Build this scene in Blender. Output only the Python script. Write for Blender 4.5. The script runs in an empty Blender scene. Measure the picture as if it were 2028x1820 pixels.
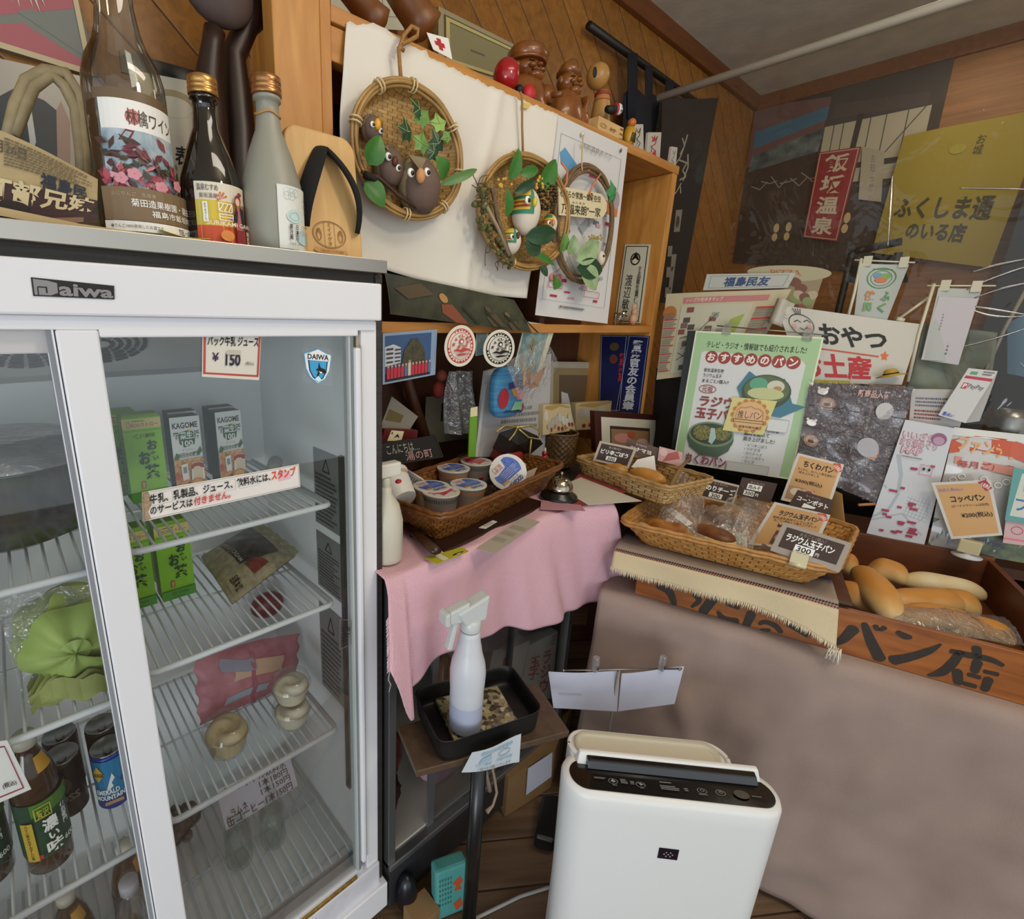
import bpy,bmesh,math,random
from mathutils import Vector,Matrix,noise as NZ
S=bpy.context.scene
C=S.collection
PI=math.pi
rnd=random.Random(7)
FPX,HX,HY,CZ=975.0,814.7,910.0,1.5
RM=((0.7745799,-0.15826979,0.61235337),(-0.6322757,-0.21813681,0.74340015),(0.01591902,-0.96299897,-0.26903453))
cd=bpy.data.cameras.new('camera');cam=bpy.data.objects.new('camera',cd);C.objects.link(cam)
cd.sensor_fit='HORIZONTAL';cd.sensor_width=36;cd.lens=36*FPX/2028;cd.shift_x=(1014-HX)/2028
cd.clip_start=0.01
cam.matrix_world=Matrix(((RM[0][0],-RM[0][1],-RM[0][2],0),(RM[1][0],-RM[1][1],-RM[1][2],0),(RM[2][0],-RM[2][1],-RM[2][2],CZ),(0,0,0,1)))
S.camera=cam
S.view_settings.view_transform='Standard';S.view_settings.look='None';S.view_settings.gamma=1
S.view_settings.use_curve_mapping=False
S.view_settings.exposure=-0.27
S.cycles.transparent_max_bounces=24
W=bpy.data.worlds.new('daylight');S.world=W;W.use_nodes=True
W.node_tree.nodes['Background'].inputs[0].default_value=(0.84,0.93,1.0,1)
W.node_tree.nodes['Background'].inputs[1].default_value=1.05
def area(name,loc,target,sx,sy,power,col):
 l=bpy.data.lights.new(name,'AREA');l.shape='RECTANGLE';l.size=sx;l.size_y=sy;l.energy=power;l.color=col
 o=bpy.data.objects.new(name,l);C.objects.link(o);o.location=loc
 o.rotation_euler=(Vector(target)-Vector(loc)).to_track_quat('-Z','Y').to_euler()
 return o
area('shop_entrance_daylight',(-0.6,-2.3,1.7),(1.2,0.9,0.9),2.6,2.2,12,(0.92,0.96,1.0))
area('ceiling_fluorescent',(0.9,-0.2,2.72),(0.9,-0.1,0),1.2,0.35,9,(1.0,0.90,0.76))
area('low_left_fill',(-2.0,-1.1,0.6),(0.8,0.4,0.35),1.3,0.9,34,(0.86,0.93,1.0))  # added cool fill from low left for the purifier front and lower fridge
pl=bpy.data.lights.new('ceiling_fill_light','POINT');pl.energy=24;pl.color=(1.0,.88,.70);pl.shadow_soft_size=.12;po=bpy.data.objects.new('ceiling_fill_light',pl);C.objects.link(po);po.location=(.9,-.55,2.35)  # added warm point fill that brightens the ceiling and upper room
area('back_room_lamp',(2.9,0.4,2.72),(2.9,0.4,0),0.9,0.3,4,(1.0,0.9,0.75))
def ray(u,v):
 c=(u-HX,v-HY,FPX)
 return Vector([sum(RM[i][k]*c[k]for k in range(3))for i in range(3)]).normalized()
O=Vector((0,0,CZ))
def PY(u,v,y):d=ray(u,v);return O+d*(y/d.y)
def PX(u,v,x):d=ray(u,v);return O+d*(x/d.x)
def PZ(u,v,z):d=ray(u,v);return O+d*((z-CZ)/d.z)
def PP(u,v,pt,nrm):
 d=ray(u,v);n=Vector(nrm);return O+d*((Vector(pt)-O).dot(n)/d.dot(n))
def lin(h):
 if not isinstance(h,str):return tuple(h)+((1,)if len(h)==3 else())
 h=h.lstrip('#');r=[]
 for i in(0,2,4):
  c=int(h[i:i+2],16)/255;r.append(c/12.92 if c<=.04045 else((c+.055)/1.055)**2.4)
 return tuple(r)+(1,)
MC={}
def base(name):
 m=bpy.data.materials.new(name);m.use_nodes=True;nt=m.node_tree
 return m,nt,nt.nodes['Principled BSDF']
def N(nt,typ,**kw):
 n=nt.nodes.new(typ)
 for k,v in kw.items():
  if k.startswith('i_'):
   key=k[2:];n.inputs[int(key)if key.isdigit()else key].default_value=v
  else:setattr(n,k,v)
 return n
def ramp(nt,fac,stops):
 r=N(nt,'ShaderNodeValToRGB');e=r.color_ramp.elements
 while len(e)<len(stops):e.new(0.5)
 for i,(p,c)in enumerate(stops):e[i].position=p;e[i].color=lin(c)
 nt.links.new(fac,r.inputs[0]);return r.outputs[0]
def coord(nt,kind='Object',scale=(1,1,1),rot=(0,0,0)):
 t=N(nt,'ShaderNodeTexCoord');mp=N(nt,'ShaderNodeMapping');mp.inputs['Scale'].default_value=scale;mp.inputs['Rotation'].default_value=rot
 nt.links.new(t.outputs[kind],mp.inputs[0]);return mp.outputs[0]
def bumpit(nt,b,h,st,dist=.002):
 n=N(nt,'ShaderNodeBump');n.inputs['Strength'].default_value=st;n.inputs['Distance'].default_value=dist
 nt.links.new(h,n.inputs['Height']);nt.links.new(n.outputs[0],b.inputs['Normal'])
def M(col,rough=.55,metal=0,var=0,vs=30,bump=0,bs=200,stretch=(1,1,1),trans=0,sub=0,coat=0,col2=None,name=None):
 key=(str(col),rough,metal,var,vs,bump,bs,stretch,trans,sub,coat,str(col2))
 if key in MC:return MC[key]
 m,nt,b=base(name or 'paint_'+str(len(MC)))
 b.inputs['Base Color'].default_value=lin(col);b.inputs['Roughness'].default_value=rough;b.inputs['Metallic'].default_value=metal
 b.inputs['Transmission Weight'].default_value=trans;b.inputs['Coat Weight'].default_value=coat
 if sub:b.inputs['Subsurface Weight'].default_value=sub;b.inputs['Subsurface Radius'].default_value=(.01,.006,.004)
 if var or col2:
  n=N(nt,'ShaderNodeTexNoise',i_Scale=vs,i_Detail=5.0);nt.links.new(coord(nt,'Object',stretch),n.inputs['Vector'])
  c=lin(col)
  c2=lin(col2)if col2 else tuple(min(1,x*(1-var))for x in c[:3])+(1,)
  nt.links.new(ramp(nt,n.outputs['Fac'],[(.35,c[:3]),(.65,c2[:3])]),b.inputs['Base Color'])
 if bump:
  n=N(nt,'ShaderNodeTexNoise',i_Scale=bs,i_Detail=4.0);nt.links.new(coord(nt,'Object',stretch),n.inputs['Vector'])
  bumpit(nt,b,n.outputs['Fac'],bump)
 MC[key]=m;return m
def glassy(name,tint=(1,1,1),refl=.08,rough=.02,wrinkle=0,ws=30,haze=0,hcol=(1,1,1),edge=.5):
 if name in MC:return MC[name]
 m=bpy.data.materials.new(name);m.use_nodes=True;nt=m.node_tree;nt.nodes.clear()
 out=N(nt,'ShaderNodeOutputMaterial');tr=N(nt,'ShaderNodeBsdfTransparent');tr.inputs[0].default_value=tuple(tint)+(1,)
 gl=N(nt,'ShaderNodeBsdfGlossy');gl.inputs['Roughness'].default_value=rough
 lw=N(nt,'ShaderNodeLayerWeight',i_Blend=.25);mx=N(nt,'ShaderNodeMixShader')
 ma=N(nt,'ShaderNodeMath',operation='MULTIPLY_ADD');ma.inputs[1].default_value=edge;ma.inputs[2].default_value=refl
 nt.links.new(lw.outputs['Fresnel'],ma.inputs[0]);nt.links.new(ma.outputs[0],mx.inputs[0])
 basea=tr.outputs[0]
 if haze:
  df=N(nt,'ShaderNodeBsdfDiffuse');df.inputs[0].default_value=lin(hcol);m2=N(nt,'ShaderNodeMixShader');m2.inputs[0].default_value=haze
  nt.links.new(tr.outputs[0],m2.inputs[1]);nt.links.new(df.outputs[0],m2.inputs[2]);basea=m2.outputs[0]
 nt.links.new(basea,mx.inputs[1]);nt.links.new(gl.outputs[0],mx.inputs[2]);nt.links.new(mx.outputs[0],out.inputs[0])
 if wrinkle:
  n=N(nt,'ShaderNodeTexNoise',i_Scale=ws,i_Detail=3.0,i_Distortion=1.5);nt.links.new(coord(nt),n.inputs['Vector'])
  bp=N(nt,'ShaderNodeBump');bp.inputs['Strength'].default_value=wrinkle;bp.inputs['Distance'].default_value=.02
  nt.links.new(n.outputs['Fac'],bp.inputs['Height']);nt.links.new(bp.outputs[0],gl.inputs['Normal']);nt.links.new(bp.outputs[0],lw.inputs['Normal'])
 MC[name]=m;return m
def wood(name,c1,c2,scale=6,stretch=(1,12,12),rough=.45,bump=.15,rot=(0,0,0),coat=0):
 if name in MC:return MC[name]
 m,nt,b=base(name);v=coord(nt,'Object',stretch,rot)
 n=N(nt,'ShaderNodeTexNoise',i_Scale=scale,i_Detail=6.0,i_Distortion=.6);nt.links.new(v,n.inputs['Vector'])
 nt.links.new(ramp(nt,n.outputs['Fac'],[(.3,c1),(.7,c2)]),b.inputs['Base Color'])
 b.inputs['Roughness'].default_value=rough;b.inputs['Coat Weight'].default_value=coat;bumpit(nt,b,n.outputs['Fac'],bump)
 MC[name]=m;return m
def boards(name,c1,c2,cg,width,rot,axis_scale=(1,1,1),rough=.4):
 """tongue-and-groove boards: dark V grooves every `width` metres, grain running along them (object coords, x across)"""
 m,nt,b=base(name);v=coord(nt,'Object',axis_scale,rot)
 sx=N(nt,'ShaderNodeSeparateXYZ');nt.links.new(v,sx.inputs[0])
 dv=N(nt,'ShaderNodeMath',operation='DIVIDE');dv.inputs[1].default_value=width;nt.links.new(sx.outputs[0],dv.inputs[0])
 fr=N(nt,'ShaderNodeMath',operation='FRACT');nt.links.new(dv.outputs[0],fr.inputs[0])
 fl=N(nt,'ShaderNodeMath',operation='FLOOR');nt.links.new(dv.outputs[0],fl.inputs[0])
 wn=N(nt,'ShaderNodeTexWhiteNoise',noise_dimensions='1D');nt.links.new(fl.outputs[0],wn.inputs['W'])
 mp=N(nt,'ShaderNodeMapping');mp.inputs['Scale'].default_value=(24,1.6,24);nt.links.new(v,mp.inputs[0]);nt.links.new(wn.outputs['Color'],mp.inputs['Location'])
 n=N(nt,'ShaderNodeTexNoise',i_Scale=1.6,i_Detail=6.0,i_Distortion=.8);nt.links.new(mp.outputs[0],n.inputs['Vector'])
 cr=ramp(nt,n.outputs['Fac'],[(.3,c1),(.7,c2)])
 hs=N(nt,'ShaderNodeHueSaturation');nt.links.new(cr,hs.inputs['Color'])
 mr=N(nt,'ShaderNodeMapRange',i_3=.8,i_4=1.15);nt.links.new(wn.outputs['Value'],mr.inputs[0]);nt.links.new(mr.outputs[0],hs.inputs['Value'])
 g=ramp(nt,fr.outputs[0],[(0,(0,0,0)),(.035,(1,1,1)),(.965,(1,1,1)),(1,(0,0,0))])
 mx=N(nt,'ShaderNodeMix',data_type='RGBA');nt.links.new(g,mx.inputs[0]);mx.inputs[6].default_value=lin(cg);nt.links.new(hs.outputs[0],mx.inputs[7])
 nt.links.new(mx.outputs[2],b.inputs['Base Color']);b.inputs['Roughness'].default_value=rough;bumpit(nt,b,g,.6,.004)
 return m
def weave_mat(name,c1,c2,cg,nu,nv,kind='UV',rot=(0,0,0)):
 if name in MC:return MC[name]
 m,nt,b=base(name);v=coord(nt,kind,(nu,nv,1)if kind=='UV' else(1,1,1),rot)
 br=N(nt,'ShaderNodeTexBrick',i_Scale=1.0);br.inputs['Color1'].default_value=lin(c1);br.inputs['Color2'].default_value=lin(c2);br.inputs['Mortar'].default_value=lin(cg)
 if kind!='UV':
  m2=N(nt,'ShaderNodeMapping');m2.inputs['Scale'].default_value=(nu,nv,1);nt.links.new(v,m2.inputs[0]);v=m2.outputs[0]
 br.inputs['Mortar Size'].default_value=.06;br.inputs['Brick Width'].default_value=1.0;br.inputs['Row Height'].default_value=1.0;br.inputs['Mortar Smooth'].default_value=.3
 nt.links.new(v,br.inputs[0])
 n=N(nt,'ShaderNodeTexNoise',i_Scale=60.0);nt.links.new(coord(nt),n.inputs['Vector'])
 mx=N(nt,'ShaderNodeMix',data_type='RGBA',blend_type='MULTIPLY');mx.inputs[0].default_value=.5
 nt.links.new(br.outputs[0],mx.inputs[6]);nt.links.new(ramp(nt,n.outputs['Fac'],[(.3,(.55,.5,.45)),(.6,(1,1,1))]),mx.inputs[7])
 nt.links.new(mx.outputs[2],b.inputs['Base Color']);b.inputs['Roughness'].default_value=.42
 bumpit(nt,b,br.outputs['Fac'],-.5,.002);MC[name]=m;return m
TX={}
def textmesh(body,bold=0,vertical=False):
 k=(body,bold,vertical)
 if k in TX:return TX[k]
 cu=bpy.data.curves.new('t','FONT');cu.body='\n'.join(body)if vertical else body;cu.size=1;cu.resolution_u=2;cu.offset=bold
 if vertical:cu.align_x='CENTER';cu.space_line=.95
 o=bpy.data.objects.new('t',cu);C.objects.link(o)
 me=bpy.data.meshes.new_from_object(o.evaluated_get(bpy.context.evaluated_depsgraph_get()))
 vs=[(v.co.x,v.co.y)for v in me.vertices];fs=[tuple(p.vertices)for p in me.polygons]
 bpy.data.meshes.remove(me);bpy.data.objects.remove(o);bpy.data.curves.remove(cu)
 if not vs:vs,fs=[(0,0),(1,0),(1,1)],[(0,1,2)]
 xs=[p[0]for p in vs];ys=[p[1]for p in vs]
 TX[k]=(vs,fs,min(xs),min(ys),max(xs),max(ys));return TX[k]
class MB:
 def __init__(s):s.v=[];s.f=[];s.m=[];s.s=[];s.uv={};s.mats=[];s.T=None
 def mi(s,m):
  if m not in s.mats:s.mats.append(m)
  return s.mats.index(m)
 def add(s,vs,fs,m,smooth=False,T=None,uvs=None):
  b=len(s.v);T=T or s.T
  s.v+=[T@Vector(p)if T else Vector(p)for p in vs];k=s.mi(m)
  for f in fs:
   if uvs:s.uv[len(s.f)]=[uvs[i]for i in f]
   s.f.append([i+b for i in f]);s.m.append(k);s.s.append(smooth)
  return s
 def box(s,a,b,m,T=None):
  x0,y0,z0=a;x1,y1,z1=b
  return s.add([(x0,y0,z0),(x1,y0,z0),(x1,y1,z0),(x0,y1,z0),(x0,y0,z1),(x1,y0,z1),(x1,y1,z1),(x0,y1,z1)],[(3,2,1,0),(4,5,6,7),(0,1,5,4),(1,2,6,5),(2,3,7,6),(3,0,4,7)],m,False,T)
 def hexa(s,p,m,smooth=False):
  return s.add(p,[(3,2,1,0),(4,5,6,7),(0,1,5,4),(1,2,6,5),(2,3,7,6),(3,0,4,7)],m,smooth)
 def surf(s,fn,nu,nv,m,smooth=True,cu=False,cv=False,T=None,us=1,vs=1):
  P=[];uv=[]
  for j in range(nv+(0 if cv else 1)):
   for i in range(nu+(0 if cu else 1)):
    P.append(fn(i/nu,j/nv));uv.append((i/nu*us,j/nv*vs))
  w=nu if cu else nu+1;h=nv if cv else nv+1;F=[]
  for j in range(nv):
   for i in range(nu):
    a=j%h*w+i%w;b=j%h*w+(i+1)%w;c=(j+1)%h*w+(i+1)%w;d=(j+1)%h*w+i%w
    F.append((a,b,c,d))
  b0=len(s.f);s.add(P,F,m,smooth,T)
  k=0
  for j in range(nv):
   for i in range(nu):
    s.uv[b0+k]=[(i/nu*us,j/nv*vs),((i+1)/nu*us,j/nv*vs),((i+1)/nu*us,(j+1)/nv*vs),(i/nu*us,(j+1)/nv*vs)];k+=1
  return s
 def lathe(s,prof,m,n=32,T=None,smooth=True,cap=True,sx=1,sy=1):
  P=[]
  for r,z in prof:
   for i in range(n):
    a=2*PI*i/n;P.append((r*math.cos(a)*sx,r*math.sin(a)*sy,z))
  F=[(j*n+i,j*n+(i+1)%n,(j+1)*n+(i+1)%n,(j+1)*n+i)for j in range(len(prof)-1)for i in range(n)]
  s.add(P,F,m,smooth,T)
  if cap:
   b=len(s.v)-len(P)
   for j in(0,len(prof)-1):
    if prof[j][0]>1e-5:
     f=[b+j*n+i for i in range(n)];s.f.append(f[::-1]if j==0 else f);s.m.append(s.mi(m));s.s.append(False)
  return s
 def ell(s,c,r,m,n=16,k=10,T=None,fn=None):
  r=(r,r,r)if not hasattr(r,'__len__')else r
  def f(u,v):
   a=2*PI*u;t=PI*v
   p=Vector((math.sin(t)*math.cos(a),math.sin(t)*math.sin(a),-math.cos(t)))
   q=1 if fn is None else fn(p)
   return(c[0]+r[0]*p.x*q,c[1]+r[1]*p.y*q,c[2]+r[2]*p.z*q)
  return s.surf(f,n,k,m,True,cu=True,T=T)
 def tube(s,path,r,m,n=8,closed=False,T=None,smooth=True,flat=None):
  pts=[Vector(p)for p in path];L=len(pts);P=[]
  rr=r if hasattr(r,'__len__')else[r]*L
  prev=None
  for i,p in enumerate(pts):
   if closed:t=pts[(i+1)%L]-pts[i-1]
   else:t=pts[min(i+1,L-1)]-pts[max(i-1,0)]
   if t.length<1e-9:t=Vector((0,0,1))
   t.normalize()
   if prev is None:
    a=Vector((0,0,1))if abs(t.z)<.9 else Vector((1,0,0));u=t.cross(a).normalized()
   else:u=(prev-t*prev.dot(t));u=u.normalized()if u.length>1e-6 else prev
   prev=u;w=t.cross(u)
   for k in range(n):
    a=2*PI*k/n;P.append(p+u*(rr[i]*math.cos(a))+w*(rr[i]*math.sin(a)*(flat or 1)))
  F=[]
  for i in range(L if closed else L-1):
   for k in range(n):F.append((i*n+k,i*n+(k+1)%n,(i+1)%L*n+(k+1)%n,(i+1)%L*n+k))
  if not closed:F+=[tuple(range(n))[::-1],tuple((L-1)*n+k for k in range(n))]
  return s.add(P,F,m,smooth,T)
 def build(s,name,parent=None,bevel=0,solid=0,sub=0,tagd=None,kind=None,seg=2):
  if parent is not None:o0=Vector(parent['_o'])
  elif s.v:
   xs=[p.x for p in s.v];ys=[p.y for p in s.v];zs=[p.z for p in s.v]
   o0=Vector(((min(xs)+max(xs))/2,(min(ys)+max(ys))/2,min(zs)))
  me=bpy.data.meshes.new(name);me.from_pydata([p-o0 for p in s.v],[],s.f)
  for m in s.mats:me.materials.append(m)
  me.polygons.foreach_set('material_index',s.m);me.polygons.foreach_set('use_smooth',s.s)
  if s.uv:
   ul=me.uv_layers.new(name='UVMap')
   for fi,uvs in s.uv.items():
    ls=me.polygons[fi].loop_start
    for k,q in enumerate(uvs):ul.data[ls+k].uv=q
  me.update();o=bpy.data.objects.new(name,me);C.objects.link(o)
  if parent is not None:
   o.parent=parent;o['_o']=o0
  else:o.location=o0;o['_o']=o0
  if bevel:
   bm=o.modifiers.new('b','BEVEL');bm.width=bevel;bm.segments=seg;bm.limit_method='ANGLE';bm.angle_limit=.7
  if solid:sm=o.modifiers.new('s','SOLIDIFY');sm.thickness=solid;sm.offset=0
  if sub:su=o.modifiers.new('u','SUBSURF');su.levels=sub;su.render_levels=sub
  if tagd:tag(o,*tagd)
  if kind:o['kind']=kind
  return o
def tag(o,label,cat,group=None):
 o['label']=label;o['category']=cat
 if group:o['group']=group
 return o
def thing(name,label,cat,loc,group=None):
 o=bpy.data.objects.new(name,None);C.objects.link(o);o.location=loc;o['_o']=Vector(loc);o.empty_display_size=.05
 return tag(o,label,cat,group)
def dup(o,loc,rz=None,label=None,scale=None):
 r=o.copy();C.objects.link(r);r.location=loc
 if rz is not None:r.rotation_euler=(0,0,rz)
 if scale:r.scale=(scale,)*3
 if label:r['label']=label
 for ch in list(o.children):
  c=ch.copy();C.objects.link(c);c.parent=r
  for g in list(ch.children):
   d=g.copy();C.objects.link(d);d.parent=c
 return r
FWD=Vector((RM[0][2],RM[1][2],RM[2][2]))
def mpp(p):return(Vector(p)-O).dot(FWD)/FPX
def leaf(mb,a,b,w,m,curl=.15,out=Vector((0,-1,0)),n=8,fold=.25):
 a=Vector(a);b=Vector(b);d=b-a;L=d.length;s=d.cross(out).normalized();o=s.cross(d).normalized()
 if o.dot(out)<0:o=-o
 def f(u,v):
  t=v;hw=w*.5*(math.sin(PI*min(1,t**.75))**.8+.02)*(1 if t<.98 else .2);k=(u-.5)*2
  return a+d*t+s*(k*hw)+o*(curl*L*math.sin(PI*t*.9)-fold*abs(k)*hw*-1)
 mb.surf(f,6,n,m)
def ivy(mb,c,r,m,ang=0,out=Vector((0,-1,0)),up=Vector((0,0,1)),tilt=.2,mid=None):
 c=Vector(c);out=out.normalized();x=up.cross(out).normalized();y=out.cross(x);pts=[]
 for k in range(10):
  q=r*((1.0,.55,.85,.5,.7,.42,.7,.5,.85,.55)[k]);t=ang+2*PI*k/10+PI/2
  pts.append(c+x*(q*math.cos(t))+y*(q*math.sin(t))+out*(-tilt*q*(.2+.8*(k%2==0))))
 mb.add([c+out*.002]+pts,[(0,1+k,1+(k+1)%10)for k in range(10)],m)
 if mid:
  for k in(0,2,8):mb.tube([c+out*.0032,pts[k]+out*.001],.0006,mid,4)
def rloop(c,u,r):
 k=(u%1)*4;i=int(k)%4;f=k-int(k);c=[Vector(p)for p in c]
 def bez(j,s):p0,p1,p2=c[j].lerp(c[j-1],r),c[j],c[j].lerp(c[(j+1)%4],r);return p0.lerp(p1,s).lerp(p1.lerp(p2,s),s)
 if f<r:return bez(i,.5+f/r/2)
 if f>1-r:return bez((i+1)%4,(f-1+r)/r/2)
 return c[i].lerp(c[(i+1)%4],f)
class Card:
 """a sheet through four corners (bl, br, tr, tl); print is laid on it in its own W x H units"""
 def __init__(s,cs,W=100,H=100,mat=None,th=.0012,bend=None,nu=1,nv=1,back=None,nrm=None):
  s.c=[Vector(p)for p in cs];s.W=W;s.H=H;s.mb=MB();s.th=th;s.bend=bend;s.lay=.0014 if bend else 0
  a=s.c[1]-s.c[0];b=s.c[3]-s.c[0];s.n=a.cross(b).normalized()
  if(O-s.c[0]if nrm is None else Vector(nrm)).dot(s.n)<0:s.n=-s.n
  mat=mat or M('#ece9e2',.6)
  if bend is None and nu==1 and nv==1:
   p=[s.at(0,0,-th),s.at(W,0,-th),s.at(W,H,-th),s.at(0,H,-th),s.at(0,0),s.at(W,0),s.at(W,H),s.at(0,H)]
   s.mb.hexa(p,mat)
  else:
   s.mb.surf(lambda u,v:s.at(u*W,v*H),nu,nv,mat)
   s.mb.surf(lambda u,v:s.at((1-u)*W,v*H,-th),nu,nv,back or mat)
 def at(s,x,y,w=0):
  u=x/s.W;v=y/s.H;c=s.c
  p=(c[0]*(1-u)+c[1]*u)*(1-v)+(c[3]*(1-u)+c[2]*u)*v
  if s.bend:w+=s.bend(u,v)
  return p+s.n*w
 def up(s):s.lay+=.00025;return s.lay
 def poly(s,pts,m):
  w=s.up();s.mb.add([s.at(x,y,w)for x,y in pts],[tuple(range(len(pts)))],m);return s
 def rect(s,x0,y0,x1,y1,m,n=1):
  if s.bend or n>1:
   w=s.up();n=max(n,6);s.mb.surf(lambda u,v:s.at(x0+(x1-x0)*u,y0+(y1-y0)*v,w),n,n,m,False);return s
  return s.poly([(x0,y0),(x1,y0),(x1,y1),(x0,y1)],m)
 def frame(s,x0,y0,x1,y1,t,m):
  s.rect(x0,y0,x1,y0+t,m);s.rect(x0,y1-t,x1,y1,m);s.rect(x0,y0+t,x0+t,y1-t,m);s.rect(x1-t,y0+t,x1,y1-t,m);return s
 def disc(s,x,y,rx,ry,m,n=28,a0=0,a1=360):
  k=[math.radians(a0+(a1-a0)*i/n)for i in range(n)]
  return s.poly([(x+rx*math.cos(a),y+ry*math.sin(a))for a in k],m)
 def ring(s,x,y,rx,ry,t,m,n=32):
  w=s.up();P=[]
  for i in range(n):
   a=2*PI*i/n
   P+=[s.at(x+rx*math.cos(a),y+ry*math.sin(a),w),s.at(x+(rx-t)*math.cos(a),y+(ry-t)*math.sin(a),w)]
  s.mb.add(P,[(2*i,2*((i+1)%n),2*((i+1)%n)+1,2*i+1)for i in range(n)],m);return s
 def line(s,pts,t,m):
  for(x0,y0),(x1,y1)in zip(pts,pts[1:]):
   L=math.hypot(x1-x0,y1-y0)or 1;dx=-(y1-y0)/L*t/2;dy=(x1-x0)/L*t/2
   s.poly([(x0+dx,y0+dy),(x0-dx,y0-dy),(x1-dx,y1-dy),(x1+dx,y1+dy)],m);s.lay-=.0002
  return s
 def text(s,body,x0,y0,x1,y1,m,bold=.02,vert=False,rot=0):
  vs,fs,a,b,c,d=textmesh(body,min(bold,.032),vert);w=s.up();cx,cy=(x0+x1)/2,(y0+y1)/2;ca,sa=math.cos(rot),math.sin(rot)
  P=[]
  for x,y in vs:
   X=x0+(x-a)/(c-a or 1)*(x1-x0)-cx;Y=y0+(y-b)/(d-b or 1)*(y1-y0)-cy
   P.append(s.at(cx+X*ca-Y*sa,cy+X*sa+Y*ca,w))
  s.mb.add(P,fs,m);return s
 def fine(s,x0,y0,x1,y1,m,rows=3,seed=1,fill=.55,jag=.3):
  """rows of illegible small print: short dashes"""
  r=random.Random(seed);h=(y1-y0)/rows
  for k in range(rows):
   x=x0;y=y1-(k+1)*h+h*(1-fill)/2
   end=x1-(x1-x0)*r.random()*jag
   w=s.lay+.0003
   while x<end:
    l=min((x1-x0)*r.uniform(.015,.06),end-x)
    s.mb.add([s.at(x,y,w),s.at(x+l,y,w),s.at(x+l,y+h*fill,w),s.at(x,y+h*fill,w)],[(0,1,2,3)],m);x+=l+(x1-x0)*.012
  return s
 def done(s,name,label=None,cat=None,group=None,parent=None,solid=0):
  o=s.mb.build(name,parent)
  if label:tag(o,label,cat,group)
  return o
def plane_cs(px,fn):return[fn(u,v)for u,v in px]
BLK=M('#17150f',.6,name='black_ink');WHT=M('#eeece6',.55,name='white_paper');RED=M('#b8222a',.55,name='red_ink')
GRN=M('#2d7a3c',.55,name='green_ink');BLU=M('#28508f',.55,name='blue_ink');GRY=M('#77746e',.6,name='grey_ink')
ORG=M('#e0672a',.55,name='orange_ink');YEL=M('#e8cf3c',.55,name='yellow_ink');PNK=M('#d77a86',.55,name='pink_ink')
CRM=M('#e6d9ae',.6,name='cream_paper');BRN=M('#3b2417',.55,name='brown_ink');MAR=M('#7d2a2a',.55,name='maroon_ink')
#  the setting
WOODW=boards('wall_boards','#8a5a24','#a9712f','#54300f',.104,(0,math.radians(49),0))
DWOOD=wood('dark_trim_wood','#6b3d1c','#7f4a22',5,(1,10,10))
def struct(name,mb,**k):return mb.build(name,kind='structure',**k)
b=MB();b.box((-2.2,-3.2,-.05),(3.7,1.4,0),boards('floor_boards','#5d4634','#7b6149','#2c2018',.13,(0,0,math.radians(-57)),rough=.55));struct('floor',b)
b=MB();b.box((-2.2,1.3,0),(3.7,1.4,2.86),WOODW);struct('wall_left',b)
b=MB();b.box((3.6,-3.2,0),(3.7,1.3,2.86),wood('right_wall_wood','#8a5a2c','#a87038',4,(1,1,14),.5));struct('wall_right',b)
b=MB();b.box((-2.2,-3.2,2.77),(3.7,1.4,2.86),M('#dcd3bf',.9,var=.14,vs=9,bump=.35,bs=45,name='plaster_ceiling'));struct('ceiling',b)
b=MB();b.box((-2.2,1.275,2.70),(3.6,1.3,2.775),DWOOD);struct('trim_1',b,bevel=.004)
b=MB();b.box((3.575,-3.2,2.70),(3.6,1.3,2.775),DWOOD);struct('trim_2',b,bevel=.004)
#  display fridge
WHITE=M('#e3e3e6',.35,name='white_enamel');CHAR=wood('charcoal_grain','#26231f','#3a352f',8,(1,1,30),.5)
LINER=M('#eef1f1',.35,name='fridge_liner');GASK=M('#8d8d90',.5);ALU=M('#9fa1a3',.3,metal=.9,name='aluminium')
STEEL=M('#b3aea4',.3,metal=1,bump=.03,bs=400,stretch=(1,1,1),name='stainless')
FR=thing('display_fridge','tall white glass-door display fridge with charcoal sides and cartons inside','fridge',(.08,1.0,0))
fx0,fx1,fy0,fy1=-.40,.545,.75,1.262
b=MB()
b.box((fx0,fy0,.08),(fx0+.03,fy1,1.58),CHAR);b.box((fx1-.015,fy0,.05),(fx1,fy1,1.58),CHAR);b.box((fx0,fy1-.03,.08),(fx1,fy1,1.58),CHAR)
b.box((fx0,fy0+.005,1.562),(fx1,fy1,1.586),CHAR);b.box((fx0,fy0+.02,.04),(fx1-.02,fy1,.14),M('#222222',.6))
b.build('cabinet',FR,bevel=.002)
b=MB()
b.box((fx0+.03,fy0+.06,.14),(fx0+.04,fy1-.03,1.56),LINER);b.box((.497,fy0+.045,.14),(fx1-.016,fy1-.03,1.56),LINER)
b.box((fx0+.03,fy1-.05,.14),(.5,fy1-.031,1.56),LINER);b.box((fx0+.03,fy0+.05,1.515),(.5,fy1-.03,1.56),LINER);b.box((fx0+.03,fy0+.06,.14),(.5,fy1-.03,.205),LINER)
b.build('liner',FR)
b=MB();b.box((fx0,fy0-.016,1.501),(.532,fy0+.05,1.563),WHITE);b.build('header_panel',FR,bevel=.003)
b=MB();b.box((fx0,fy0-.004,1.484),(.527,fy0+.05,1.501),WHITE);b.box((.4985,fy0,.2),(.531,fy0+.05,1.50),WHITE);b.box((.4915,fy0+.006,.24),(.4985,fy0+.05,1.49),M('#a99a88',.5));b.build('door_frame',FR,bevel=.0015)
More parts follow.
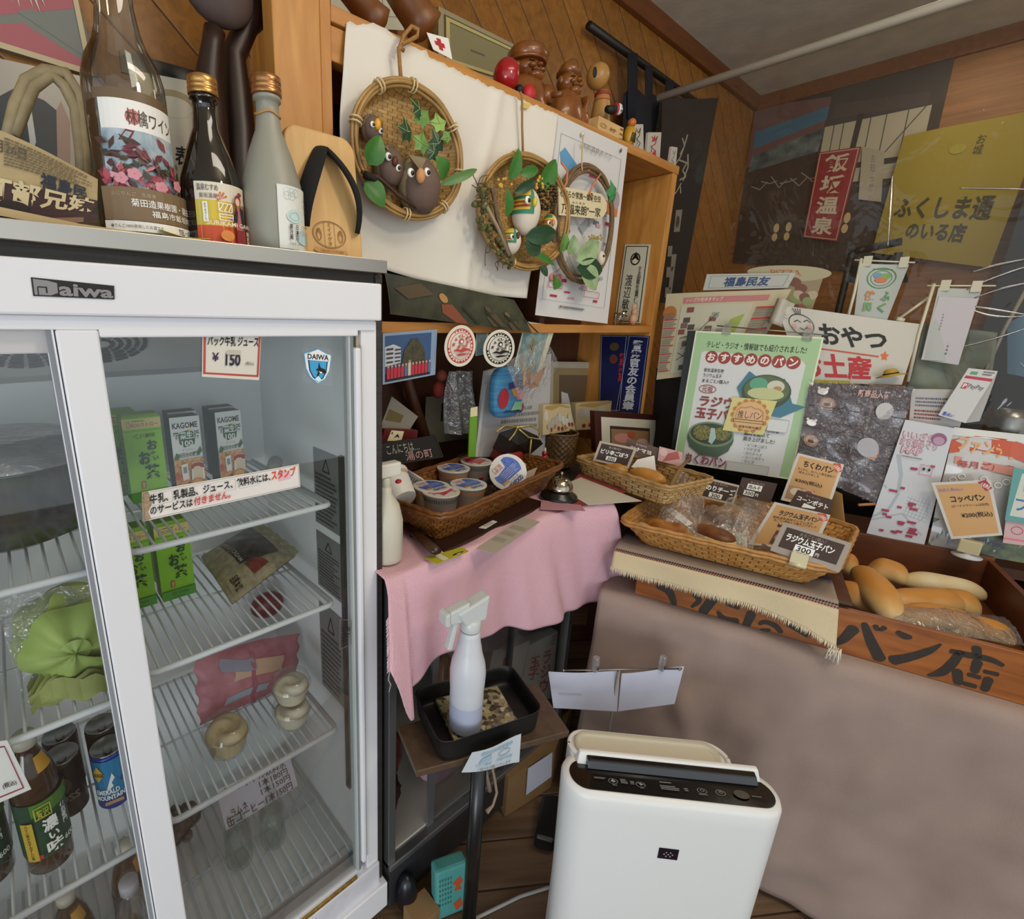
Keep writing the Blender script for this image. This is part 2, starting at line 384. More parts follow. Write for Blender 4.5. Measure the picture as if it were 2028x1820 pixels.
b=MB();b.box((fx0,fy0-.02,.055),(.547,fy0+.055,.135),WHITE);b.box((fx0,fy0-.008,.13),(.531,fy0+.05,.205),M('#d9d8de',.4,var=.12,vs=30));b.build('bottom_sill',FR,bevel=.003)
b=MB();b.box((.20,fy0-.006,.205),(.466,fy0+.012,.2125),M('#b08d45',.35,metal=.6,var=.5,vs=120));b.build('sill_track',FR)
b=MB();HOU=M('#c4c5c3',.5)
b.hexa([Vector(p)for p in((fx0+.04,1.07,1.395),(.36,1.07,1.405),(.36,1.21,1.38),(fx0+.04,1.21,1.37),(fx0+.04,.845,1.514),(.46,.845,1.514),(.46,1.21,1.514),(fx0+.04,1.21,1.514))],HOU)
b.build('evaporator_housing',FR,bevel=.004)
hp,hn=Vector((0,.845,1.514)),Vector((0,-.467,-.884));hd=Vector((0,.884,-.467))
for gu,gv in((48,690),(196,682)):
 g=MB();gc=PP(gu,gv,hp,hn)+hn*.001
 for k in range(5):
  r=.016+k*.012
  for a in range(8+2*k):
   nn_=8+2*k;t0=2*PI*(a+.12+(k%2)*.5)/nn_;t1=2*PI*(a+.88+(k%2)*.5)/nn_
   g.add([gc+Vector((q*math.cos(t),0,0))+hd*(q*math.sin(t))for q,t in((r,t0),(r,(t0+t1)/2),(r,t1),(r+.0065,t1),(r+.0065,(t0+t1)/2),(r+.0065,t0))],[(0,1,2,3,4,5)],M('#4a4a48',.7))
 g.build('fan_grille',FR,solid=.002)
GLS=glassy('fridge_glass',(.985,.992,.988),.035,.015)
D1=MB();D1.box((.055,fy0-.006,.20),(.100,fy0+.018,1.484),WHITE);D1.box((.10,fy0-.004,1.4745),(.49,fy0+.016,1.488),WHITE)
D1.box((.10,fy0,.205),(.488,fy0+.016,.222),M('#c9c9cc',.4));dr=D1.build('door',FR,bevel=.0025)
g=MB();g.box((.0465,fy0+.004,.20),(.0545,fy0+.014,1.484),GASK);g.box((.0515,fy0-.003,.20),(.0535,fy0+.004,1.484),WHITE);g.build('gasket',dr)
g=MB();g.box((.0995,fy0+.006,.22),(.487,fy0+.009,1.476),GLS);g.build('glass_pane',dr)
g=MB();g.box((.4705,fy0-.001,.22),(.475,fy0+.017,1.475),M('#b5bab8',.25));g.box((.4755,fy0-.002,.221),(.4795,fy0+.017,1.475),M('#7f8482',.3));g.build('edge_strip',dr)
g=MB();g.box((.480,fy0-.010,.245),(.4925,fy0+.012,1.455),WHITE);g.build('handle',dr,bevel=.004)
D2=MB();D2.box((fx0+.01,fy0+.022,1.455),(.06,fy0+.04,1.484),M('#cfcac6',.4));D2.box((fx0+.01,fy0+.022,.2),(fx0+.06,fy0+.04,1.46),WHITE);D2.box((.046,fy0+.022,.2),(.09,fy0+.04,1.46),WHITE);dl=D2.build('door',FR,bevel=.002)
g=MB();g.box((fx0+.06,fy0+.028,.2),(.046,fy0+.031,1.456),GLS);g.build('glass_pane',dl)
WIRE=M('#dfe3e6',.35,name='white_wire')
def wshelf(x0,x1,z,n,name='wire_shelf',y0=.80,y1=1.19):
 b=MB();rz=.0058
 b.tube([(x0,y1,z),(x0,y0+.012,z),(x0+.004,y0+.003,z),(x0+.014,y0,z),(x1-.014,y0,z),(x1-.004,y0+.003,z),(x1,y0+.012,z),(x1,y1,z)],rz,WIRE,8)
 b.tube([(x0,y1,z),(x1,y1,z)],.003,WIRE,6);b.tube([(x0,(y0+y1)/2,z-.003),(x1,(y0+y1)/2,z-.003)],.0025,WIRE,6)
 for i in range(1,n):
  x=x0+(x1-x0)*i/n;b.tube([(x,y1,z+.0035),(x,y0+.004,z+.0035),(x,y0-.001,z)],.0024,WIRE,6)
 return b.build(name,FR)
SZ=(1.152,.932,.612)
SR=[wshelf(.105,.455,z,20)for z in SZ];SL=[wshelf(-.372,.065,z,21)for z in(1.14,.91,.60)]
b=MB()
for i in range(34):
 x=-.36+i*.0255;b.tube([(x,1.19,.222),(x,.80,.222)],.003,M('#c5d0d4',.3),6)
for y in(.82,.98,1.14):b.tube([(-.36,y,.217),(.485,y,.217)],.0035,M('#c5d0d4',.3),6)
b.build('bottom_rack',FR)
b=MB();b.box((.490,.812,.40),(.4965,.826,1.24),M('#4a4c4b',.35,metal=.6));b.build('shelf_track',FR)
for z0,z1 in((1.06,1.235),(.90,1.04),(.62,.86)):
 c=Card([(.4955,.94,z0),(.4955,.832,z0),(.4955,.832,z1),(.4955,.94,z1)],60,100,M('#8b8e8e',.4,metal=.3));c.fine(4,4,56,70,M('#3a3c3d',.6),12,int(z0*99));c.line([(22,74),(30,90),(38,74),(22,74)],2,BLK);c.done('data_label',parent=FR)
cs=[PY(u,v,fy0-.0175)for u,v in((66,586),(227,593),(226,566),(61,549))]
c=Card([cs[0],cs[1],cs[2],cs[3]],165,42,BLK,th=.0015)
LG=M('#8a8684',.35,metal=.5);z=cs
c.poly([(3,3),(34,3),(48,10),(48,34),(30,38),(3,39)],LG);c.rect(10,20,28,23,BLK);c.rect(25,8,28,23,BLK);c.rect(9,3,11,21,BLK)
c.text('aiwa',50,3,162,36,LG,.05);c.done('logo_plate',parent=FR)
gy=fy0+.0045
c=Card([PY(u,v,gy)for u,v in((283,1033),(595,964),(592,919),(281,975))],312,66,M('#e8e1da',.55),th=.0006)
c.poly([(0,0),(14,2),(9,20),(18,40),(10,66),(0,66)],M('#b79b7c',.5,var=.4,vs=300));c.poly([(262,28),(290,30),(288,52),(262,54)],M('#e8b8c4',.6))
c.frame(2,3,310,64,.7,GRY);c.text('牛乳、乳製品、ジュース、飲料水には、',12,34,244,58,BLK,.02);c.text('スタンプ',246,36,302,62,M('#d94d22',.5),.025)
c.text('のサービスは',12,12,86,32,BLK,.02);c.text('付きません。',88,12,158,32,M('#cf4038',.5),.025)
c.frame(11,33,50,60,.5,GRY);c.frame(56,33,110,60,.5,GRY);c.frame(118,33,168,60,.5,GRY);c.frame(175,33,216,60,.5,GRY)
c.done('stamp_notice','long white paper strip with black and red writing stuck across the right fridge door','notice')
c=Card([PY(u,v,gy)for u,v in((400,746),(513,753),(518,659),(401,657))],116,94,M('#d8d3c6',.55),th=.0006)
c.frame(2,6,114,94,4,M('#b5473c',.5));c.text('パック牛乳 ジュース',9,66,110,86,BLK,.02);c.text('¥',18,34,31,52,M('#31204a',.5),.02);c.text('150',44,26,74,52,M('#2a1d33',.5),.035);c.text('(税込)',84,28,102,36,BLK,0)
c.rect(45,49,72,57,M('#c0b8a8',.6));c.done('price_card','red-bordered paper price card for cartons at the top of the fridge door','price card')
c=Card([PY(u,v,gy)for u,v in((600,757),(657,765),(658,692),(600,688))],58,74,glassy('clear_sticker',(1,1,1),.02),th=.0004)
SH=[(29,0),(44,12),(53,30),(57,62),(46,66),(29,74),(12,66),(1,62),(5,30),(14,12)]
def shr(k):return[(29+(x-29)*k,40+(y-40)*k)for x,y in SH]
c.poly(SH,M('#3aa7d6',.4));c.poly(shr(.94),WHT);c.poly([(29+(x-29)*.72,34+(y-40)*.72)for x,y in SH],M('#1c3d63',.4));c.poly([(29+(x-29)*.62,34+(y-40)*.64)for x,y in SH],M('#3fa3d4',.4))
c.rect(6,49,53,63,WHT);c.text('DAIWA',8,51,50,62,M('#16263b',.4),.03)
c.poly([(26,16),(29,28),(24,30),(29,34),(30,46),(34,35),(42,33),(46,26),(40,24),(32,26),(29,12)],BLK);c.poly([(30,28),(38,26),(34,23)],WHT);c.poly([(22,10),(29,18),(36,10),(29,6)],M('#dff0f7',.4))
c.done('shield_sticker','blue and white shield sticker with an orca on the fridge glass','sticker')
c=Card([PY(u,v,gy)for u,v in((672,1287),(695,1277),(697,1228),(673,1226))],24,60,glassy('clear_sticker',(1,1,1),.02),th=.0004)
c.frame(0,0,24,60,.8,GRY);c.line([(8,48),(12,57),(16,48),(8,48)],1,BLK);c.text('注意',3,34,21,45,BLK,.01);c.fine(3,4,21,32,BLK,5,3);c.done('caution_sticker','small clear caution sticker low on the right edge of the fridge glass','sticker')
c=Card([PY(u,v,gy+.0275)for u,v in((-60,1615),(62,1563),(14,1466),(-90,1480))],130,110,WHT,th=.0006)
c.frame(6,8,118,100,2.5,M('#9c2f52',.5));c.text('(税込)',78,20,108,32,BLK,.01);c.done('sleeved_price_card','white price card with a crimson border at the photo\'s left edge on the fridge door','price card')
b=MB();b.box((fx0-.1,fy0-.012,1.5875),(fx1-.004,fy1,1.5945),STEEL);b.box((fx0-.1,fy0-.0165,1.580),(fx1-.002,fy0-.012,1.602),STEEL)
b.build('steel_sheet',bevel=.001,tagd=('flat stainless steel sheet covering the top of the display fridge','metal sheet'))
#  what stands in the fridge
LIME=M('#86c224',.45,name='lime_print');LIMED=M('#4f9a35',.45);DKG=M('#143a26',.5);TAN=M('#d9c07c',.5)
CLEARF=glassy('cling_film',(.96,.97,.96),.10,.12,.5,45,.06)
BAG=glassy('clear_bag',(.93,.94,.92),.14,.14,.9,28,.10)
gt0=PZ(264,998,1.157)
def tea_carton(loc,label,w=.065,d=.045,h=.169):
 t=thing('tea_carton',label,'carton',loc,'green tea cartons in the fridge');T=Matrix.Translation(loc)
 b=MB();b.T=T;b.box((-w/2,-d/2,0),(w/2,d/2,h*.965),LIME)
 b.hexa([Vector(p)for p in((-w/2,-d/2,h*.965),(w/2,-d/2,h*.965),(w/2,d/2,h*.965),(-w/2,d/2,h*.965),(-w/2+.002,-d/2+.004,h),(w/2-.002,-d/2+.004,h),(w/2-.002,d/2-.004,h),(-w/2+.002,d/2-.004,h))],M('#7bab35',.45))
 b.build('carton_body',t,bevel=.0015)
 L=Vector(loc);c=Card([L+Vector(p)for p in((-w/2,-d/2-.0003,0),(w/2,-d/2-.0003,0),(w/2,-d/2-.0003,h*.965),(-w/2,-d/2-.0003,h*.965))],65,160,LIME,th=.0002,nrm=(0,-1,0))
 c.rect(0,140,65,158,TAN);c.text('ECOストロー',14,143,60,150,M('#5d5a30',.5),.01);c.frame(7,142,12,154,.8,LIMED);c.fine(16,152,45,156,LIMED,1,2)
 c.line([(0,136),(65,136)],.8,LIMED);c.disc(17,126,3,1.5,LIMED);c.disc(21,129,2.5,1.5,LIMED);c.disc(22,123,2.5,1.5,LIMED);c.text('伊藤園',26,122,52,130,M('#365a28',.5),.015)
 c.text('お',36,98,54,117,DKG,.035);c.text('〜',42,88,48,97,DKG,.02,rot=1.3);c.text('い',44,78,54,86,DKG,.03);c.text('お',20,72,40,97,DKG,.05);c.text('茶',27,42,54,71,DKG,.05)
 c.poly([(19,27),(26,27),(26,40),(19,40)],M('#a03a24',.5));c.text('緑茶',20,28,25,39,CRM,0,vert=True)
 c.rect(0,0,65,20,LIMED);c.text('Oi Ocha',19,9,50,16,M('#245c22',.5),.01);c.fine(22,3,48,6,M('#245c22',.5),1,5);c.line([(0,20),(65,20)],1,DKG)
 c.done('front_print',parent=t);return t
tc=tea_carton((gt0.x+.032,gt0.y+.022,1.158),'green tea carton standing full height on the top fridge shelf beside the vegetable juice')
fl=PZ(322,1191,.938);fl2=PZ(270,1212,.938)
dup(tc,(tc.location.x-.03,tc.location.y+.062,1.158),label='green tea carton tucked behind the front one on the top fridge shelf')
dup(tc,(fl.x+.033,fl.y+.022,.938),label='green tea carton in full view on the second fridge shelf left of the cream bag')
dup(tc,(fl.x-.042,fl.y+.026,.938),label='green tea carton half hidden by the door stile on the second fridge shelf')
dup(tc,(fl.x+.040,fl.y+.085,.938),label='green tea carton in the back row of the second fridge shelf',rz=.1)
def juice_carton(loc,rz,label,w=.056,d=.042,h=.155):
 t=thing('juice_carton',label,'carton',loc,'vegetable juice cartons in the fridge');t.rotation_euler=(0,0,rz)
 b=MB();b.T=Matrix.Translation(loc);SID=M('#39513c',.5,var=.5,vs=60);b.box((-w/2,-d/2,0),(w/2,d/2,h),SID);b.box((-w/2+.003,-.004,h),(w/2-.003,.004,h+.002),M('#6b5548',.5));b.build('carton_body',t,bevel=.001)
 L=Vector(loc);c=Card([L+Vector(p)for p in((-w/2,-d/2-.0003,0),(w/2,-d/2-.0003,0),(w/2,-d/2-.0003,h),(-w/2,-d/2-.0003,h))],56,140,M('#dfe3e0',.45),th=.0002,nrm=(0,-1,0))
 c.text('KAGOME',4,119,51,130,BLK,.03);c.poly([(13,112),(38,116),(46,106),(42,88),(22,84),(14,92)],M('#27593c',.5));c.poly([(33,113),(37,118),(40,113)],YEL)
 c.text('野菜生活',4,99,52,113,M('#dfe8dd',.5),.03);c.text('野',4,99,14,113,M('#4d5b52',.5),.03);c.text('活',42,99,53,114,M('#4d5b52',.5),.03);c.text('100',18,86,39,97,WHT,.02)
 c.text('オリジナル',18,78,38,82,GRY,0);c.poly([(0,64),(6,76),(12,70),(8,62)],M('#3c7434',.5));c.poly([(44,72),(52,84),(55,74),(48,68)],M('#2f6a30',.5));c.text('1/2日分の野菜',7,66,50,75,M('#3f5b46',.5),.02)
 c.rect(0,0,56,63,M('#c9774a',.5,col2='#e2b273',vs=150));r=random.Random(4)
 for k in range(16):c.disc(r.uniform(3,53),r.uniform(3,58),r.uniform(3,8),r.uniform(3,8),M(r.choice(['#c8532a','#d98231','#7f9a38','#b8372a','#e0a23c','#41702f']),.5),14)
 c.poly([(12,24),(24,26),(23,56),(11,54)],WHT);c.rect(14,38,21,50,M('#7d9aa0',.5));c.poly([(28,22),(54,22),(54,42),(56,48),(50,56),(34,56),(27,48),(30,42)],WHT);c.poly([(28,44),(55,44),(54,51),(48,55),(35,55),(29,51)],M('#a3331f',.5));c.poly([(33,24),(50,24),(50,44),(44,48),(36,48),(32,44)],M('#e6d4b4',.5));c.disc(39,14,15,13,M('#d68f3e',.5));c.disc(39,14,11,9.5,M('#e5b260',.5))
 c.done('front_print',parent=t);return t
jc=juice_carton((PY(366,830,1.02).x,1.045,1.158),0,'vegetable juice carton beside the green tea on the top fridge shelf')
j2x=PY(452,826,1.03).x
dup(jc,(j2x,1.058,1.158),.10,'vegetable juice carton at the right end of the row on the top fridge shelf')
dup(jc,(jc.location.x+.012,1.105,1.158),0,'vegetable juice carton hidden behind the left juice carton on the top fridge shelf')
dup(jc,(j2x+.008,1.115,1.158),.05,'vegetable juice carton in the back row behind the right juice carton')
b=MB();p=PZ(560,930,1.175);b.tube([(p.x-.05,p.y-.05,1.176),(p.x+.01,p.y+.06,1.176)],.017,M('#b9b3a4',.4,var=.3),14);b.tube([(p.x-.052,p.y-.053,1.176),(p.x-.047,p.y-.045,1.176)],.0178,M('#8a3b30',.5),14)
b.build('wrapped_roll',tagd=('pale wrapped roll with a red band lying on the top fridge shelf','food roll'))
cb=thing('cream_bag','shiny cream bag in black and flowered foil slumped on the second fridge shelf','food bag',(.36,.96,.942))
pts=[PZ(398,1102,.966),PZ(460,1196,.948),PZ(586,1100,.962),PZ(503,1036,1.0)]
def patch(a,bq,c_,d,m,h=.02,nu=14,nv=14,name='bag'):
 mb=MB()
 def f(u,v):
  p=(a*(1-u)+bq*u)*(1-v)+(d*(1-u)+c_*u)*v;q=math.sin(PI*u)*math.sin(PI*v)
  return p+Vector((0,-.4,.9))*(h*q**.6+.006*NZ.noise(p*40)*q)
 mb.surf(f,nu,nv,m);mb.surf(lambda u,v:f(1-u,v)-Vector((0,-.4,.9))*(1.6*h*(math.sin(PI*u)*math.sin(PI*v))**.6+.003),nu,nv,m);return mb
FOIL=M('#b3a886',.32,col2='#93866a',vs=70,name='flowered_foil');BF=M('#23231f',.18,col2='#3c352c',vs=60,coat=.6)
mb=patch(*pts,FOIL,.026);mb.build('pouch',cb)
nUp=Vector((0,-.4,.9))
def q(u,v,o=.0016):return(pts[0]*(1-u)+pts[1]*u)*(1-v)+(pts[3]*(1-u)+pts[2]*u)*v+nUp*(.026*(math.sin(PI*u)*math.sin(PI*v))**.6+.006*NZ.noise(((pts[0]*(1-u)+pts[1]*u)*(1-v)+(pts[3]*(1-u)+pts[2]*u)*v)*40)*math.sin(PI*u)*math.sin(PI*v)+o)
def onbag(name,quad,m,art=None,W=100,Hh=20):
 def qq(x,y,o):a,b_,c_,d_=quad;u=(a[0]*(1-x)+b_[0]*x)*(1-y)+(d_[0]*(1-x)+c_[0]*x)*y;v=(a[1]*(1-x)+b_[1]*x)*(1-y)+(d_[1]*(1-x)+c_[1]*x)*y;return q(u,v,o)
 b=MB();b.surf(lambda x,y:qq(x,y,.0018),12,12,m)
 if art:
  c=Card([(0,0,0),(1,0,0),(1,0,1),(0,0,1)],W,Hh,m,th=0,nrm=(0,-1,0));c.mb=MB();art(c)
  for f,mi in zip(c.mb.f,c.mb.m):b.add([qq(c.mb.v[i].x,c.mb.v[i].z,.0030)for i in f],[tuple(range(len(f)))],c.mb.mats[mi])
 b.build(name,cb)
onbag('window',((.06,.38),(.66,.38),(.80,.84),(.08,.86)),BF)
onbag('name_strip',((.10,.28),(.62,.30),(.64,.39),(.08,.37)),BF,lambda c:c.text('FRESH CREAM',6,4,94,16,M('#a3a39a',.4),.02))
onbag('red_window',((.66,.34),(.88,.38),(.86,.62),(.68,.56)),M('#74291f',.35,col2='#8d3d31',vs=80))
onbag('lettering_panel',((.70,.05),(.94,.05),(.94,.24),(.70,.24)),FOIL,lambda c:c.text('品質本位',6,4,94,16,M('#2a251a',.4),.02))
b=MB();b.surf(lambda x,y:q(.03+.94*x,1.0,0)+(pts[2]-pts[1]).normalized()*(.018*y)+nUp*.003*math.sin(30*x),20,3,M('#a3a178',.35));b.build('sealed_fin',cb)
pb=thing('bread_bag','pink printed bread bag in clear film leaning behind the tubs','food bag',(.34,1.0,.618));PK=M('#bd7c86',.4,col2='#a9606c',vs=25,name='pink_film')
b=MB();a0,a1,a2,a3=PY(395,1440,.985),PY(590,1385,.985),PY(592,1255,1.03),PY(385,1310,1.03)
a0.z=max(a0.z,.625);a1.z=max(a1.z,.625)
def pf(u,v,s):p=(a0*(1-u)+a1*u)*(1-v)+(a3*(1-u)+a2*u)*v;return p+Vector((0,s*.035*(math.sin(PI*u)*math.sin(PI*v))**.5,0))+Vector((.004*math.sin(v*20),0,.012*math.sin(PI*u)*v))
b.surf(lambda u,v:pf(u,v,-1),18,14,PK);b.surf(lambda u,v:pf(1-u,v,1),18,14,PK);b.build('pouch',pb)
for k,(u0,v0,u1,v1,col)in enumerate([(.22,.25,.62,.36,'#9aa7b4'),(.30,.55,.78,.78,'#c9a58a'),(.2,.72,.5,.9,'#8f8ba0'),(.46,.1,.5,.95,'#a35a68')]):
 b=MB();b.surf(lambda u,v:pf(u0+(u1-u0)*u,v0+(v1-v0)*v+.05*math.sin(3*u+k),-1)+Vector((0,-.0015-.0006*k,0)),10,5,M(col,.4));b.build('print_patch',pb)
b=MB();p=PZ(540,1195,.80);b.ell((p.x+.005,p.y+.05,.77),(.045,.03,.035),M('#7d2630',.35,var=.4,vs=40),20,10);b.build('beet_pack',tagd=('dark red wrapped food pack behind the second fridge shelf front','food pack'))
TUB=glassy('clear_tub',(.98,.98,.97),.06,.05,edge=.25);CREAM=M('#cdb98f',.5,var=.1,vs=50,bump=.5,bs=60,name='whipped_cream');CREAM2=M('#e6dcc4',.5,var=.06,vs=50,bump=.4,bs=50)
def tub(loc,R,h,mat,label,peak=True,cut=False):
 t=thing('cream_tub',label,'tub',loc,'tubs of cream');b=MB();b.T=Matrix.Translation(loc)
 b.lathe([(R*.72,0),(R*.78,.003),(R*.96,h*.8),(R*1.05,h*.83),(R*1.05,h*.88),(R*.96,h),(R*.9,h+.012),(R*.6,h+.016),(.001,h+.017)],TUB,40,cap=True);b.build('clear_container',t)
 b=MB();b.T=Matrix.Translation(loc)
 def f(u,v):
  a=2*PI*u;k=v
  if k<.5:r=R*(.70+.22*(k/.5));z=.004+h*.72*(k/.5)
  else:
   s=(k-.5)/.5;r=R*.92*(1-s);z=h*.72+.010*math.sin(s*PI*.9)+.006*math.sin(a*2+s*9)*(1-s)+(.012*max(0,math.cos(a-1.9))*(1-s)if cut else 0)
  return(r*math.cos(a),r*math.sin(a),z)
 b.surf(f,36,20,mat,True,cu=True);b.build('cream',t);return t
p1=PZ(462,1500,.617);p2=PZ(592,1445,.617)
tub((p1.x,p1.y+.03,.618),.047,.055,CREAM,'clear tub of tan whipped cream on the third fridge shelf, left of the stacked pair',cut=True)
t2=tub((p2.x,p2.y+.030,.618),.043,.047,CREAM2,'lower tub of pale cream in the stacked pair on the third fridge shelf')
dup(t2,(p2.x,p2.y+.030,.618+.0625),label='upper tub of pale cream in the stacked pair on the third fridge shelf')
c=Card([PY(u,v,.93)for u,v in((448,1645),(590,1556),(575,1500),(428,1565))],140,76,M('#cfcbd6',.6),th=.0006)
c.text('ペットボトル飲料水',4,58,128,76,BLK,.015);c.text('1本180円',72,42,128,58,BLK,.015);c.text('1本150円',72,25,130,41,BLK,.015);c.text('ラムネ',14,16,44,32,BLK,.015);c.text('缶コーヒー1本150円',4,2,130,22,BLK,.015)
c.done('price_sheet','white drink price sheet hanging under the third fridge shelf','price sheet')
RG=glassy('pale_green_glass',(.88,.94,.92),.08,.05,edge=.35)
def ramune(loc,label):
 b=MB();b.T=Matrix.Translation(loc);b.lathe([(.026,0),(.031,.004),(.031,.09),(.028,.115),(.02,.125),(.024,.135),(.024,.15),(.015,.175),(.014,.2),(.001,.2)],RG,28);b.lathe([(.024,.004),(.026,.1),(.001,.1)],glassy('pale_drink',(.95,.97,.96),.03,.1),20)
 return b.build('soda_bottle',tagd=(label,'bottle','soda bottles on the bottom rack'))
r1=PZ(485,1722,.226);r2=PZ(552,1690,.226)
ramune((r1.x,r1.y+.03,.226),'pale green soda bottle on the bottom fridge rack, left of two');ramune((r2.x+.004,r2.y+.04,.226),'pale green soda bottle on the bottom fridge rack, right of two')
b=MB();p=PZ(378,1665,.228)
for k in range(22):b.ell((p.x+rnd.uniform(-.035,.03),p.y+rnd.uniform(-.0,.05),.24+rnd.uniform(0,.075)),.015,M('#15131c',.3),10,7)
o=b.build('grape_bunch',tagd=('dark bunch of grapes in the fridge behind the middle stile','grapes'))
BOWL=M('#8e8f90',.25,metal=1,bump=.05,bs=30,name='bowl_steel')
b=MB();bc=Vector((-.03,.985,1.152));b.T=Matrix.Translation(bc)
b.lathe([(.07,0),(.115,.02),(.14,.07),(.145,.135),(.1485,.136),(.145,.1365),(.139,.133),(.134,.07),(.11,.025),(.001,.02)],BOWL,48);b.build('mixing_bowl',tagd=('large dented stainless bowl on the top shelf behind the left fridge door','bowl'))
b=MB();b.T=Matrix.Translation((-.03,.985,1.152))
b.lathe([(.150,.1385),(.1495,.143),(.10,.168),(.06,.172),(.001,.17)],glassy('grey_film',(.62,.63,.62),.12,.08,.5,30,.18),40,cap=False);b.build('film_cover',tagd=('grey cling film stretched over the stainless bowl in the fridge','film'))
lt=thing('lettuce','pale green lettuce head in a clear bag behind the left fridge door','lettuce',(-.0,.92,.918))
b=MB();LET=M('#9cb653',.5,col2='#bccb78',vs=14,bump=.5,bs=30,name='lettuce_leaf');lc=PY(138,1245,.90)
b.ell(lc,(.075,.064,.075),LET,40,28,fn=lambda p:1+.07*NZ.noise(Vector(p)*2.2)+.05*math.sin(6*math.atan2(p.z,p.x+.3)+3*p.y));b.build('head',lt)
for k in range(5):
 b=MB();a=k*1.15+.3
 def lf(u,v):
  t=a+(u-.5)*1.5;r=.077+.006*math.sin(9*u)*v-.03*(1-v)*.2;ph=-.3+v*1.3
  return lc+Vector((r*math.cos(t)*math.sin(ph),-abs(r*math.cos(ph))-.002*k,r*math.sin(t)*math.sin(ph)))*(1.0+.03*k/5)
 b.surf(lf,14,10,M('#a8c065',.5,var=.2,vs=20));b.build('leaf',lt)
b=MB();s0=PZ(150,1385,.922)
for k in range(7):b.surf(lambda u,v:Vector((s0.x-.055+.12*u,s0.y+.005*k+.012*math.sin(7*u+k),.922+.004*k+.03*v*(.4+math.sin(PI*u))+.005*math.sin(20*u+k))),14,4,M('#a2aa62',.5,var=.25,vs=25))
b.build('loose_leaves',lt)
b=MB();g0,g1,g2,g3=PZ(48,1398,.918),PZ(225,1345,.918),PY(205,1150,.88),PY(-10,1190,.88)
def bagf(u,v):p=(g0*(1-u)+g1*u)*(1-v)+(g3*(1-u)+g2*u)*v;return p+Vector((0,-.022*math.sin(PI*v)*math.sin(PI*u)+.010*NZ.noise(p*30),.004*NZ.noise(p*50)))
b.surf(bagf,30,30,BAG);b.build('plastic_bag',lt)
b=MB();p=PZ(90,1120,.918)
for k in range(9):b.ell((p.x-.09+.02*k,p.y+.06+.01*(k%3),.95+.012*(k%4)),(.03,.025,.022),M('#7f9445' if k%3 else '#8d6a4a',.5,var=.3,vs=30),12,8)
b.build('salad_bag',tagd=('bag of mixed salad leaves at the back of the second fridge shelf','salad'))
def tea_bottle(loc,rz,label):
 t=thing('tea_bottle',label,'bottle',loc,'dark green tea bottles in the fridge');t.rotation_euler=(0,0,rz)
 b=MB();b.T=Matrix.Translation(loc);TEA=M('#3a2410',.12,coat=.5,name='tea_liquid')
 b.lathe([(.028,0),(.0325,.004),(.0335,.05),(.033,.052),(.033,.15),(.0325,.17),(.026,.2),(.016,.225),(.0135,.235),(.0135,.243)],TEA,36);b.build('bottle_body',t)
 b=MB();b.T=Matrix.Translation(loc);b.lathe([(.0155,.238),(.0155,.258),(.001,.258)],M('#d9d2c0',.4),24);b.build('cap',t)
 R=.0342;LB=M('#17452f',.4,name='bottle_label')
 mb=MB();mb.T=Matrix.Translation(loc);mb.surf(lambda u,v:(R*math.cos(2*PI*u),R*math.sin(2*PI*u),.038+.112*v),40,2,LB,cu=True)
 def wrap(fn):
  c=Card([(0,0,0),(1,0,0),(1,0,1),(0,0,1)],100,112,LB,th=0,nrm=(0,-1,0));c.mb=MB();fn(c)
  for i,f in enumerate(c.mb.f):
   vs=[c.mb.v[k]for k in f];mb.add([((R+.0013-p.y)*math.cos(-2.7+2.3*p.x),(R+.0013-p.y)*math.sin(-2.7+2.3*p.x),.038+.112*p.z)for p in vs],[tuple(range(len(vs)))],c.mb.mats[c.mb.m[i]])
 def art(c):
  for k in range(8):c.rect(20+10*k,88,30+10*k,112,M('#4d7f2c',.4))
  c.rect(0,2,10,80,M('#c9a72b',.4));c.rect(10,2,20,80,M('#c9a72b',.4));c.text('八十八夜のみずみずしい茶',7,6,13,78,BLK,.01,vert=True);c.frame(26,82,52,106,2,M('#b9b43e',.4));c.text('贅沢',30,86,48,102,M('#b9b43e',.4),.01)
  c.text('濃',34,54,58,80,WHT,.04);c.text('い',40,36,56,50,WHT,.04);c.text('味',34,10,60,34,WHT,.04);c.text('伊右衛門',64,48,74,90,WHT,.02,vert=True);c.text('600',62,16,80,26,WHT,.01);c.rect(22,8,27,16,RED)
 wrap(art);mb.build('label',t)
 b=MB();b.T=Matrix.Translation(loc);b.surf(lambda u,v:((.027-.009*v)*math.cos(-1.6+u),(.027-.009*v)*math.sin(-1.6+u)-.0008,.196+.026*v),8,4,M('#cf9a2c',.4));b.build('neck_label',t)
 return t
p=PZ(112,1722,.606);tb=tea_bottle((p.x-.004,p.y+.030,.606),.35,'bottle of dark green tea standing on the third left shelf beside the cans')
dup(tb,(tb.location.x-.080,tb.location.y+.03,.606),.2,'bottle of dark green tea at the photo\'s left edge on the third left shelf')
dup(tb,(.035,.93,.226),.5,'bottle of dark green tea on the bottom rack behind the white-capped water bottle')
dup(tb,(-.065,.90,.226),.1,'bottle of dark green tea on the bottom rack, left of the white-capped bottle')
b=MB();p=PY(258,1765,.85);b.T=Matrix.Translation((p.x,.86,.226));CW=glassy('water_plastic',(.82,.84,.86),.12,.06,edge=.7)
wb=thing('water_bottle','clear water bottle with a white cap on the bottom rack','bottle',(p.x,.86,.226))
b.lathe([(.026,0),(.031,.004),(.032,.16),(.028,.19),(.015,.215),(.0135,.225)],CW,32);b.build('bottle_body',wb)
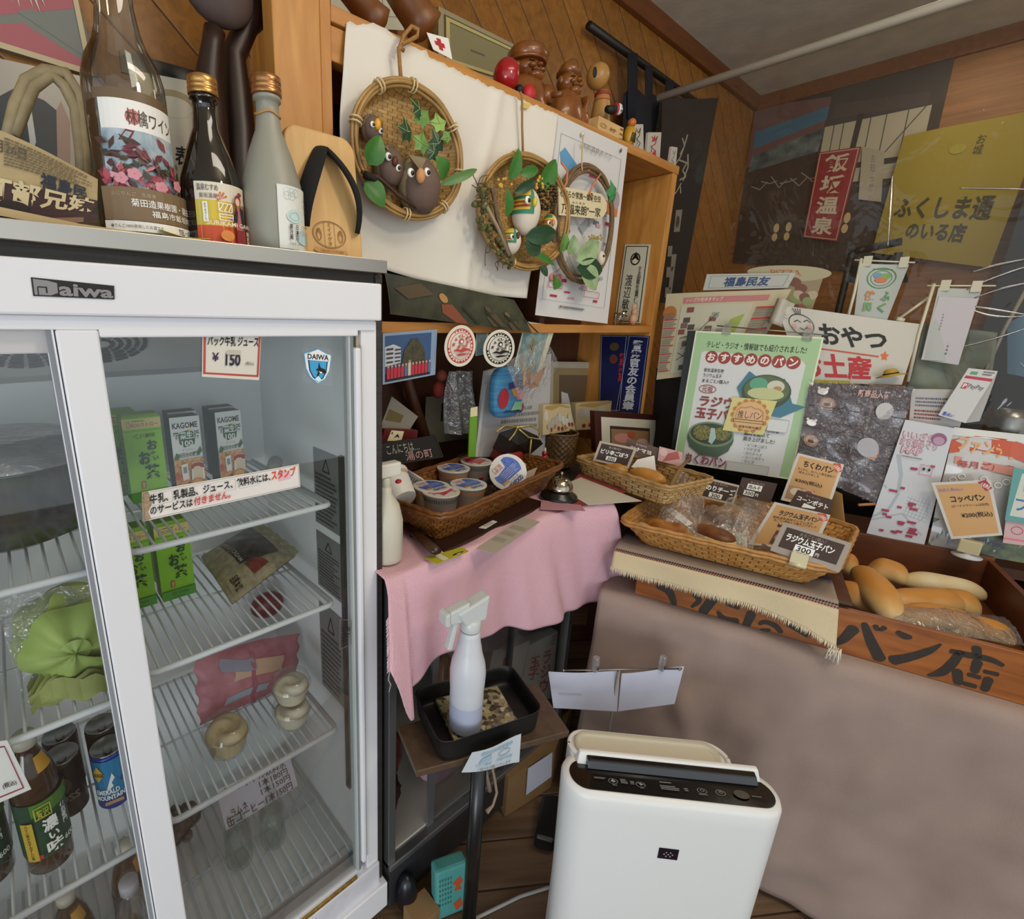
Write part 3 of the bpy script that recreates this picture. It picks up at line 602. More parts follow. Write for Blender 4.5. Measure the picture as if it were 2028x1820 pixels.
b=MB();b.T=Matrix.Translation((p.x,.86,.226));b.lathe([(.0165,.222),(.0168,.242),(.0155,.2455),(.001,.2455)],M('#dcdce0',.4),28);b.build('cap',wb)
def can(loc,body,art,label,h=.122,R=.0285):
 t=thing('drink_can',label,'can',loc,'drink cans in the fridge');ca=M('#9b9c9c',.3,metal=1)
 b=MB();b.T=Matrix.Translation(loc);b.lathe([(R*.9,0),(R,.004),(R,h*.93),(R*.94,h*.97)],body,36,cap=True)
 if art:
  for f in art(R):pass
 b.build('can_body',t)
 b=MB();b.T=Matrix.Translation(loc);b.lathe([(R*.94,h*.965),(R*.97,h*.985),(R*.95,h),(R*.9,h),(R*.86,h*.975),(.001,h*.972)],ca,36);b.ell((0,-.008,h*.985),(.007,.010,.0015),ca,12,6);b.build('lid',t);return t,loc,R,h
def canart(t,loc,R,fn,a0=-2.5,sp=1.9,z0=.005,hh=.108):
 mb=MB();mb.T=Matrix.Translation(loc);c=Card([(0,0,0),(1,0,0),(1,0,1),(0,0,1)],100,200,BLK,th=0,nrm=(0,-1,0));c.mb=MB();fn(c)
 for i,f in enumerate(c.mb.f):
  vs=[c.mb.v[k]for k in f];mb.add([((R+.0013-p.y)*math.cos(a0+sp*p.x),(R+.0013-p.y)*math.sin(a0+sp*p.x),z0+hh*p.z)for p in vs],[tuple(range(len(vs)))],c.mb.mats[c.mb.m[i]])
 mb.build('print',t)
def blueart(c):
 for k in range(6):c.rect(k*17,40,k*17+17,200,M('#2c8fc4',.3,metal=.3))
 c.poly([(20,50),(60,150),(78,110),(88,122),(100,60)],M('#1b4f9c',.3));c.poly([(36,70),(60,150),(66,128),(56,110),(60,96)],WHT);c.poly([(20,120),(4,150),(22,186),(40,150)],M('#d9ad34',.3));c.text('GEORGIA',5,142,39,158,BLK,.02)
 c.text('EMERALD',10,66,74,86,WHT,.03);c.text('MOUNTAIN',8,42,86,62,WHT,.03);c.rect(30,18,80,32,M('#b58f62',.3))
cp=PZ(228,1603,.605)
ck=can((cp.x+.006,cp.y+.028,.606),M('#1740a8',.3,metal=.3),None,'blue coffee can with a mountain on the third left fridge shelf');canart(ck[0],ck[1],ck[2],blueart,a0=-2.75)
def bossart(c):c.disc(45,130,26,34,M('#55493c',.35));c.disc(45,126,14,20,BLK);c.text('BOSS',10,62,90,92,M('#7b7062',.35),.04)
BB=M('#2c241f',.35,metal=.4,var=.3,vs=60)
dk=can((ck[1][0]-.068,ck[1][1]+.030,.606),BB,None,'dark brown coffee can standing between the tea bottle and the blue can');canart(dk[0],dk[1],dk[2],bossart,a0=-2.7)
dup(dk[0],(ck[1][0]-.066,ck[1][1]+.09,.606),label='dark coffee can in the back row behind the brown one');dup(dk[0],(ck[1][0]+.0,ck[1][1]+.068,.606),label='dark coffee can in the back row behind the blue can')
#  on top of the fridge
TZ=1.5955
def wrapcyl(mb,loc,R,fn,W,Hh,a0,sp,z0,hh,paper=None):
 c=Card([(0,0,0),(1,0,0),(1,0,1),(0,0,1)],W,Hh,BLK,th=0,nrm=(0,-1,0));c.mb=MB()
 if paper:
  for k in range(14):c.rect(W*k/14,0,W*(k+1)/14,Hh,paper);c.lay-=.00025
  c.lay+=.0003
 fn(c)
 for i,f in enumerate(c.mb.f):
  vs=[c.mb.v[k]for k in f];mb.add([(loc[0]+(R+.0013-p.y)*math.cos(a0+sp*p.x),loc[1]+(R+.0013-p.y)*math.sin(a0+sp*p.x),loc[2]+z0+hh*p.z)for p in vs],[tuple(range(len(vs)))],c.mb.mats[c.mb.m[i]])
wc=(.184,.84,TZ);wt=thing('wine_bottle','tall clear bottle of apple wine with a flower label on the fridge top','bottle',wc)
b=MB();b.T=Matrix.Translation(wc);WG=glassy('clear_bottle',(.80,.77,.68),.10,.02,edge=.8);R=.050
b.lathe([(.03,.006),(R-.004,0),(R,.006),(R,.19),(R*.985,.205),(R*.88,.225),(R*.66,.245),(.027,.262),(.0225,.29),(.0215,.34),(.0215,.38),(.0225,.385)],WG,48,cap=False)
b.lathe([(.001,.012),(.03,.006)],WG,48,cap=False);b.build('bottle_body',wt)
b=MB();b.T=Matrix.Translation(wc);b.lathe([(.0225,.345),(.0235,.347),(.0235,.405),(.001,.405)],M('#7a1f25',.35,metal=.4),28);b.build('cap',wt)
b=MB();b.T=Matrix.Translation(wc);b.lathe([(R-.003,.004),(R-.003,.172),(.001,.172)],glassy('pale_wine',(.80,.72,.58),.02,.1,haze=.25,hcol='#8f7a5a'),40);b.build('wine',wt)
def wineart(c):
 c.disc(40,148,9,9,M('#cf6f72',.5));c.text('林檎ワイン',32,138,96,158,M('#4d4434',.5),.005)
 for k in range(10):c.rect(k*10,58,k*10+10,132,M('#7f97a6',.45,col2='#c3ccd0',vs=40));c.lay-=.00025
 c.lay+=.0003;r=random.Random(11)
 c.poly([(20,118),(30,132),(40,131),(34,120)],MAR)
 for k in range(120):
  x,y=r.uniform(2,98),r.uniform(58,118)-8*(k%2);a=r.uniform(0,6.3);l=r.uniform(10,26);w=r.uniform(2,5)
  if y>92 and x>55 and k%3:continue
  col=r.choice(['#3f4030','#4f3128','#6e3237','#8d4048','#5a5636','#704048'])if y>84 else r.choice(['#c9848f','#b5525e','#8f3440','#d9a3aa','#4d3a2e'])
  c.poly([(x,y),(x+l*.5*math.cos(a)-w*math.sin(a),y+l*.5*math.sin(a)+w*math.cos(a)),(x+l*math.cos(a),y+l*math.sin(a)),(x+l*.5*math.cos(a)+w*math.sin(a),y+l*.5*math.sin(a)-w*math.cos(a))],M(col,.5));c.lay-=.0002
 c.lay+=.0008
 for x,y in((20,70),(34,76),(84,72),(60,64)):
  for k in range(5):c.disc(x+4*math.cos(k*1.26),y+4*math.sin(k*1.26),3.6,3.6,M('#d5909a',.5),12);c.lay-=.0002
  c.lay+=.0012
 for k in range(10):c.rect(k*10,16,k*10+10,58,M('#7d6648',.5));c.lay-=.00025
 c.lay+=.0003;c.text('ふじりんご　生産者',10,47,52,52,M('#b9a888',.5),0);c.text('菊田造果樹園・菊田',28,34,98,44,WHT,.01);c.text('福島市飯坂町',46,22,98,31,WHT,.01)
 for k in range(10):c.rect(k*10,2,k*10+10,15,WHT);c.lay-=.00025
 c.lay+=.0003;c.text('◆りんご100%使用したお酒です',6,6,56,11,GRY,0);c.text('TEL・024',74,5,98,12,BLK,0)
b=MB();wrapcyl(b,wc,R,wineart,100,168,-2.45,1.95,.012,.158,WHT);b.surf(lambda u,v:(wc[0]+(R+.0002)*math.cos(-2.6+2.7*u),wc[1]+(R+.0002)*math.sin(-2.6+2.7*u),TZ+.170+.012*v),20,1,M('#6f5a40',.5));b.build('label',wt)
def sake(loc,R,h,mat,capm,label,name,art,W,Hh,a0,sp,z0,hh,paper,neck):
 t=thing(name,label,'bottle',loc);b=MB();b.T=Matrix.Translation(loc)
 b.lathe([(.001,.004),(R*.8,.002),(R*.95,0),(R,.005),(R,h*.34),(R*.97,h*.42),(R*.72,h*.58),(R*.42,h*.72),(R*.36,h*.82),(R*.36,h*.87),(R*.44,h*.875),(R*.44,h*.895),(R*.38,h*.9),(R*.38,h*.97)],mat,44);b.build('bottle_body',t)
 b=MB();b.T=Matrix.Translation(loc);q=R*.46;b.lathe([(q,h*.90),(q*1.03,h*.905),(q*1.03,h*.925),(q*.96,h*.93),(q*1.03,h*.936),(q*1.0,h*.95),(q*.96,h*.955),(q*1.02,h*.962),(q,h*.995),(q*.9,h),(.001,h)],capm,36);b.build('cap',t)
 if neck:b=MB();b.T=Matrix.Translation(loc);b.tube([(R*.40*math.cos(a*PI/10),R*.40*math.sin(a*PI/10),h*.80+.002*math.sin(a))for a in range(20)],.0018,M('#b98d55',.4),6,closed=True);b.build('neck_cord',t)
 b=MB();wrapcyl(b,loc,R,art,W,Hh,a0,sp,z0,hh,paper);b.build('label',t)
GOLD=M('#c79a5b',.28,metal=.85)
def brownart(c):
 for k in range(8):c.rect(k*12.5,0,k*12.5+12.5,38,M('#d0532a',.5));c.lay-=.00025
 for k in range(8):c.rect(k*12.5,38,k*12.5+12.5,84,M(['#c6b53c','#cdb73a','#d6ba3a','#d9b93b','#d6a93a','#d1963c','#b07a44','#9c6840'][k],.5));c.lay-=.00025
 c.lay+=.0003;c.text('温泉むすめ',4,100,38,112,GRY,.02);c.text('飯坂温泉',8,87,36,96,GRY,.01);c.rect(12,44,20,80,WHT);c.text('おやまさくら',14,47,18,78,BLK,0,vert=True)
 for k in range(5):c.poly([(43,88),(43+9*math.cos(.3+k*.75),88+12*math.sin(.3+k*.75)),(43+9*math.cos(.6+k*.75),88+12*math.sin(.6+k*.75))],M('#d2562c',.5))
 c.lay+=.0003;c.frame(36,64,58,80,1.5,WHT);c.line([(37,65),(44,79)],1.5,WHT);c.line([(44,65),(51,79)],1.5,WHT);c.line([(51,65),(57,79)],1.5,WHT);c.frame(36,48,58,60,1.5,WHT);c.line([(37,54),(57,54)],1.5,WHT)
 c.poly([(62,8),(74,8),(76,64),(72,74),(64,74),(62,60)],M('#bb6a68',.5));c.poly([(62,8),(74,8),(75,34),(62,34)],M('#8c2f3d',.5));c.poly([(57,50),(63,78),(66,66),(64,44)],M('#1d2433',.5));c.poly([(73,46),(70,78),(78,72),(82,40),(77,38)],M('#1d2433',.5))
 c.disc(67,88,6,10,M('#8f3a34',.5));c.disc(66,85,4,7,M('#e6bfa2',.5));c.disc(70,99,4,4,M('#8f3a34',.5));c.text('SURIKAMI GAWA',18,38,98,46,M('#efd9c2',.5),.015);c.disc(46,20,10,10,M('#e08a3a',.5));c.text('純米酒',80,6,88,34,M('#efd9c2',.5),.01,vert=True)
sake((.281,.82,TZ),.0435,.231,M('#120b06',.06,coat=1,name='brown_glass'),GOLD,'brown glass sake bottle with an orange label and a gold cap','sake_bottle',brownart,100,116,-2.42,1.9,.006,.084,M('#ddd3bd',.5),False)
def frostart(c):
 for k in range(5):c.ring(20+10*(k%3),96-6*(k//3),8,7,1,M('#c9d6d3',.5))
 c.disc(34,56,18,11,M('#c8dcd8',.5));c.disc(58,22,22,12,M('#bcd6d6',.5));c.ring(34,56,12,7,1,M('#a9cbc6',.5))
 for ch,y0,y1 in(('摺',66,98),('上',42,60),('川',6,36)):c.text(ch,68,y0,90,y1,BLK,.0)
 c.text('日本酒',34,16,41,42,BLK,.02,vert=True);c.text('要冷蔵',20,16,27,42,BLK,.02,vert=True);c.frame(52,28,62,42,1,M('#b9a06a',.5));c.text('内容量 300ml',18,6,44,11,GRY,0)
FG=M('#9b998a',.42,trans=.12,name='frosted_glass');
sake((.368,.800,TZ),.0465,.249,FG,M('#c08a58',.28,metal=.8,var=.3,vs=90),'frosted grey sake bottle with a white calligraphy label, beside the sandal','sake_bottle',frostart,92,106,-1.85,1.5,.010,.088,M('#dfe0d8',.5),True)
gt=thing('wooden_sandal','pale wooden geta sandal with black thong standing upright on the fridge top','sandal',(.475,.82,TZ));GW=wood('sandal_wood','#c69a5c','#d6ad70',5,(10,10,1),.5)
gq=[PY(u,v,.80)for u,v in((586,502),(717,520),(718,255),(568,247))]
cx=sum((p.x for p in gq))/4;hw=.0665;gz0,gz1=TZ,1.803
b=MB();N8=10;outl=[]
def corner(cx_,cz_,r,a0):return[(cx_+r*math.cos(a0+k*PI/2/N8),cz_+r*math.sin(a0+k*PI/2/N8))for k in range(N8+1)]
outl=corner(cx+hw-.022,gz0+.022,.022,-PI/2)+corner(cx+hw-.026,gz1-.026,.026,0)+corner(cx-hw+.026,gz1-.026,.026,PI/2)+corner(cx-hw+.022,gz0+.022,.022,PI)
def gy(z):return .795+.028*(z-gz0)/.21
n=len(outl);b.add([(x,gy(z),z)for x,z in outl]+[(x,gy(z)+.017,z)for x,z in outl],[tuple(range(n))[::-1],tuple(range(n,2*n))]+[(i,(i+1)%n,n+(i+1)%n,n+i)for i in range(n)],GW)
o=b.build('sole',gt,bevel=.003)
for dz in(.055,.14):
 b=MB();b.box((cx-hw+.004,gy(gz0+dz)+.016,gz0+dz-.012),(cx+hw-.004,gy(gz0+dz)+.055,gz0+dz+.012),GW);b.build('tooth',gt,bevel=.002)
for sgn in(-1,1):
 b=MB();P=[]
 for k in range(15):
  t=k/14;x=cx+.002+sgn*(.006+.048*math.sin(t*PI*.56)**1.1);z=gz1-.028-.125*t**1.15;P.append((x,gy(z)-.004-.022*math.sin(PI*t)*.9,z))
 b.tube(P,[.0125+.003*math.sin(PI*k/14)for k in range(15)],M('#0c0b0b',.85,bump=.4,bs=300,name='black_velvet'),12,flat=.35);b.build('thong',gt)
c=Card([(cx-.036,gy(gz0+.014)-.0007,gz0+.014),(cx+.036,gy(gz0+.014)-.0007,gz0+.014),(cx+.036,gy(gz0+.07)-.0007,gz0+.07),(cx-.036,gy(gz0+.07)-.0007,gz0+.07)],72,56,BLK,th=0,nrm=(0,-1,0));c.mb=MB();BR=M('#8d6132',.6)
c.ring(36,32,33,22,1.2,BR);c.ring(36,32,30.5,19.8,.5,BR);c.line([(26,12),(26,52)],.7,BR);c.line([(46,12),(46,52)],.7,BR);c.text('ミイイゲタ',32,14,40,51,BR,.01,vert=True)
for x in(15,57):c.ring(x,31,5,10,1.4,BR);c.line([(x,40),(x-3,32)],1.4,BR);c.line([(x,40),(x+3,32)],1.4,BR)
c.poly([(6,10),(66,8),(70,4),(62,0),(10,2),(2,5)],M('#c09055',.6));c.text('下駄の町いいざか温泉',14,3,60,7,BR,0);c.done('brand_mark',parent=gt)
LD=wood('dark_ladle','#23140c','#36211a',5,(3,3,1),.4);LDG=M('#4b3a35',.6,var=.2)
def ladle(pts,rr,label,tip,tr):
 t=thing('wooden_ladle',label,'ladle',pts[0],'dark ladles');b=MB();b.tube(pts,rr,LD,14);b.build('handle',t)
 b=MB();b.ell(tip,tr,LDG,24,14);b.build('bowl',t)
lp=[PY(u,v,1.0)for u,v in((420,510),(418,400),(418,280),(415,215),(413,150),(420,90),(425,60))];lp[0].z=TZ+.001
ladle(lp,[.032,.034,.031,.027,.022,.017,.018],'dark wooden ladle standing on end behind the brown bottle',PY(432,-22,1.0),(.062,.022,.055))
lp=[PY(u,v,1.03)for u,v in((478,500),(476,380),(474,260),(468,180),(462,110),(490,50),(520,20))];lp[0].z=TZ+.001
ladle(lp,[.030,.032,.029,.026,.022,.02,.022],'dark wooden ladle standing on end just left of the pine post',PY(545,-45,1.03),(.075,.022,.06))
ct=thing('framed_certificate','framed certificate with brush writing behind the wine and sake bottles','certificate',(.30,1.12,TZ))
q4=[PY(290,470,1.12),PY(400,480,1.12),PY(400,165,1.12),PY(268,140,1.12)];q4[0].z=q4[1].z=TZ+.004
c=Card(q4,110,300,M('#cfc5ae',.6));c.disc(58,262,40,20,M('#a8946c',.6));c.disc(58,256,34,16,M('#cfc5ae',.6));c.text('表',58,168,84,198,BLK,.02);c.text('章',58,110,84,140,BLK,.02);c.text('状',58,56,84,86,BLK,.02);c.done('sheet',parent=ct)
b=MB();b.hexa([q4[3]+Vector(d)for d in((-.02,.01,-.004),(.16,.01,.0),(.16,.018,0),(-.02,.018,-.004),(-.02,.01,.03),(.16,.01,.034),(.16,.018,.034),(-.02,.018,.03))],M('#1d1611',.35));b.build('frame_bar',ct)
c=Card([PY(u,v,1.285)for u,v in((-150,50),(193,152),(150,-20),(-150,-100))],340,160,M('#7d8078',.6),th=.012)
RS=M('#b0646a',.6);c.poly([(0,40),(120,60),(340,128),(340,160),(150,160),(0,90)],RS);c.poly([(120,8),(330,-2),(340,16),(190,66),(140,50)],RS);c.poly([(180,86),(330,30),(336,60),(220,100)],M('#7d8078',.6))
for k in range(7):c.poly([(150+k*13,150),(165+k*13,150),(160+k*15,110-8*(k%3))],M('#c9bfb4',.6))
c.poly([(0,0),(330,-3),(340,160),(326,160),(318,9),(0,14)],M('#c6b48e',.5));c.done('framed_poster','grey and dusty red poster in a cream frame on the wall above the fridge','poster')
np_=[PY(u,v,.80)for u,v in((-60,462),(192,440),(196,352),(-60,235))]
c=Card(np_,250,210,M('#b59f73',.7,var=.1,vs=40,name='newsprint'),nu=14,nv=10,bend=lambda u,v:.012*math.sin(u*4)*v,th=.0015)
c.fine(60,140,240,200,M('#6c5f49',.7),9,8);c.text('月26日',40,165,100,190,M('#4b4334',.7),.01);c.text('福島民',128,104,226,150,M('#262b39',.6),.04)
c.rect(0,0,250,104,M('#3a1d1c',.6));c.poly([(0,62),(250,40),(250,96),(0,124)],M('#17130f',.6));c.text('阿部兄妹',20,52,244,112,M('#cdbd93',.6),.05,rot=-.06)
c.disc(76,26,34,30,M('#8a5a44',.6));c.disc(72,46,38,20,M('#221614',.6));c.rect(120,4,220,24,M('#87644e',.6));c.done('newspaper','folded newspaper with a big white-on-black headline lying on the fridge top','newspaper')
b=MB();e=[PY(u,v,.765)for u,v in((-40,402),(160,444),(340,470),(345,476),(160,456),(-40,420))]
b.add([p for p in e]+[p+Vector((0,.09,.012))for p in e],[(0,1,4,5),(1,2,3,4),(0,6,7,1),(1,7,8,2)],M('#c3aa7c',.7));b.build('paper_sheet',solid=.001,tagd=('pale cardboard sheet lying under the newspaper and bottles on the fridge top','paper'))
bk=thing('cane_basket','pale cane basket with looped handles behind the newspaper','basket',(.02,1.0,TZ));CANE=M('#a5946f',.5,var=.2,vs=60)
for pts in([(2,330),(30,210),(52,160),(90,140),(130,145),(158,190),(168,300),(172,400)],[(28,268),(48,215),(66,172),(100,148),(128,170),(150,215),(160,300),(166,400)]):
 b=MB();b.tube([PY(u,v,.97)for u,v in pts],.0085,CANE,10);b.build('handle',bk)
b=MB();b.tube([PY(u,v,.96)for u,v in((-60,300),(0,322),(80,345),(180,372),(260,380))],.010,CANE,10);b.surf(lambda u,v:PY(-60+320*u,330+40*u,.965)*(1-v)+Vector((PY(-60+320*u,400,.965).x,.965,TZ+.002))*v+Vector((0,.0025*math.sin(60*u)*math.cos(40*v),0)),60,12,CANE);b.build('body',bk)
c=Card([PY(u,v,1.1)for u,v in((-120,420),(165,425),(158,150),(-120,90))],280,300,M('#b3aa9c',.5),th=.012)
c.poly([(90,0),(255,0),(262,60),(230,120),(226,220),(200,236),(140,250),(96,220)],M('#45494b',.5));c.poly([(226,60),(252,50),(255,200),(236,240),(226,220)],M('#a3897a',.5));c.poly([(158,240),(170,238),(182,150),(172,120)],M('#c6c3bd',.5));c.done('framed_photograph','framed photograph of a dark-suited figure behind the cane basket','framed photo')
b=MB();b.surf(lambda u,v:PY(322+95*u,462+16*u+6*math.sin(3*u)-8*v*(1-u*.5),.757)+Vector((0,.03*v,.004)),10,3,M('#d6c35a',.6));b.build('yellow_scrap',solid=.001,tagd=('torn scrap of yellow paper in front of the brown sake bottle','paper scrap'))
#  wooden shelf unit behind the counter
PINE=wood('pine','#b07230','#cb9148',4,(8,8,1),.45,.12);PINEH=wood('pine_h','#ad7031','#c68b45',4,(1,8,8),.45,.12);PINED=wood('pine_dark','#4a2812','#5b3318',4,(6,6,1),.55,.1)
SY,SB=.95,1.27
SH_=thing('shelf_unit','pine shelf unit behind the counter, hung with paper and baskets','shelf',(1.3,1.1,1.0))
b=MB();b.box((.549,SY,1.006),(.572,SB,2.62),PINE);b.box((.455,SY,1.597),(.549,SY+.04,2.62),PINE);b.build('side_panel',SH_,bevel=.002)
b=MB();b.box((1.985,SY,1.006),(2.022,SB,2.034),PINE);b.build('side_panel',SH_,bevel=.002)
b=MB();b.box((.572,SY+.005,1.975),(.70,SY+.035,2.032),PINEH);b.build('rail',SH_,bevel=.002)
b=MB();b.box((.572,SY,2.035),(2.03,SB,2.062),PINEH);b.build('shelf_board',SH_,bevel=.002)
b=MB();b.box((.572,SY,1.474),(1.985,SB,1.50),PINEH);b.build('shelf_board',SH_,bevel=.002)
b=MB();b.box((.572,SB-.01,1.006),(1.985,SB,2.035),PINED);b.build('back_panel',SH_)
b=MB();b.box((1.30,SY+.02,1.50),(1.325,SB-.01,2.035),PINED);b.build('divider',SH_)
pq=[PY(u,v,1.25)for u,v in((860,905),(775,660))]
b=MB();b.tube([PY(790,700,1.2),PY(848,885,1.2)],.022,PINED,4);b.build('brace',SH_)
c=Card([PY(u,v,1.27)for u,v in((655,52),(800,60),(800,-40),(655,-40))],140,100,M('#cfcdb8',.6));c.line([(96,40),(96,100)],1.5,GRY);c.line([(20,4),(60,4)],1.2,GRY);c.line([(96,26),(140,26)],1.2,GRY);c.done('ruled_sheet','pale ruled sheet on the wall at the top, behind the carved wood','paper')
for lab,(a,bq),rr in(('dark carved wooden pestle leaning above the torn paper\'s left end',((690,-30),(750,48)),.032),('brown carved wooden pestle leaning left of the red cross card',((785,-40),(842,58)),.042)):
 p0,p1=PY(a[0],a[1],1.13),PY(bq[0],bq[1],1.10);b=MB();CW_=wood('carved_wood','#6b3f1c','#8a5628',5,(3,3,3),.4)
 b.tube([p0,p0*.6+p1*.4,p0*.25+p1*.75,p1,p1+(p1-p0)*.12],[rr,rr,rr*.95,rr*1.15,rr*.5],CW_,14);b.build('wooden_pestle',tagd=(lab,'pestle','carved wooden pestles'))
c=Card([PY(u,v,1.0)for u,v in((858,98),(896,118),(888,76),(845,64))],50,42,WHT,th=.0008);c.rect(12,17,36,27,RED);c.rect(19,9,29,35,RED);c.done('red_cross_card','white card with a red cross at the torn edge of the hanging paper','card')
def tp(u,v):
 a=Vector(PY(715,513,.94));bq=Vector(PY(1045,584,.94));cq=Vector(PY(1106,228,.94));d=Vector(PY(690,42,.94))
 p=(a*(1-u)+bq*u)*(1-v)+(d*(1-u)+cq*u)*v
 p.x-=.030*math.sin(PI*v)*(1-u);p.z-=.022*math.sin(PI*u*.8+.2)*(1-v)
 if v>.985:p.z+=.006*NZ.noise(Vector((u*40,0,0)))+.012*math.sin(PI*u)**2*(1 if u<.3 else 0)
 p.z+=.018*max(0,1-abs(u-.11)/.11)*v**6
 p.y+=.004*math.sin(u*9+v*2)-.006*math.exp(-((u-.55-.1*v)/.03)**2)+.003*math.sin(14*v)
 return p
b=MB();b.surf(tp,90,40,M('#e0dace',.75,name='torn_paper'));b.build('hanging_paper',solid=.0006,tagd=('big torn sheet of white paper hung over the shelf front behind the baskets','paper'))
mq=[PY(u,v,.938)for u,v in((1060,624),(1203,641),(1243,292),(1106,228))]
c=Card(mq,150,380,M('#d6d4d2',.5),th=.001);MR=M('#b32c46',.5);LINE=M('#a9aaa8',.6)
c.frame(8,34,138,352,1,LINE);c.poly([(18,330),(44,308),(36,284),(14,300),(10,318)],M('#5d9ac7',.5));c.rect(52,300,68,314,MR);c.rect(71,296,88,310,MR)
c.rect(112,236,142,262,M('#d6753a',.5));c.disc(136,268,8,18,M('#a99a9e',.5));r=random.Random(3)
c.poly([(60,190),(100,250),(112,250),(70,180)],LINE)
for k in range(34):x,y=r.uniform(14,120),r.uniform(40,230);c.rect(x,y,x+r.uniform(5,15),y+r.uniform(3,8),r.choice([MR,MR,LINE,GRY,M('#c99aa0',.5)]));c.lay-=.0002
c.lay+=.001
for k in range(9):x,y=r.uniform(12,90),r.uniform(40,200);c.line([(x,y),(x+r.uniform(-40,40),y+r.uniform(20,70))],1.4,LINE)
c.fine(40,20,110,28,GRY,1,2);c.frame(14,60,40,74,1,MR);c.disc(20,82,5,8,PNK);c.disc(32,82,5,8,PNK);c.frame(84,52,118,66,1,MR);c.text('飯坂温泉めぐり',44,340,110,350,GRY,0)
c.done('map_sheet','white illustrated town map sheet hung behind the vine wreath','map')
b=MB();p=PY(1154,265,.93);b.ell(p,.006,M('#d9d5b8',.3),10,7);b.build('push_pin',tagd=('pearl push pin at the top of the map sheet','pin'))
b=MB();p=PY(1230,298,.932);b.ell(p,(.004,.003,.006),M('#6a5a3c',.4),10,7);b.build('tack',tagd=('dark tack at the map sheet\'s top right corner','pin'))
c=Card([PY(u,v,.936)for u,v in((1034,214),(1046,215),(1052,206),(1036,203))],10,10,M('#d8bd62',.5),th=.0005);c.done('tape_scrap','scrap of yellow tape at the paper\'s top edge above the second basket','tape')
BAM=M('#b08a50',.42,var=.25,vs=30,name='bamboo');TIE=M('#d3bd8c',.5)
STRIP=weave_mat('bamboo_strips','#c09a5c','#ab8146','#7a5a2c',40,150,'Object',(-PI/2,0,0))
def tray(t,cp,rx,rz,depth,slices=26,ties=()):
 b=MB()
 def f(u,v):
  a=2*PI*u;r=v;k=min(1,r/.86);y=0 if r<=.86 else-depth*((r-.86)/.14)
  q=.86+.14*(r-.86)/.14 if r>.86 else r
  x=rx*q*math.cos(a);z=rz*q*math.sin(a);w=.0016*math.sin(z*900)*(1 if int((x+9)/.028)%2 else-1)if r<.9 else 0
  return(cp.x+x,cp.y+y+w,cp.z+z)
 b.surf(f,72,slices,STRIP,True,cu=True);b.surf(lambda u,v:(cp.x+rx*1.0*math.cos(-2*PI*u)*(.9+.1*v),cp.y+.004-(depth+.002)*v,cp.z+rz*math.sin(-2*PI*u)*(.9+.1*v)),72,3,BAM,True,cu=True);b.build('woven_tray',t)
 b=MB()
 for k,(dr,dy)in enumerate(((.0,0),(.006,.004),(-.005,.005),(.002,.009))):
  b.tube([(cp.x+(rx+dr)*math.cos(2*PI*i/64),cp.y-depth+dy+.001*math.sin(i*.9+k),cp.z+(rz+dr)*math.sin(2*PI*i/64))for i in range(64)],.0040,BAM,6,closed=True)
 b.build('rim',t)
 for a in ties:
  b=MB();q=Vector((cp.x+rx*math.cos(a),cp.y-depth+.004,cp.z+rz*math.sin(a)));tg=Vector((-math.sin(a),0,math.cos(a)));rd=Vector((math.cos(a),0,math.sin(a)))
  for s in(-.004,.004):b.tube([q+tg*s+rd*(.0125*math.cos(j*PI/5))+Vector((0,.011*math.sin(j*PI/5),0))for j in range(10)],.0019,TIE,6,closed=True)
  b.build('rim_tie',t)
 return t
G1=M('#3f7a2c',.45,var=.25,vs=40,name='leaf_green');G2=M('#22472a',.4,var=.2,vs=40,name='ivy_dark');G3=M('#6d9a45',.45,var=.3,vs=40,name='ivy_light');GM=M('#a3c27a',.5);EYEW=M('#ecebe4',.2);PUP=M('#0d0d0d',.15);TWIG=M('#4d3322',.7,var=.3,vs=60)
def eye(o,p,r,t,dx=.15):
 b=MB();b.ell(p,(r,r*.45,r),EYEW,14,9);b.ell(p+Vector((dx*r,-r*.4,-.1*r)),(r*.55,r*.25,r*.55),PUP,12,7);return b.build('eye',o)
def owl(t,u,v,w,h,y,bodym,backm,beakm,eyes,beak,crest=True,split=True):
 p=PY(u,v,y);s=mpp(p);rx,rz=w*s/2,h*s/2
 b=MB();b.ell(p,(rx,rx*.8,rz),bodym,26,18,fn=lambda q:1-.16*max(0,q.z)-.05*(q.z<-.9));o=b.build('owl',t)
 b=MB();b.ell(p+Vector((0,rx*.16,rz*.05)),(rx*1.08,rx*.78,rz*1.04),backm,26,16,fn=lambda q:1-.14*max(0,q.z));b.build('wing_wrap',o)
 for(eu,ev,er)in eyes:eye(o,PY(eu,ev,y-rx*.72/1),er*s,t)
 (bu,bv,bl)=beak;b=MB();q=PY(bu,bv,y-rx*.80);b.ell(q,(bl*s*.42,bl*s*.35,bl*s*.62),beakm,12,9,fn=lambda z:1+.25*z.z);b.build('beak',o)
 if crest:
  b=MB();q=PY(bu,bv-bl*.6,y-rx*.74);ww=w*s*.26
  b.add([q,q+Vector((-ww,.012,h*s*.24)),q+Vector((ww,.012,h*s*.24)),q+Vector((0,.03,h*s*.2))],[(0,1,2),(0,2,3),(0,3,1),(1,3,2)],backm);b.build('crest',o)
 return o
OB=thing('owl_basket','large round bamboo tray with grey clay owls and ivy, hung on the torn paper','wall basket',PY(800,430,.92),'owl decorations on the shelf front')
cL,cR,cT,cBm=PY(695,240,.91),PY(905,310,.91),PY(793,166,.91),PY(838,434,.91)
bc=Vector(((cL.x+cR.x)/2,.93,(cT.z+cBm.z)/2));rx,rz=(cR.x-cL.x)/2,(cT.z-cBm.z)/2
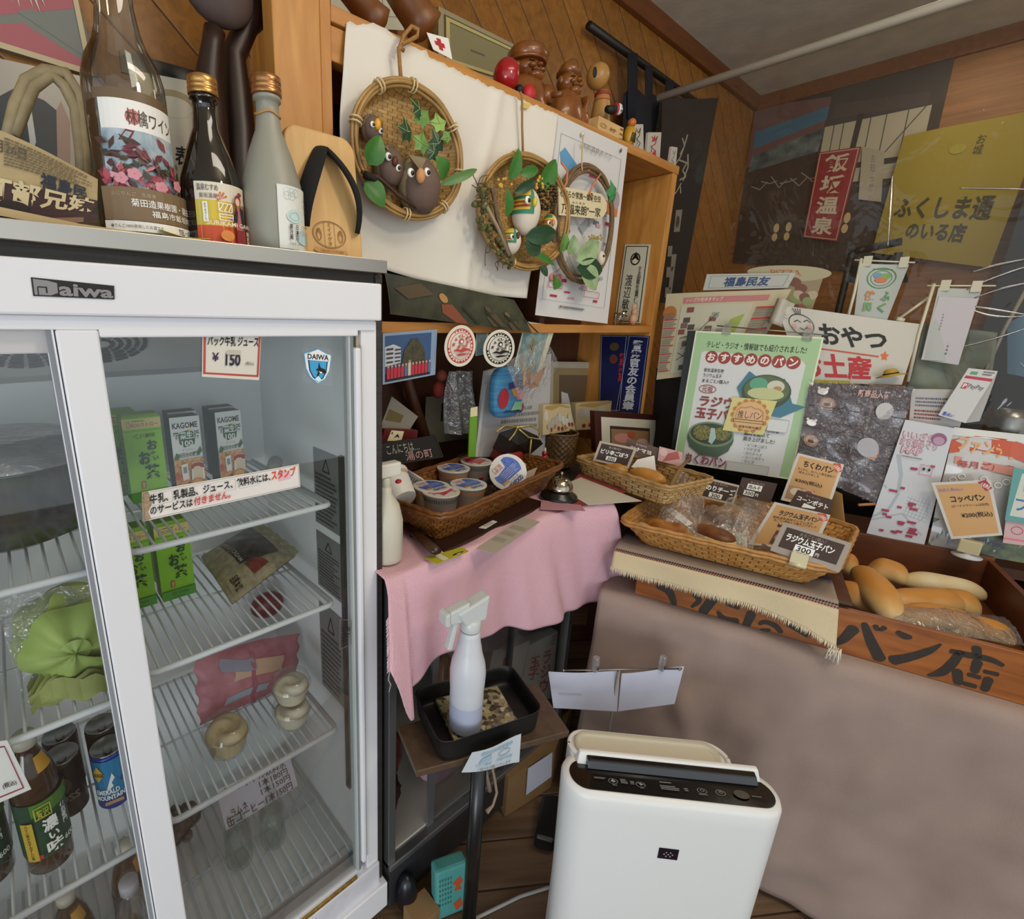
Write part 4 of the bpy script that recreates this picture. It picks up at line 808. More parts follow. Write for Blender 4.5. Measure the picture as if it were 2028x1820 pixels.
tray(OB,bc,rx,rz,.035,ties=(PI*.5,PI*.70,PI*.93,PI*.20,-.12,-PI*.27,-PI*.53))
b=MB();cp=[PY(u,v,.915)for u,v in((795,165),(792,130),(790,98),(800,70),(815,52),(828,58),(826,72),(812,80),(796,88),(789,92),(800,100))];b.tube(cp,.0042,M('#a5773f',.7,var=.3,vs=200),7);b.build('hanging_cord',OB)
CLAY=M('#6a5549',.7,var=.12,vs=60,name='grey_clay');CLAYB=M('#8a7a5c',.75,var=.25,vs=50);BKY=M('#e0a326',.35);BKO=M('#c98f5c',.6);BKD=M('#5a2a20',.5)
owl(OB,833,366,88,112,.895,CLAY,CLAYB,BKO,((814,342,8),(846,341,8)),(833,352,22))
owl(OB,772,328,60,80,.905,CLAY,CLAYB,BKD,((769,310,7.5),(788,332,7)),(782,322,15))
owl(OB,738,253,46,52,.905,CLAY,CLAYB,BKY,((738,246,5.5),(754,259,5.5)),(748,249,17))
for(u,v,r,m,a)in((806,262,30,G2,.1),(838,234,27,G3,.6),(829,217,26,G2,.9),(835,285,29,G3,-.3),(867,285,29,G2,.5),(870,246,25,M('#8fb257',.5),.2),(858,303,22,G2,1.2),(886,270,16,G3,2.0)):
 b=MB();p=PY(u,v,.885-.012*rnd.random());ivy(b,p,r*mpp(p),m,a,Vector((rnd.uniform(-.3,.3),-1,rnd.uniform(-.2,.3))),mid=GM);b.build('ivy_leaf',OB)
for a,e,w,m,cv in(((728,326),(752,268),46,G1,.1),((722,360),(760,412),44,G1,.12),((880,355),(860,310),38,G1,.15),((872,366),(942,336),18,M('#5c8045',.5),.18)):
 b=MB();p=PY(*a,.885);leaf(b,p,PY(*e,.875),w*mpp(p),m,cv);b.build('leaf',OB)
b=MB();b.tube([PY(u,v,.885)for u,v in((716,340),(750,352),(790,388),(825,412))],.0035,TWIG,7);b.tube([PY(u,v,.88)for u,v in((722,345),(736,352),(748,360))],.007,M('#1f1210',.8),7);b.build('twig',OB)
BB_=thing('bird_basket','round bamboo tray with green and yellow birds, pine cone and moss, left of the wreath','wall basket',PY(1030,530,.92),'owl decorations on the shelf front')
cL,cR,cT,cBm=PY(944,430,.91),PY(1117,440,.91),PY(1035,311,.91),PY(1035,530,.91)
bc=Vector(((cL.x+cR.x)/2,.928,(cT.z+cBm.z)/2));tray(BB_,bc,(cR.x-cL.x)/2,(cT.z-cBm.z)/2,.035,ties=(PI*.62,PI*.98,-PI*.6))
b=MB();b.tube([PY(u,v,.925)for u,v in((1036,312),(1034,250),(1034,190),(1030,182))],.003,M('#9a7448',.7),7);b.build('hanging_cord',BB_)
IV=M('#d9cfbd',.7,name='ivory_clay');TEAL=M('#2f7f62',.6);MUS=M('#d8b036',.6)
def bird(u,v,w,h,y,e,bk,bm,cap):
 p=PY(u,v,y);s=mpp(p);rx,rz=w*s/2,h*s/2
 b=MB();b.ell(p,(rx,rx*.85,rz),IV,26,18,fn=lambda q:1-.18*max(0,q.z));o=b.build('bird',BB_)
 b=MB();b.surf(lambda U,V:(p.x+rx*1.03*(1-.18*max(0,-math.cos(PI*(.42+.58*V))))*math.sin(PI*(.45+.55*V))*math.cos(PI*(.72+.70*U)),p.y+rx*.88*math.sin(PI*(.45+.55*V))*math.sin(PI*(.72+.70*U)),p.z-rz*1.03*math.cos(PI*(.42+.58*V))*(1-.18*max(0,-math.cos(PI*(.42+.58*V))))),16,12,MUS if cap=='y' else TEAL);b.build('wing_wrap',o)
 for k,(v0,v1,m)in enumerate(((.08,.30,MUS),(.13,.18,M('#9c4a22',.6)),(.21,.26,M('#9c4a22',.6)),(.38,.66,MUS if cap!='y' else TEAL),(.86,.93,MUS))):
  b=MB();g=1.045+.004*k
  b.surf(lambda U,V:(p.x+rx*g*(1-.18*max(0,-math.cos(PI*(.42+.58*(v0+(v1-v0)*V)))))*math.sin(PI*(.45+.55*(v0+(v1-v0)*V)))*math.cos(PI*(.82+.50*U)),p.y+rx*.89*math.sin(PI*(.45+.55*(v0+(v1-v0)*V)))*math.sin(PI*(.82+.50*U))*1.02,p.z-rz*g*math.cos(PI*(.42+.58*(v0+(v1-v0)*V)))*(1-.18*max(0,-math.cos(PI*(.42+.58*(v0+(v1-v0)*V)))))),12,3,m);b.build('painted_band',o)
 eye(o,PY(e[0],e[1],y-rx*.80),e[2]*s,BB_);b=MB();q=PY(bk[0],bk[1],y-rx*.85);b.ell(q,(bk[2]*s*.45,bk[2]*s*.4,bk[2]*s*.75),bm,12,8);b.build('beak',o)
bird(1042,415,62,96,.900,(1045,396,7.5),(1059,400,12),M('#d6bf2e',.4),'t');bird(1012,476,44,54,.895,(1014,468,5),(1026,466,9),BKD,'t');bird(1089,443,32,42,.898,(1087,441,4.5),(1096,441,8),BKO,'y')
for a,e,w,m,cv in(((1008,356),(1026,293),32,G1,.1),((1068,372),(1100,316),42,G1,.08),((1030,345),(1066,336),22,G1,.1),((1004,430),(1002,372),26,G1,.1),((1018,382),(1060,356),20,G2,.1),((1040,470),(1100,462),36,G2,.1),((1056,500),(1098,526),14,G1,.05),((1040,480),(1070,500),40,G2,.06)):
 b=MB();p=PY(*a,.886);leaf(b,p,PY(*e,.878),w*mpp(p),m,cv);b.build('leaf',BB_)
MOSS=M('#6b6a3a',.9,col2='#4d4527',vs=80,bump=.6,bs=300,name='moss');b=MB()
for k in range(110):
 t=rnd.random();u=948+50*t+rnd.gauss(0,8)+(18*math.sin(PI*(1-t)))*-1+10;v=375+145*t+rnd.gauss(0,6);p=PY(u,v,.892+rnd.uniform(-.012,.008));b.ell(p,rnd.uniform(.003,.008),MOSS,6,4)
b.build('moss',BB_)
b=MB()
for k in range(26):
 p=PY(*rnd.choice([(952,380),(962,500),(985,518),(1000,522),(970,470),(946,366)]),.885);q=p.copy();P=[p]
 d=Vector((rnd.uniform(-1,1),-.4,rnd.uniform(-.6,.8)))
 for j in range(5):d+=Vector((rnd.uniform(-.6,.6),0,rnd.uniform(-.6,.6)));q=q+d.normalized()*.007;P.append(q)
 b.tube(P,.0011,M('#5d4a2c',.8),5)
b.build('dried_sprigs',BB_)
b=MB();b.tube([PY(u,v,.888)for u,v in((975,372),(985,430),(1000,480),(1010,508))],.0055,M('#7a6248',.8,var=.4,vs=60),8);b.tube([PY(u,v,.884)for u,v in((960,402),(985,450),(1008,506))],.0045,M('#9b8a70',.8),8);b.build('twig',BB_)
b=MB();p=PY(1082,388,.888);s=mpp(p)
for k in range(60):
 f=k/60;a=k*2.4;zz=24*s*(2*f-1);rr=22*s*math.sqrt(max(.05,1-(2*f-1)**2));b.ell(p+Vector((rr*math.cos(a),rr*.8*math.sin(a),zz)),(.0055,.0055,.0035),M('#4d3a24',.35,var=.4,vs=100),7,5)
b.build('pine_cone',BB_)
b=MB()
for k in range(22):p=PY((995 if k<9 else 1066)+rnd.gauss(0,6),(365 if k<9 else 360)+rnd.gauss(0,7),.880);b.ell(p,.0038,M('#cfa544',.4),8,6)
b.build('yellow_berries',BB_)
WR=thing('vine_wreath','oval vine wreath with variegated leaves and a wooden name tag, hung over the map','wreath',PY(1155,560,.92),'owl decorations on the shelf front')
wcx,wcz=(PY(1098,440,.915)+PY(1208,450,.915))/2,(PY(1150,325,.915)+PY(1150,558,.915))/2;wx=(PY(1210,450,.915).x-PY(1096,440,.915).x)/2;wz=(PY(1150,318,.915).z-PY(1155,560,.915).z)/2
VINE=M('#7a6040',.75,var=.3,vs=60,name='vine')
for j in range(4):
 b=MB();b.tube([(wcx.x+(wx-.004*j+.006*math.sin(3*a+j))*math.cos(a),.912-.005*(j%2)+.004*math.sin(4*a+j),wcz.z+(wz-.005*j+.006*math.cos(2*a+2*j))*math.sin(a))for a in[2*PI*i/56 for i in range(56)]],.0058-.0006*j,VINE,8,closed=True);b.build('vine',WR)
b=MB();b.tube([PY(u,v,.905)for u,v in((1155,268),(1153,300),(1152,330),(1154,345))],.0022,M('#c0aa84',.7),6);b.build('hanging_cord',WR)
tq=[PY(u,v,.898)for u,v in((1108,426),(1190,434),(1192,384),(1106,368))]
c=Card(tq,86,62,M('#d9cba4',.6),th=.004);c.poly([(84,0),(92,8),(98,22),(98,42),(92,54),(84,62)],M('#d9cba4',.6));c.text('心朗らか家族〜飯坂在住',2,40,84,56,BLK,.015);c.text('ふくろう',24,29,50,34,BLK,.01);c.text('乃福来朗"一家',4,4,84,27,BLK,.005);c.disc(64,57,1.8,2.4,BRN);c.done('name_tag',parent=WR)
for pts in(((1112,322),(1124,338),(1122,362),(1114,376)),((1190,344),(1174,366),(1168,382),(1172,392))):
 b=MB();b.tube([PY(u,v,.894)for u,v in pts],.0028,M('#c9794f',.6),7);b.build('tag_cord',WR)
PALE=M('#9fb886',.5,var=.3,vs=30,name='variegated_leaf')
for a,e,w,m,cv in(((1112,500),(1118,460),30,G3,.05),((1126,505),(1136,464),36,M('#a9bd92',.5,col2='#5f8a4c',vs=25),.06),((1140,515),(1186,480),44,PALE,.05),((1142,530),(1192,536),40,G2,.05),((1150,532),(1180,574),44,PALE,.08),((1100,546),(1096,574),34,G1,.06),((1070,528),(1084,548),18,G2,.06)):
 b=MB();p=PY(*a,.890);leaf(b,p,PY(*e,.882),w*mpp(p),m,cv);b.build('leaf',WR)
b=MB();p=PY(1214,383,.895);ivy(b,p,26*mpp(p),M('#3f8a50',.5,var=.2),.3,mid=None);b.build('ivy_leaf',WR)
b=MB();p=PY(1190,512,.905);b.ell(p,(.016,.012,.022),IV,16,10);b.ell(p+Vector((-.004,-.011,.006)),.004,PUP,8,6);b.build('small_bird',WR)
b=MB()
for k in range(40):q=PY(1178+rnd.gauss(0,7),474+rnd.gauss(0,4),.9);b.ell(q,.003,M('#a8904e',.7),6,4)
b.build('dried_flower',WR)
T2=2.0635
CARV=wood('carving_wood','#6f3d16','#8f5622',6,(6,6,3),.28,.1,coat=.4)
def carving(name,label,u,v,y,w,h,hat,extra):
 p=PY(u,v,y);s=mpp(p);p.z=T2;top=PY(u,v-h,y).z;H_=top-T2;W_=w*s/2
 t=thing(name,label,'wood carving',(p.x,p.y,T2),'carved wooden gods on the shelf top')
 b=MB();b.lathe([(W_*.9,0),(W_*1.1,H_*.08),(W_*1.0,H_*.3),(W_*.85,H_*.5),(W_*.45,H_*.6)],CARV,24,T=Matrix.Translation(p),sy=.7);b.build('robe',t)
 b=MB();hz=T2+H_*.70;b.ell((p.x,p.y,hz),(W_*.62,W_*.55,H_*.16),CARV,22,14);fy=p.y-W_*.52
 b.ell((p.x,fy-.004,hz),(W_*.13,W_*.16,H_*.03),CARV,10,7)
 for sx in(-1,1):b.ell((p.x+sx*W_*.27,fy+.004,hz+H_*.035),(W_*.17,.005,H_*.014),M('#3b1d0a',.4),10,6);b.ell((p.x+sx*W_*.3,fy+.003,hz-H_*.03),(W_*.16,W_*.16,H_*.035),CARV,10,7);b.ell((p.x+sx*W_*.64,p.y,hz),(W_*.1,W_*.15,H_*.06),CARV,8,6)
 b.ell((p.x,fy+.003,hz-H_*.075),(W_*.3,.006,H_*.018),M('#3b1d0a',.4),12,6);b.ell((p.x,fy+.006,hz-H_*.14),(W_*.35,W_*.3,H_*.07),CARV,14,9);b.build('head',t)
 b=MB();hat(b,p,hz,W_,H_);b.build('hat',t);extra(t,p,W_,H_);return t
def flat_hat(b,p,hz,W_,H_):b.lathe([(W_*.70,0),(W_*.78,H_*.02),(W_*.85,H_*.12),(W_*.7,H_*.2),(W_*.3,H_*.225),(.001,H_*.23)],CARV,26,T=Matrix.Translation((p.x,p.y,hz+H_*.075)),sy=.9);b.tube([(p.x+W_*.74*math.cos(a*PI/12),p.y+W_*.66*math.sin(a*PI/12),hz+H_*.09)for a in range(24)],.004,CARV,6,closed=True)
def tall_hat(b,p,hz,W_,H_):b.tube([(p.x,p.y,hz+H_*.1),(p.x+.004,p.y,hz+H_*.2),(p.x+W_*.25,p.y,hz+H_*.30),(p.x+W_*.5,p.y,hz+H_*.36)],[W_*.62,W_*.5,W_*.25,W_*.06],CARV,14)
def mallet(t,p,W_,H_):b=MB();b.tube([(p.x+W_*.9,p.y-.02,T2+H_*.30),(p.x+W_*.95,p.y-.02,T2+H_*.52)],W_*.28,CARV,14);b.tube([(p.x+W_*.98,p.y-.03,T2+H_*.40),(p.x+W_*1.0,p.y-.07,T2+H_*.36)],.008,CARV,8);b.build('mallet',t)
def fish(t,p,W_,H_):
 b=MB();b.ell((p.x+W_*.8,p.y-W_*.4,T2+H_*.22),(W_*.55,W_*.3,H_*.17),CARV,16,10)
 b.tube([(p.x+W_*.8,p.y-W_*.4,T2+H_*.3),(p.x+W_*1.0,p.y-W_*.4,T2+H_*.46),(p.x+W_*.9,p.y-W_*.4,T2+H_*.56)],[W_*.3,W_*.16,W_*.3],CARV,10,flat=.4);b.ell((p.x+W_*1.2,p.y-W_*.62,T2+H_*.15),.008,M('#1a120a',.1),10,7);b.build('fish',t)
carving('god_carving','glossy brown carved god in a round cap, behind the red ball',1040,200,1.06,100,110,flat_hat,mallet)
carving('god_carving','glossy brown carved god in a pointed hat holding a fish, left of the wooden doll',1120,230,1.04,80,112,tall_hat,fish)
rb=thing('red_rattle','glossy red ball above a small red and black figure, at the paper\'s top edge','toy',PY(1010,200,1.0));b=MB();p=PY(1003,151,1.0);s=mpp(p);b.ell(p,(26*s,26*s,29*s),M('#a3141c',.22,coat=.5),26,18,fn=lambda q:1+.06*q.z);b.build('ball',rb)
b=MB();p=PY(1046,188,.99);b.ell(p,(.022,.018,.024),M('#c0202a',.5),16,10);b.ell(PY(1028,178,.99),.012,BLK,12,8);b.build('figure',rb)
c=Card([PY(u,v,.965)for u,v in((1038,198),(1062,204),(1062,196),(1040,188))],24,10,BLK,th=.001);c.text('赤べこ',1,1,23,9,RED,.01);c.done('emblem',parent=rb)
b=MB();p0=PY(1060,205,1.0);p0.z=T2;b.box((p0.x-.05,.985,T2),(p0.x-.0,1.02,T2+.012),M('#2b1a10',.5));b.build('base',rb)
kd=thing('kokeshi_doll','wooden doll with a big round head and red neck stripes on the shelf top','doll',(PY(1188,240,1.05).x,1.05,T2));p=PY(1184,151,1.05);s=mpp(p);DW=M('#b98a4c',.35,var=.1,name='doll_wood')
b=MB();q=Vector((kd.location.x,1.05,T2));hh=PY(1180,174,1.05).z-T2;b.lathe([(.032,0),(.034,.004),(.032,hh*.5),(.026,hh*.8),(.021,hh)],DW,24,T=Matrix.Translation(q));b.build('body',kd)
b=MB();b.ell(p,(22*s,22*s,23*s),DW,26,18);b.build('head',kd)
b=MB();bx=PY(1178,143,1.05-22*s);b.ell(bx,(6*s,.004,9*s),BLK,14,9);b.build('painted_hair',kd)
for k in(0,1):b=MB();b.lathe([(.024,0),(.0255,.002),(.0255,.006),(.024,.008)],M('#a2352a',.5),24,T=Matrix.Translation((q.x,q.y,T2+hh*(.80+.12*k))));b.build('neck_stripe',kd)
mx=[PY(u,v,.965)for u,v in((1180,282),(1230,280),(1235,233),(1190,231))]
for i in(0,1):mx[i].z=T2
MASU=wood('masu_wood','#c9a066','#dab77c',5,(1,6,6),.5);W0,W1=mx[0].x+.002,mx[1].x+.006;Hm=mx[3].z-T2
ms=thing('wooden_measuring_box','small pale square wooden box with a branded ring mark on the shelf edge','box',((W0+W1)/2,.99,T2))
b=MB();b.box((W0,.965,T2),(W1,.973,T2+Hm),MASU);b.box((W0,1.027,T2),(W1,1.035,T2+Hm),MASU);b.box((W0,.973,T2),(W0+.008,1.027,T2+Hm),MASU);b.box((W1-.008,.973,T2),(W1,1.027,T2+Hm),MASU);b.box((W0,.973,T2),(W1,1.027,T2+.008),MASU);b.build('box_body',ms)
c=Card([(W0,.9648,T2),(W1,.9648,T2),(W1,.9648,T2+Hm),(W0,.9648,T2+Hm)],50,48,MASU,th=0);c.mb=MB();c.ring(10,24,7,8,1,BR);c.ring(10,24,4,5,1,BR);c.text('枡',22,18,36,30,BR,.03)
for k in range(3):c.rect(43,5+16*k,49.5,10+16*k,BR)
c.done('brand_mark',parent=ms)
b=MB();p=PY(1213,218,.99);s=mpp(p);b.tube([p+Vector((-.03,0,-.004)),p,p+Vector((.02,0,.006))],[.010,.013,.012],BLK,12);o=thing('ox_toy','small white-faced red and black ox toy lying on the wooden box','toy',p);b.build('body',o)
b=MB();b.ell(p+Vector((.028,-.004,.008)),(.014,.012,.016),M('#d9d7dc',.4),14,9);b.ell(p+Vector((.030,-.016,.012)),.0025,PUP,6,5);b.ell(p+Vector((.026,-.015,.001)),.0025,PUP,6,5);b.build('face',o)
b=MB();b.ell(p+Vector((.014,0,.006)),(.008,.016,.018),M('#a8222a',.4),12,8);b.build('collar',o)
tg=thing('tiger_toy','yellow striped tiger toy on the shelf edge beside the wooden box','toy',(PY(1248,290,.97).x,.97,T2));p=PY(1246,272,.97);p.z=max(p.z,T2+.03);TY=M('#c9961e',.4,var=.2)
b=MB();b.ell(p,(.020,.018,.032),TY,18,12);b.ell(p+Vector((-.004,-.006,.034)),(.014,.013,.013),M('#c06a22',.4),14,9);b.tube([p+Vector((.018,0,-.02)),p+Vector((.030,0,-.01)),p+Vector((.028,0,.012)),p+Vector((.036,0,.02))],.003,BLK,6);b.build('body',tg)
for k in range(5):b=MB();b.tube([p+Vector((-.014+.006*k,-.0185+.0015*abs(k-2),-.022)),p+Vector((-.010+.005*k,-.019+.0015*abs(k-2),.004))],.0014,BLK,5);b.build('stripe',tg)
for k,(q4,lab,ink)in enumerate(((((1254,310),(1274,312),(1274,246),(1254,246)),'white wooden tag with a black cat drawing, behind the tiger toy',BLK),(((1278,322),(1306,326),(1310,262),(1284,262)),'white rounded wooden piece with red and black brush marks at the shelf\'s right end',MAR),(((1326,318),(1340,320),(1342,292),(1330,290)),'narrow white tag standing at the shelf\'s far right corner',GRY))):
 q=[PY(u,v,.975+.01*k)for u,v in q4];q[0].z=q[1].z=T2;c=Card(q,28,64,M('#b9b3a6',.5),th=.008);c.poly([(5,10),(9,20),(7,34),(11,20)],ink);c.line([(8,54),(14,44),(20,56),(16,38),(8,30),(18,22),(12,12)],1.6,ink)
 if k==1:c.poly([(10,14),(20,10),(18,26)],RED);c.poly([(8,42),(14,58),(16,44)],RED)
 c.done('wooden_tag',lab,'tag','wooden tags on the shelf top')
c=Card([PY(u,v,1.25)for u,v in((868,130),(1040,180),(1026,92),(868,12))],170,110,M('#8e8660',.5),th=.02);FC=M('#a49776',.45);DK_=M('#55502f',.5)
c.frame(0,0,170,110,10,FC);c.frame(10,10,160,100,3,DK_);c.frame(13,13,157,97,7,M('#c4b578',.5));c.fine(60,50,100,56,GRY,1,2);c.done('framed_picture','olive picture in a pale wooden frame leaning behind the shelf-top figures','picture')
b=MB();p=PY(1205,205,1.1);b.box((p.x-.03,1.08,T2),(p.x+.05,1.14,T2+.10),M('#8d8a85',.6));b.build('grey_box',bevel=.003,tagd=('plain grey carton behind the wooden doll on the shelf top','box'))
rl=thing('curtain_rail','black rail on the wall with a navy cloth hung from loops','curtain rail',PY(1300,130,1.24));b=MB();b.tube([PY(1166,50,1.26),PY(1400,218,1.26)],.014,M('#17120f',.5),12);b.build('rail',rl)
NAVY=M('#10131f',.85,var=.3,vs=20,name='navy_cloth');b=MB()
b.surf(lambda u,v:PY(1236+84*u-6*(1-v)*(1-u),340-165*v+26*u*v+9*v*math.cos(4*PI*u),1.23)+Vector((0,.010*math.sin(10*u),0)),20,8,NAVY)
for u0,u1 in((1243,1262),(1278,1292),(1318,1334)):b.surf(lambda u,v:PY(u0+(u1-u0)*u+(v<.1)*0,235-(235-(50+(u0-1166)*.72))*v,1.232)*1.0,3,6,NAVY)
b.build('cloth',rl,solid=.003)
c=Card([PY(u,v,.925)for u,v in((780,622),(1060,660),(1018,594),(762,540))],290,90,M('#4a4a36',.5,col2='#353626',vs=20),nu=16,nv=6,bend=lambda u,v:.010*math.sin(PI*u)-.012*(1-v)**2,th=.0008,back=WHT)
OC=M('#5a4a33',.6)
c.poly([(90,40),(112,44),(135,0),(110,0),(88,20)],M('#8a4f35',.5));c.disc(98,56,8,11,M('#b58a4c',.5));c.poly([(180,26),(206,40),(222,8),(190,2)],OC);c.disc(192,48,7,8,OC);c.poly([(230,20),(256,30),(262,0),(236,0)],OC);c.disc(238,42,6,7,M('#7d5f3c',.5));c.poly([(10,60),(60,82),(80,60),(30,40)],OC)
for k in range(4):c.poly([(130+50*k,40),(136+50*k,40),(160+50*k,4),(152+50*k,4)],M('#2d3524',.5))
c.done('painting_print','dark olive print of seated figures curling below the torn paper','print')
c=Card([PY(u,v,.945)for u,v in((758,762),(862,742),(866,652),(758,660))],108,104,M('#8fa3bd',.4),th=.0006)
c.rect(4,4,96,98,M('#3f5b86',.4));c.rect(4,4,96,20,M('#2e2c2c',.5));c.poly([(4,36),(34,40),(34,72),(20,80),(4,76)],M('#c9cbd0',.5))
for k in range(4):c.rect(6,42+9*k,19,46+9*k,M('#3e4450',.5));c.rect(22,43+8*k,33,46+8*k,M('#3e4450',.5))
c.poly([(34,30),(40,66),(54,88),(66,88),(80,64),(84,34)],M('#3c3c2e',.6,col2='#565039',vs=90))
for k in range(13):x=6+k*6.9;col='#c03748' if k not in(5,6,12)else('#5c7095' if k!=6 else '#cfc7b4');c.rect(x,10,x+6,32 if k!=6 else 38,M(col,.5));c.disc(x+3,35 if k!=6 else 41,2.2,3,M('#c49a80',.5),10);c.lay-=.0004
c.done('group_photograph','colour group photo of people in red before a tree, beside the fridge','photo')
def stamp(cx_,cy_,rx_,ry_,ink,lab):
 y=.915;q=[PY(u,v,y)for u,v in((cx_-rx_,cy_+ry_+2),(cx_+rx_,cy_+ry_-4),(cx_+rx_,cy_-ry_-2),(cx_-rx_,cy_-ry_+4))]
 c=Card(q,100,130,WHT,th=0);c.mb=MB();c.disc(50,65,50,65,M('#e2dccd',.6),48);c.ring(50,65,42,55,3,ink);c.ring(50,65,33,43,1.6,ink)
 r=random.Random(5)
 for k in range(26):
  a=2*PI*k/26+.1;
  if k%13<9 or k>13:x,y_=50+37.5*math.cos(a),65+49*math.sin(a);c.disc(x,y_,r.uniform(2,4),r.uniform(2,4),ink,8);c.lay-=.0002
 c.lay+=.0008
 for ch,x,yy in(('ふ',34,88),('く',46,96),('し',57,97),('ま',68,88),('の',70,76),('旅',26,72),('ま',42,64),('っ',54,64),('ぷ',64,66)):c.text(ch,x-4,yy-5,x+5,yy+5,ink,.03)
 c.disc(50,80,7,9,ink,16);c.disc(50,79,4,5,WHT,12);c.poly([(22,52),(34,58),(46,54),(58,60),(74,54),(78,48),(64,50),(50,46),(36,50)],ink);c.poly([(30,40),(50,42),(72,40),(60,36),(40,35)],ink)
 o=c.mb.build('stamp_sticker',solid=.0);tag(o,lab,'stamp card','oval stamp cards');o.modifiers.new('s','SOLIDIFY').thickness=.0006
 o.modifiers['s'].offset=-1
stamp(911,685,31,42,M('#c0453f',.6),'oval card with a red tourist stamp hanging below the print');stamp(988,690,31,38,BLK,'oval card with a black tourist stamp hanging below the print')
for q4,col,lab in((((942,705),(965,700),(968,655),(944,655)),'#7d9aa6','pale blue leaflet between the two oval stamp cards'),(((1010,760),(1070,742),(1101,645),(1040,636)),'#93a8a0','folded pastel leaflet with a white border behind the crane bag')):
 c=Card([PY(u,v,.96)for u,v in q4],60,100,M('#ccc8ae',.6),th=.001);c.rect(2,2,50,96,M(col,.5,col2='#5f7f87',vs=30));c.disc(24,60,6,14,M('#8a8468',.6));c.poly([(4,90),(20,97),(30,88)],M('#c96a5c',.5));c.done('leaflet',lab,'leaflet')
cr=thing('crane_bag','clear bag with an orange paper crane hanging right of the black stamp card','bag',PY(1045,800,.92));q4=[PY(u,v,.915)for u,v in((1042,812),(1108,725),(1082,670),(1000,720))]
b=MB();b.surf(lambda u,v:(q4[0]*(1-u)+q4[1]*u)*(1-v)+(q4[3]*(1-u)+q4[2]*u)*v+Vector((0,-.010*math.sin(PI*u)*math.sin(PI*v)+.003*math.sin(9*u+5*v),0)),14,14,BAG);b.build('bag',cr)
CRN=M('#c98a4c',.55);b=MB();P=lambda u,v,y=.925:PY(u,v,y)
b.add([P(1034,704),P(1042,745),P(1036,762),P(1056,712),P(1050,764),P(1082,724),P(1066,766),P(1050,770),P(1050,748,.905)],[(0,1,2),(3,1,8),(3,8,4),(5,6,4),(2,1,7),(1,8,7),(8,4,7),(4,6,7),(5,8,6)],CRN);b.build('paper_crane',cr,solid=.0006)
b=MB();b.tube([PY(u,v,.912)for u,v in((1053,694),(1057,672),(1052,666),(1050,680),(1053,694))],.0008,STEEL,5);b.build('paper_clip',cr)
po=thing('woven_pouch','rounded blue woven pouch with an apple and boat pattern under the black stamp card','pouch',PY(1000,826,.97));p=PY(1003,776,.97);s=mpp(p);RX,RZ=44*s,50*s
def sq(u,v,g=1.0):
 a=2*PI*u;t=PI*v;e=.55;f=lambda x:math.copysign(abs(x)**e,x);return(p.x+RX*g*f(math.sin(t))*f(math.cos(a)),p.y+.020*g*f(math.sin(t))*f(math.sin(a)),p.z-RZ*g*f(math.cos(t)))
b=MB();b.surf(lambda u,v:sq(u,v),40,24,M('#2f6a98',.8,col2='#4d8fb5',vs=18,stretch=(.2,.2,4),bump=.6,bs=160),cu=True);b.build('body',po)
c=Card([(p.x-RX,p.y-.0205,p.z-RZ),(p.x+RX,p.y-.0205,p.z-RZ),(p.x+RX,p.y-.0205,p.z+RZ),(p.x-RX,p.y-.0205,p.z+RZ)],100,110,BLK,th=0);c.mb=MB()
c.disc(24,44,17,22,M('#a32430',.8));c.poly([(36,76),(84,80),(80,64),(60,66),(40,62)],M('#3a2f6b',.8));c.poly([(58,92),(64,96),(70,92),(65,88),(66,80),(62,80)],M('#6a2f3a',.8));c.poly([(48,62),(76,66),(74,42),(56,48)],M('#b98a3a',.8));c.poly([(66,62),(88,60),(90,38),(70,38)],M('#d27a94',.8));c.poly([(50,16),(92,16),(94,34),(62,34)],M('#7fb08a',.8));c.poly([(88,14),(96,18),(95,30),(88,28)],M('#8f2f3a',.8));c.poly([(24,14),(86,8),(94,14),(60,14),(36,18)],M('#2b3350',.8));c.done('pattern',parent=po)
c=Card([PY(u,v,1.02)for u,v in((940,905),(1085,905),(1092,700),(962,735))],140,200,M('#aaa7a6',.6),th=.01);c.fine(40,60,120,110,GRY,4,6);c.rect(0,0,5,170,M('#c9c8c8',.5));c.done('paper_stack','upright stack of white paperwork behind the blue pouch','papers')
c=Card([PY(u,v,1.0)for u,v in((928,905),(942,905),(946,805),(932,808))],14,100,M('#6da32f',.5),th=.004);c.rect(0,82,14,100,CRM);c.done('green_folder','bright green folder edge left of the upright white papers','folder')
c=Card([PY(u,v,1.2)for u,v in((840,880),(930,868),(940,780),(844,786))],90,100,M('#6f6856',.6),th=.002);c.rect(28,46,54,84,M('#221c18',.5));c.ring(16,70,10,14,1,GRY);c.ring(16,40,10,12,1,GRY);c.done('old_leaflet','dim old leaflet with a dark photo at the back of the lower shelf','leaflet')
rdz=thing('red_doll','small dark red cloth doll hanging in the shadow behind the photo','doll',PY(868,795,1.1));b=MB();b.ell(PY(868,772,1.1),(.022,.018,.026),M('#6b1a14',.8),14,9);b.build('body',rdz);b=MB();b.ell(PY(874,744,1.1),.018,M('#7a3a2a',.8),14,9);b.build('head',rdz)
b=MB();q4=[PY(u,v,1.05)for u,v in((880,860),(950,860),(940,735),(890,735))];b.surf(lambda u,v:(q4[0]*(1-u)+q4[1]*u)*(1-v)+(q4[3]*(1-u)+q4[2]*u)*v+Vector((0,.014*math.sin(12*u+3*v),0)),24,10,BAG);b.build('plastic_bag',tagd=('crumpled clear plastic bag hanging in the lower shelf','bag'))
c=Card([PY(u,v,1.05)for u,v in((750,855),(812,850),(828,825),(776,785))],70,60,M('#8f897c',.6),th=.001);c.rect(4,20,40,40,M('#6f6134',.6));c.done('tilted_sheet','tilted pale sheet in the dark corner beside the fridge','paper')
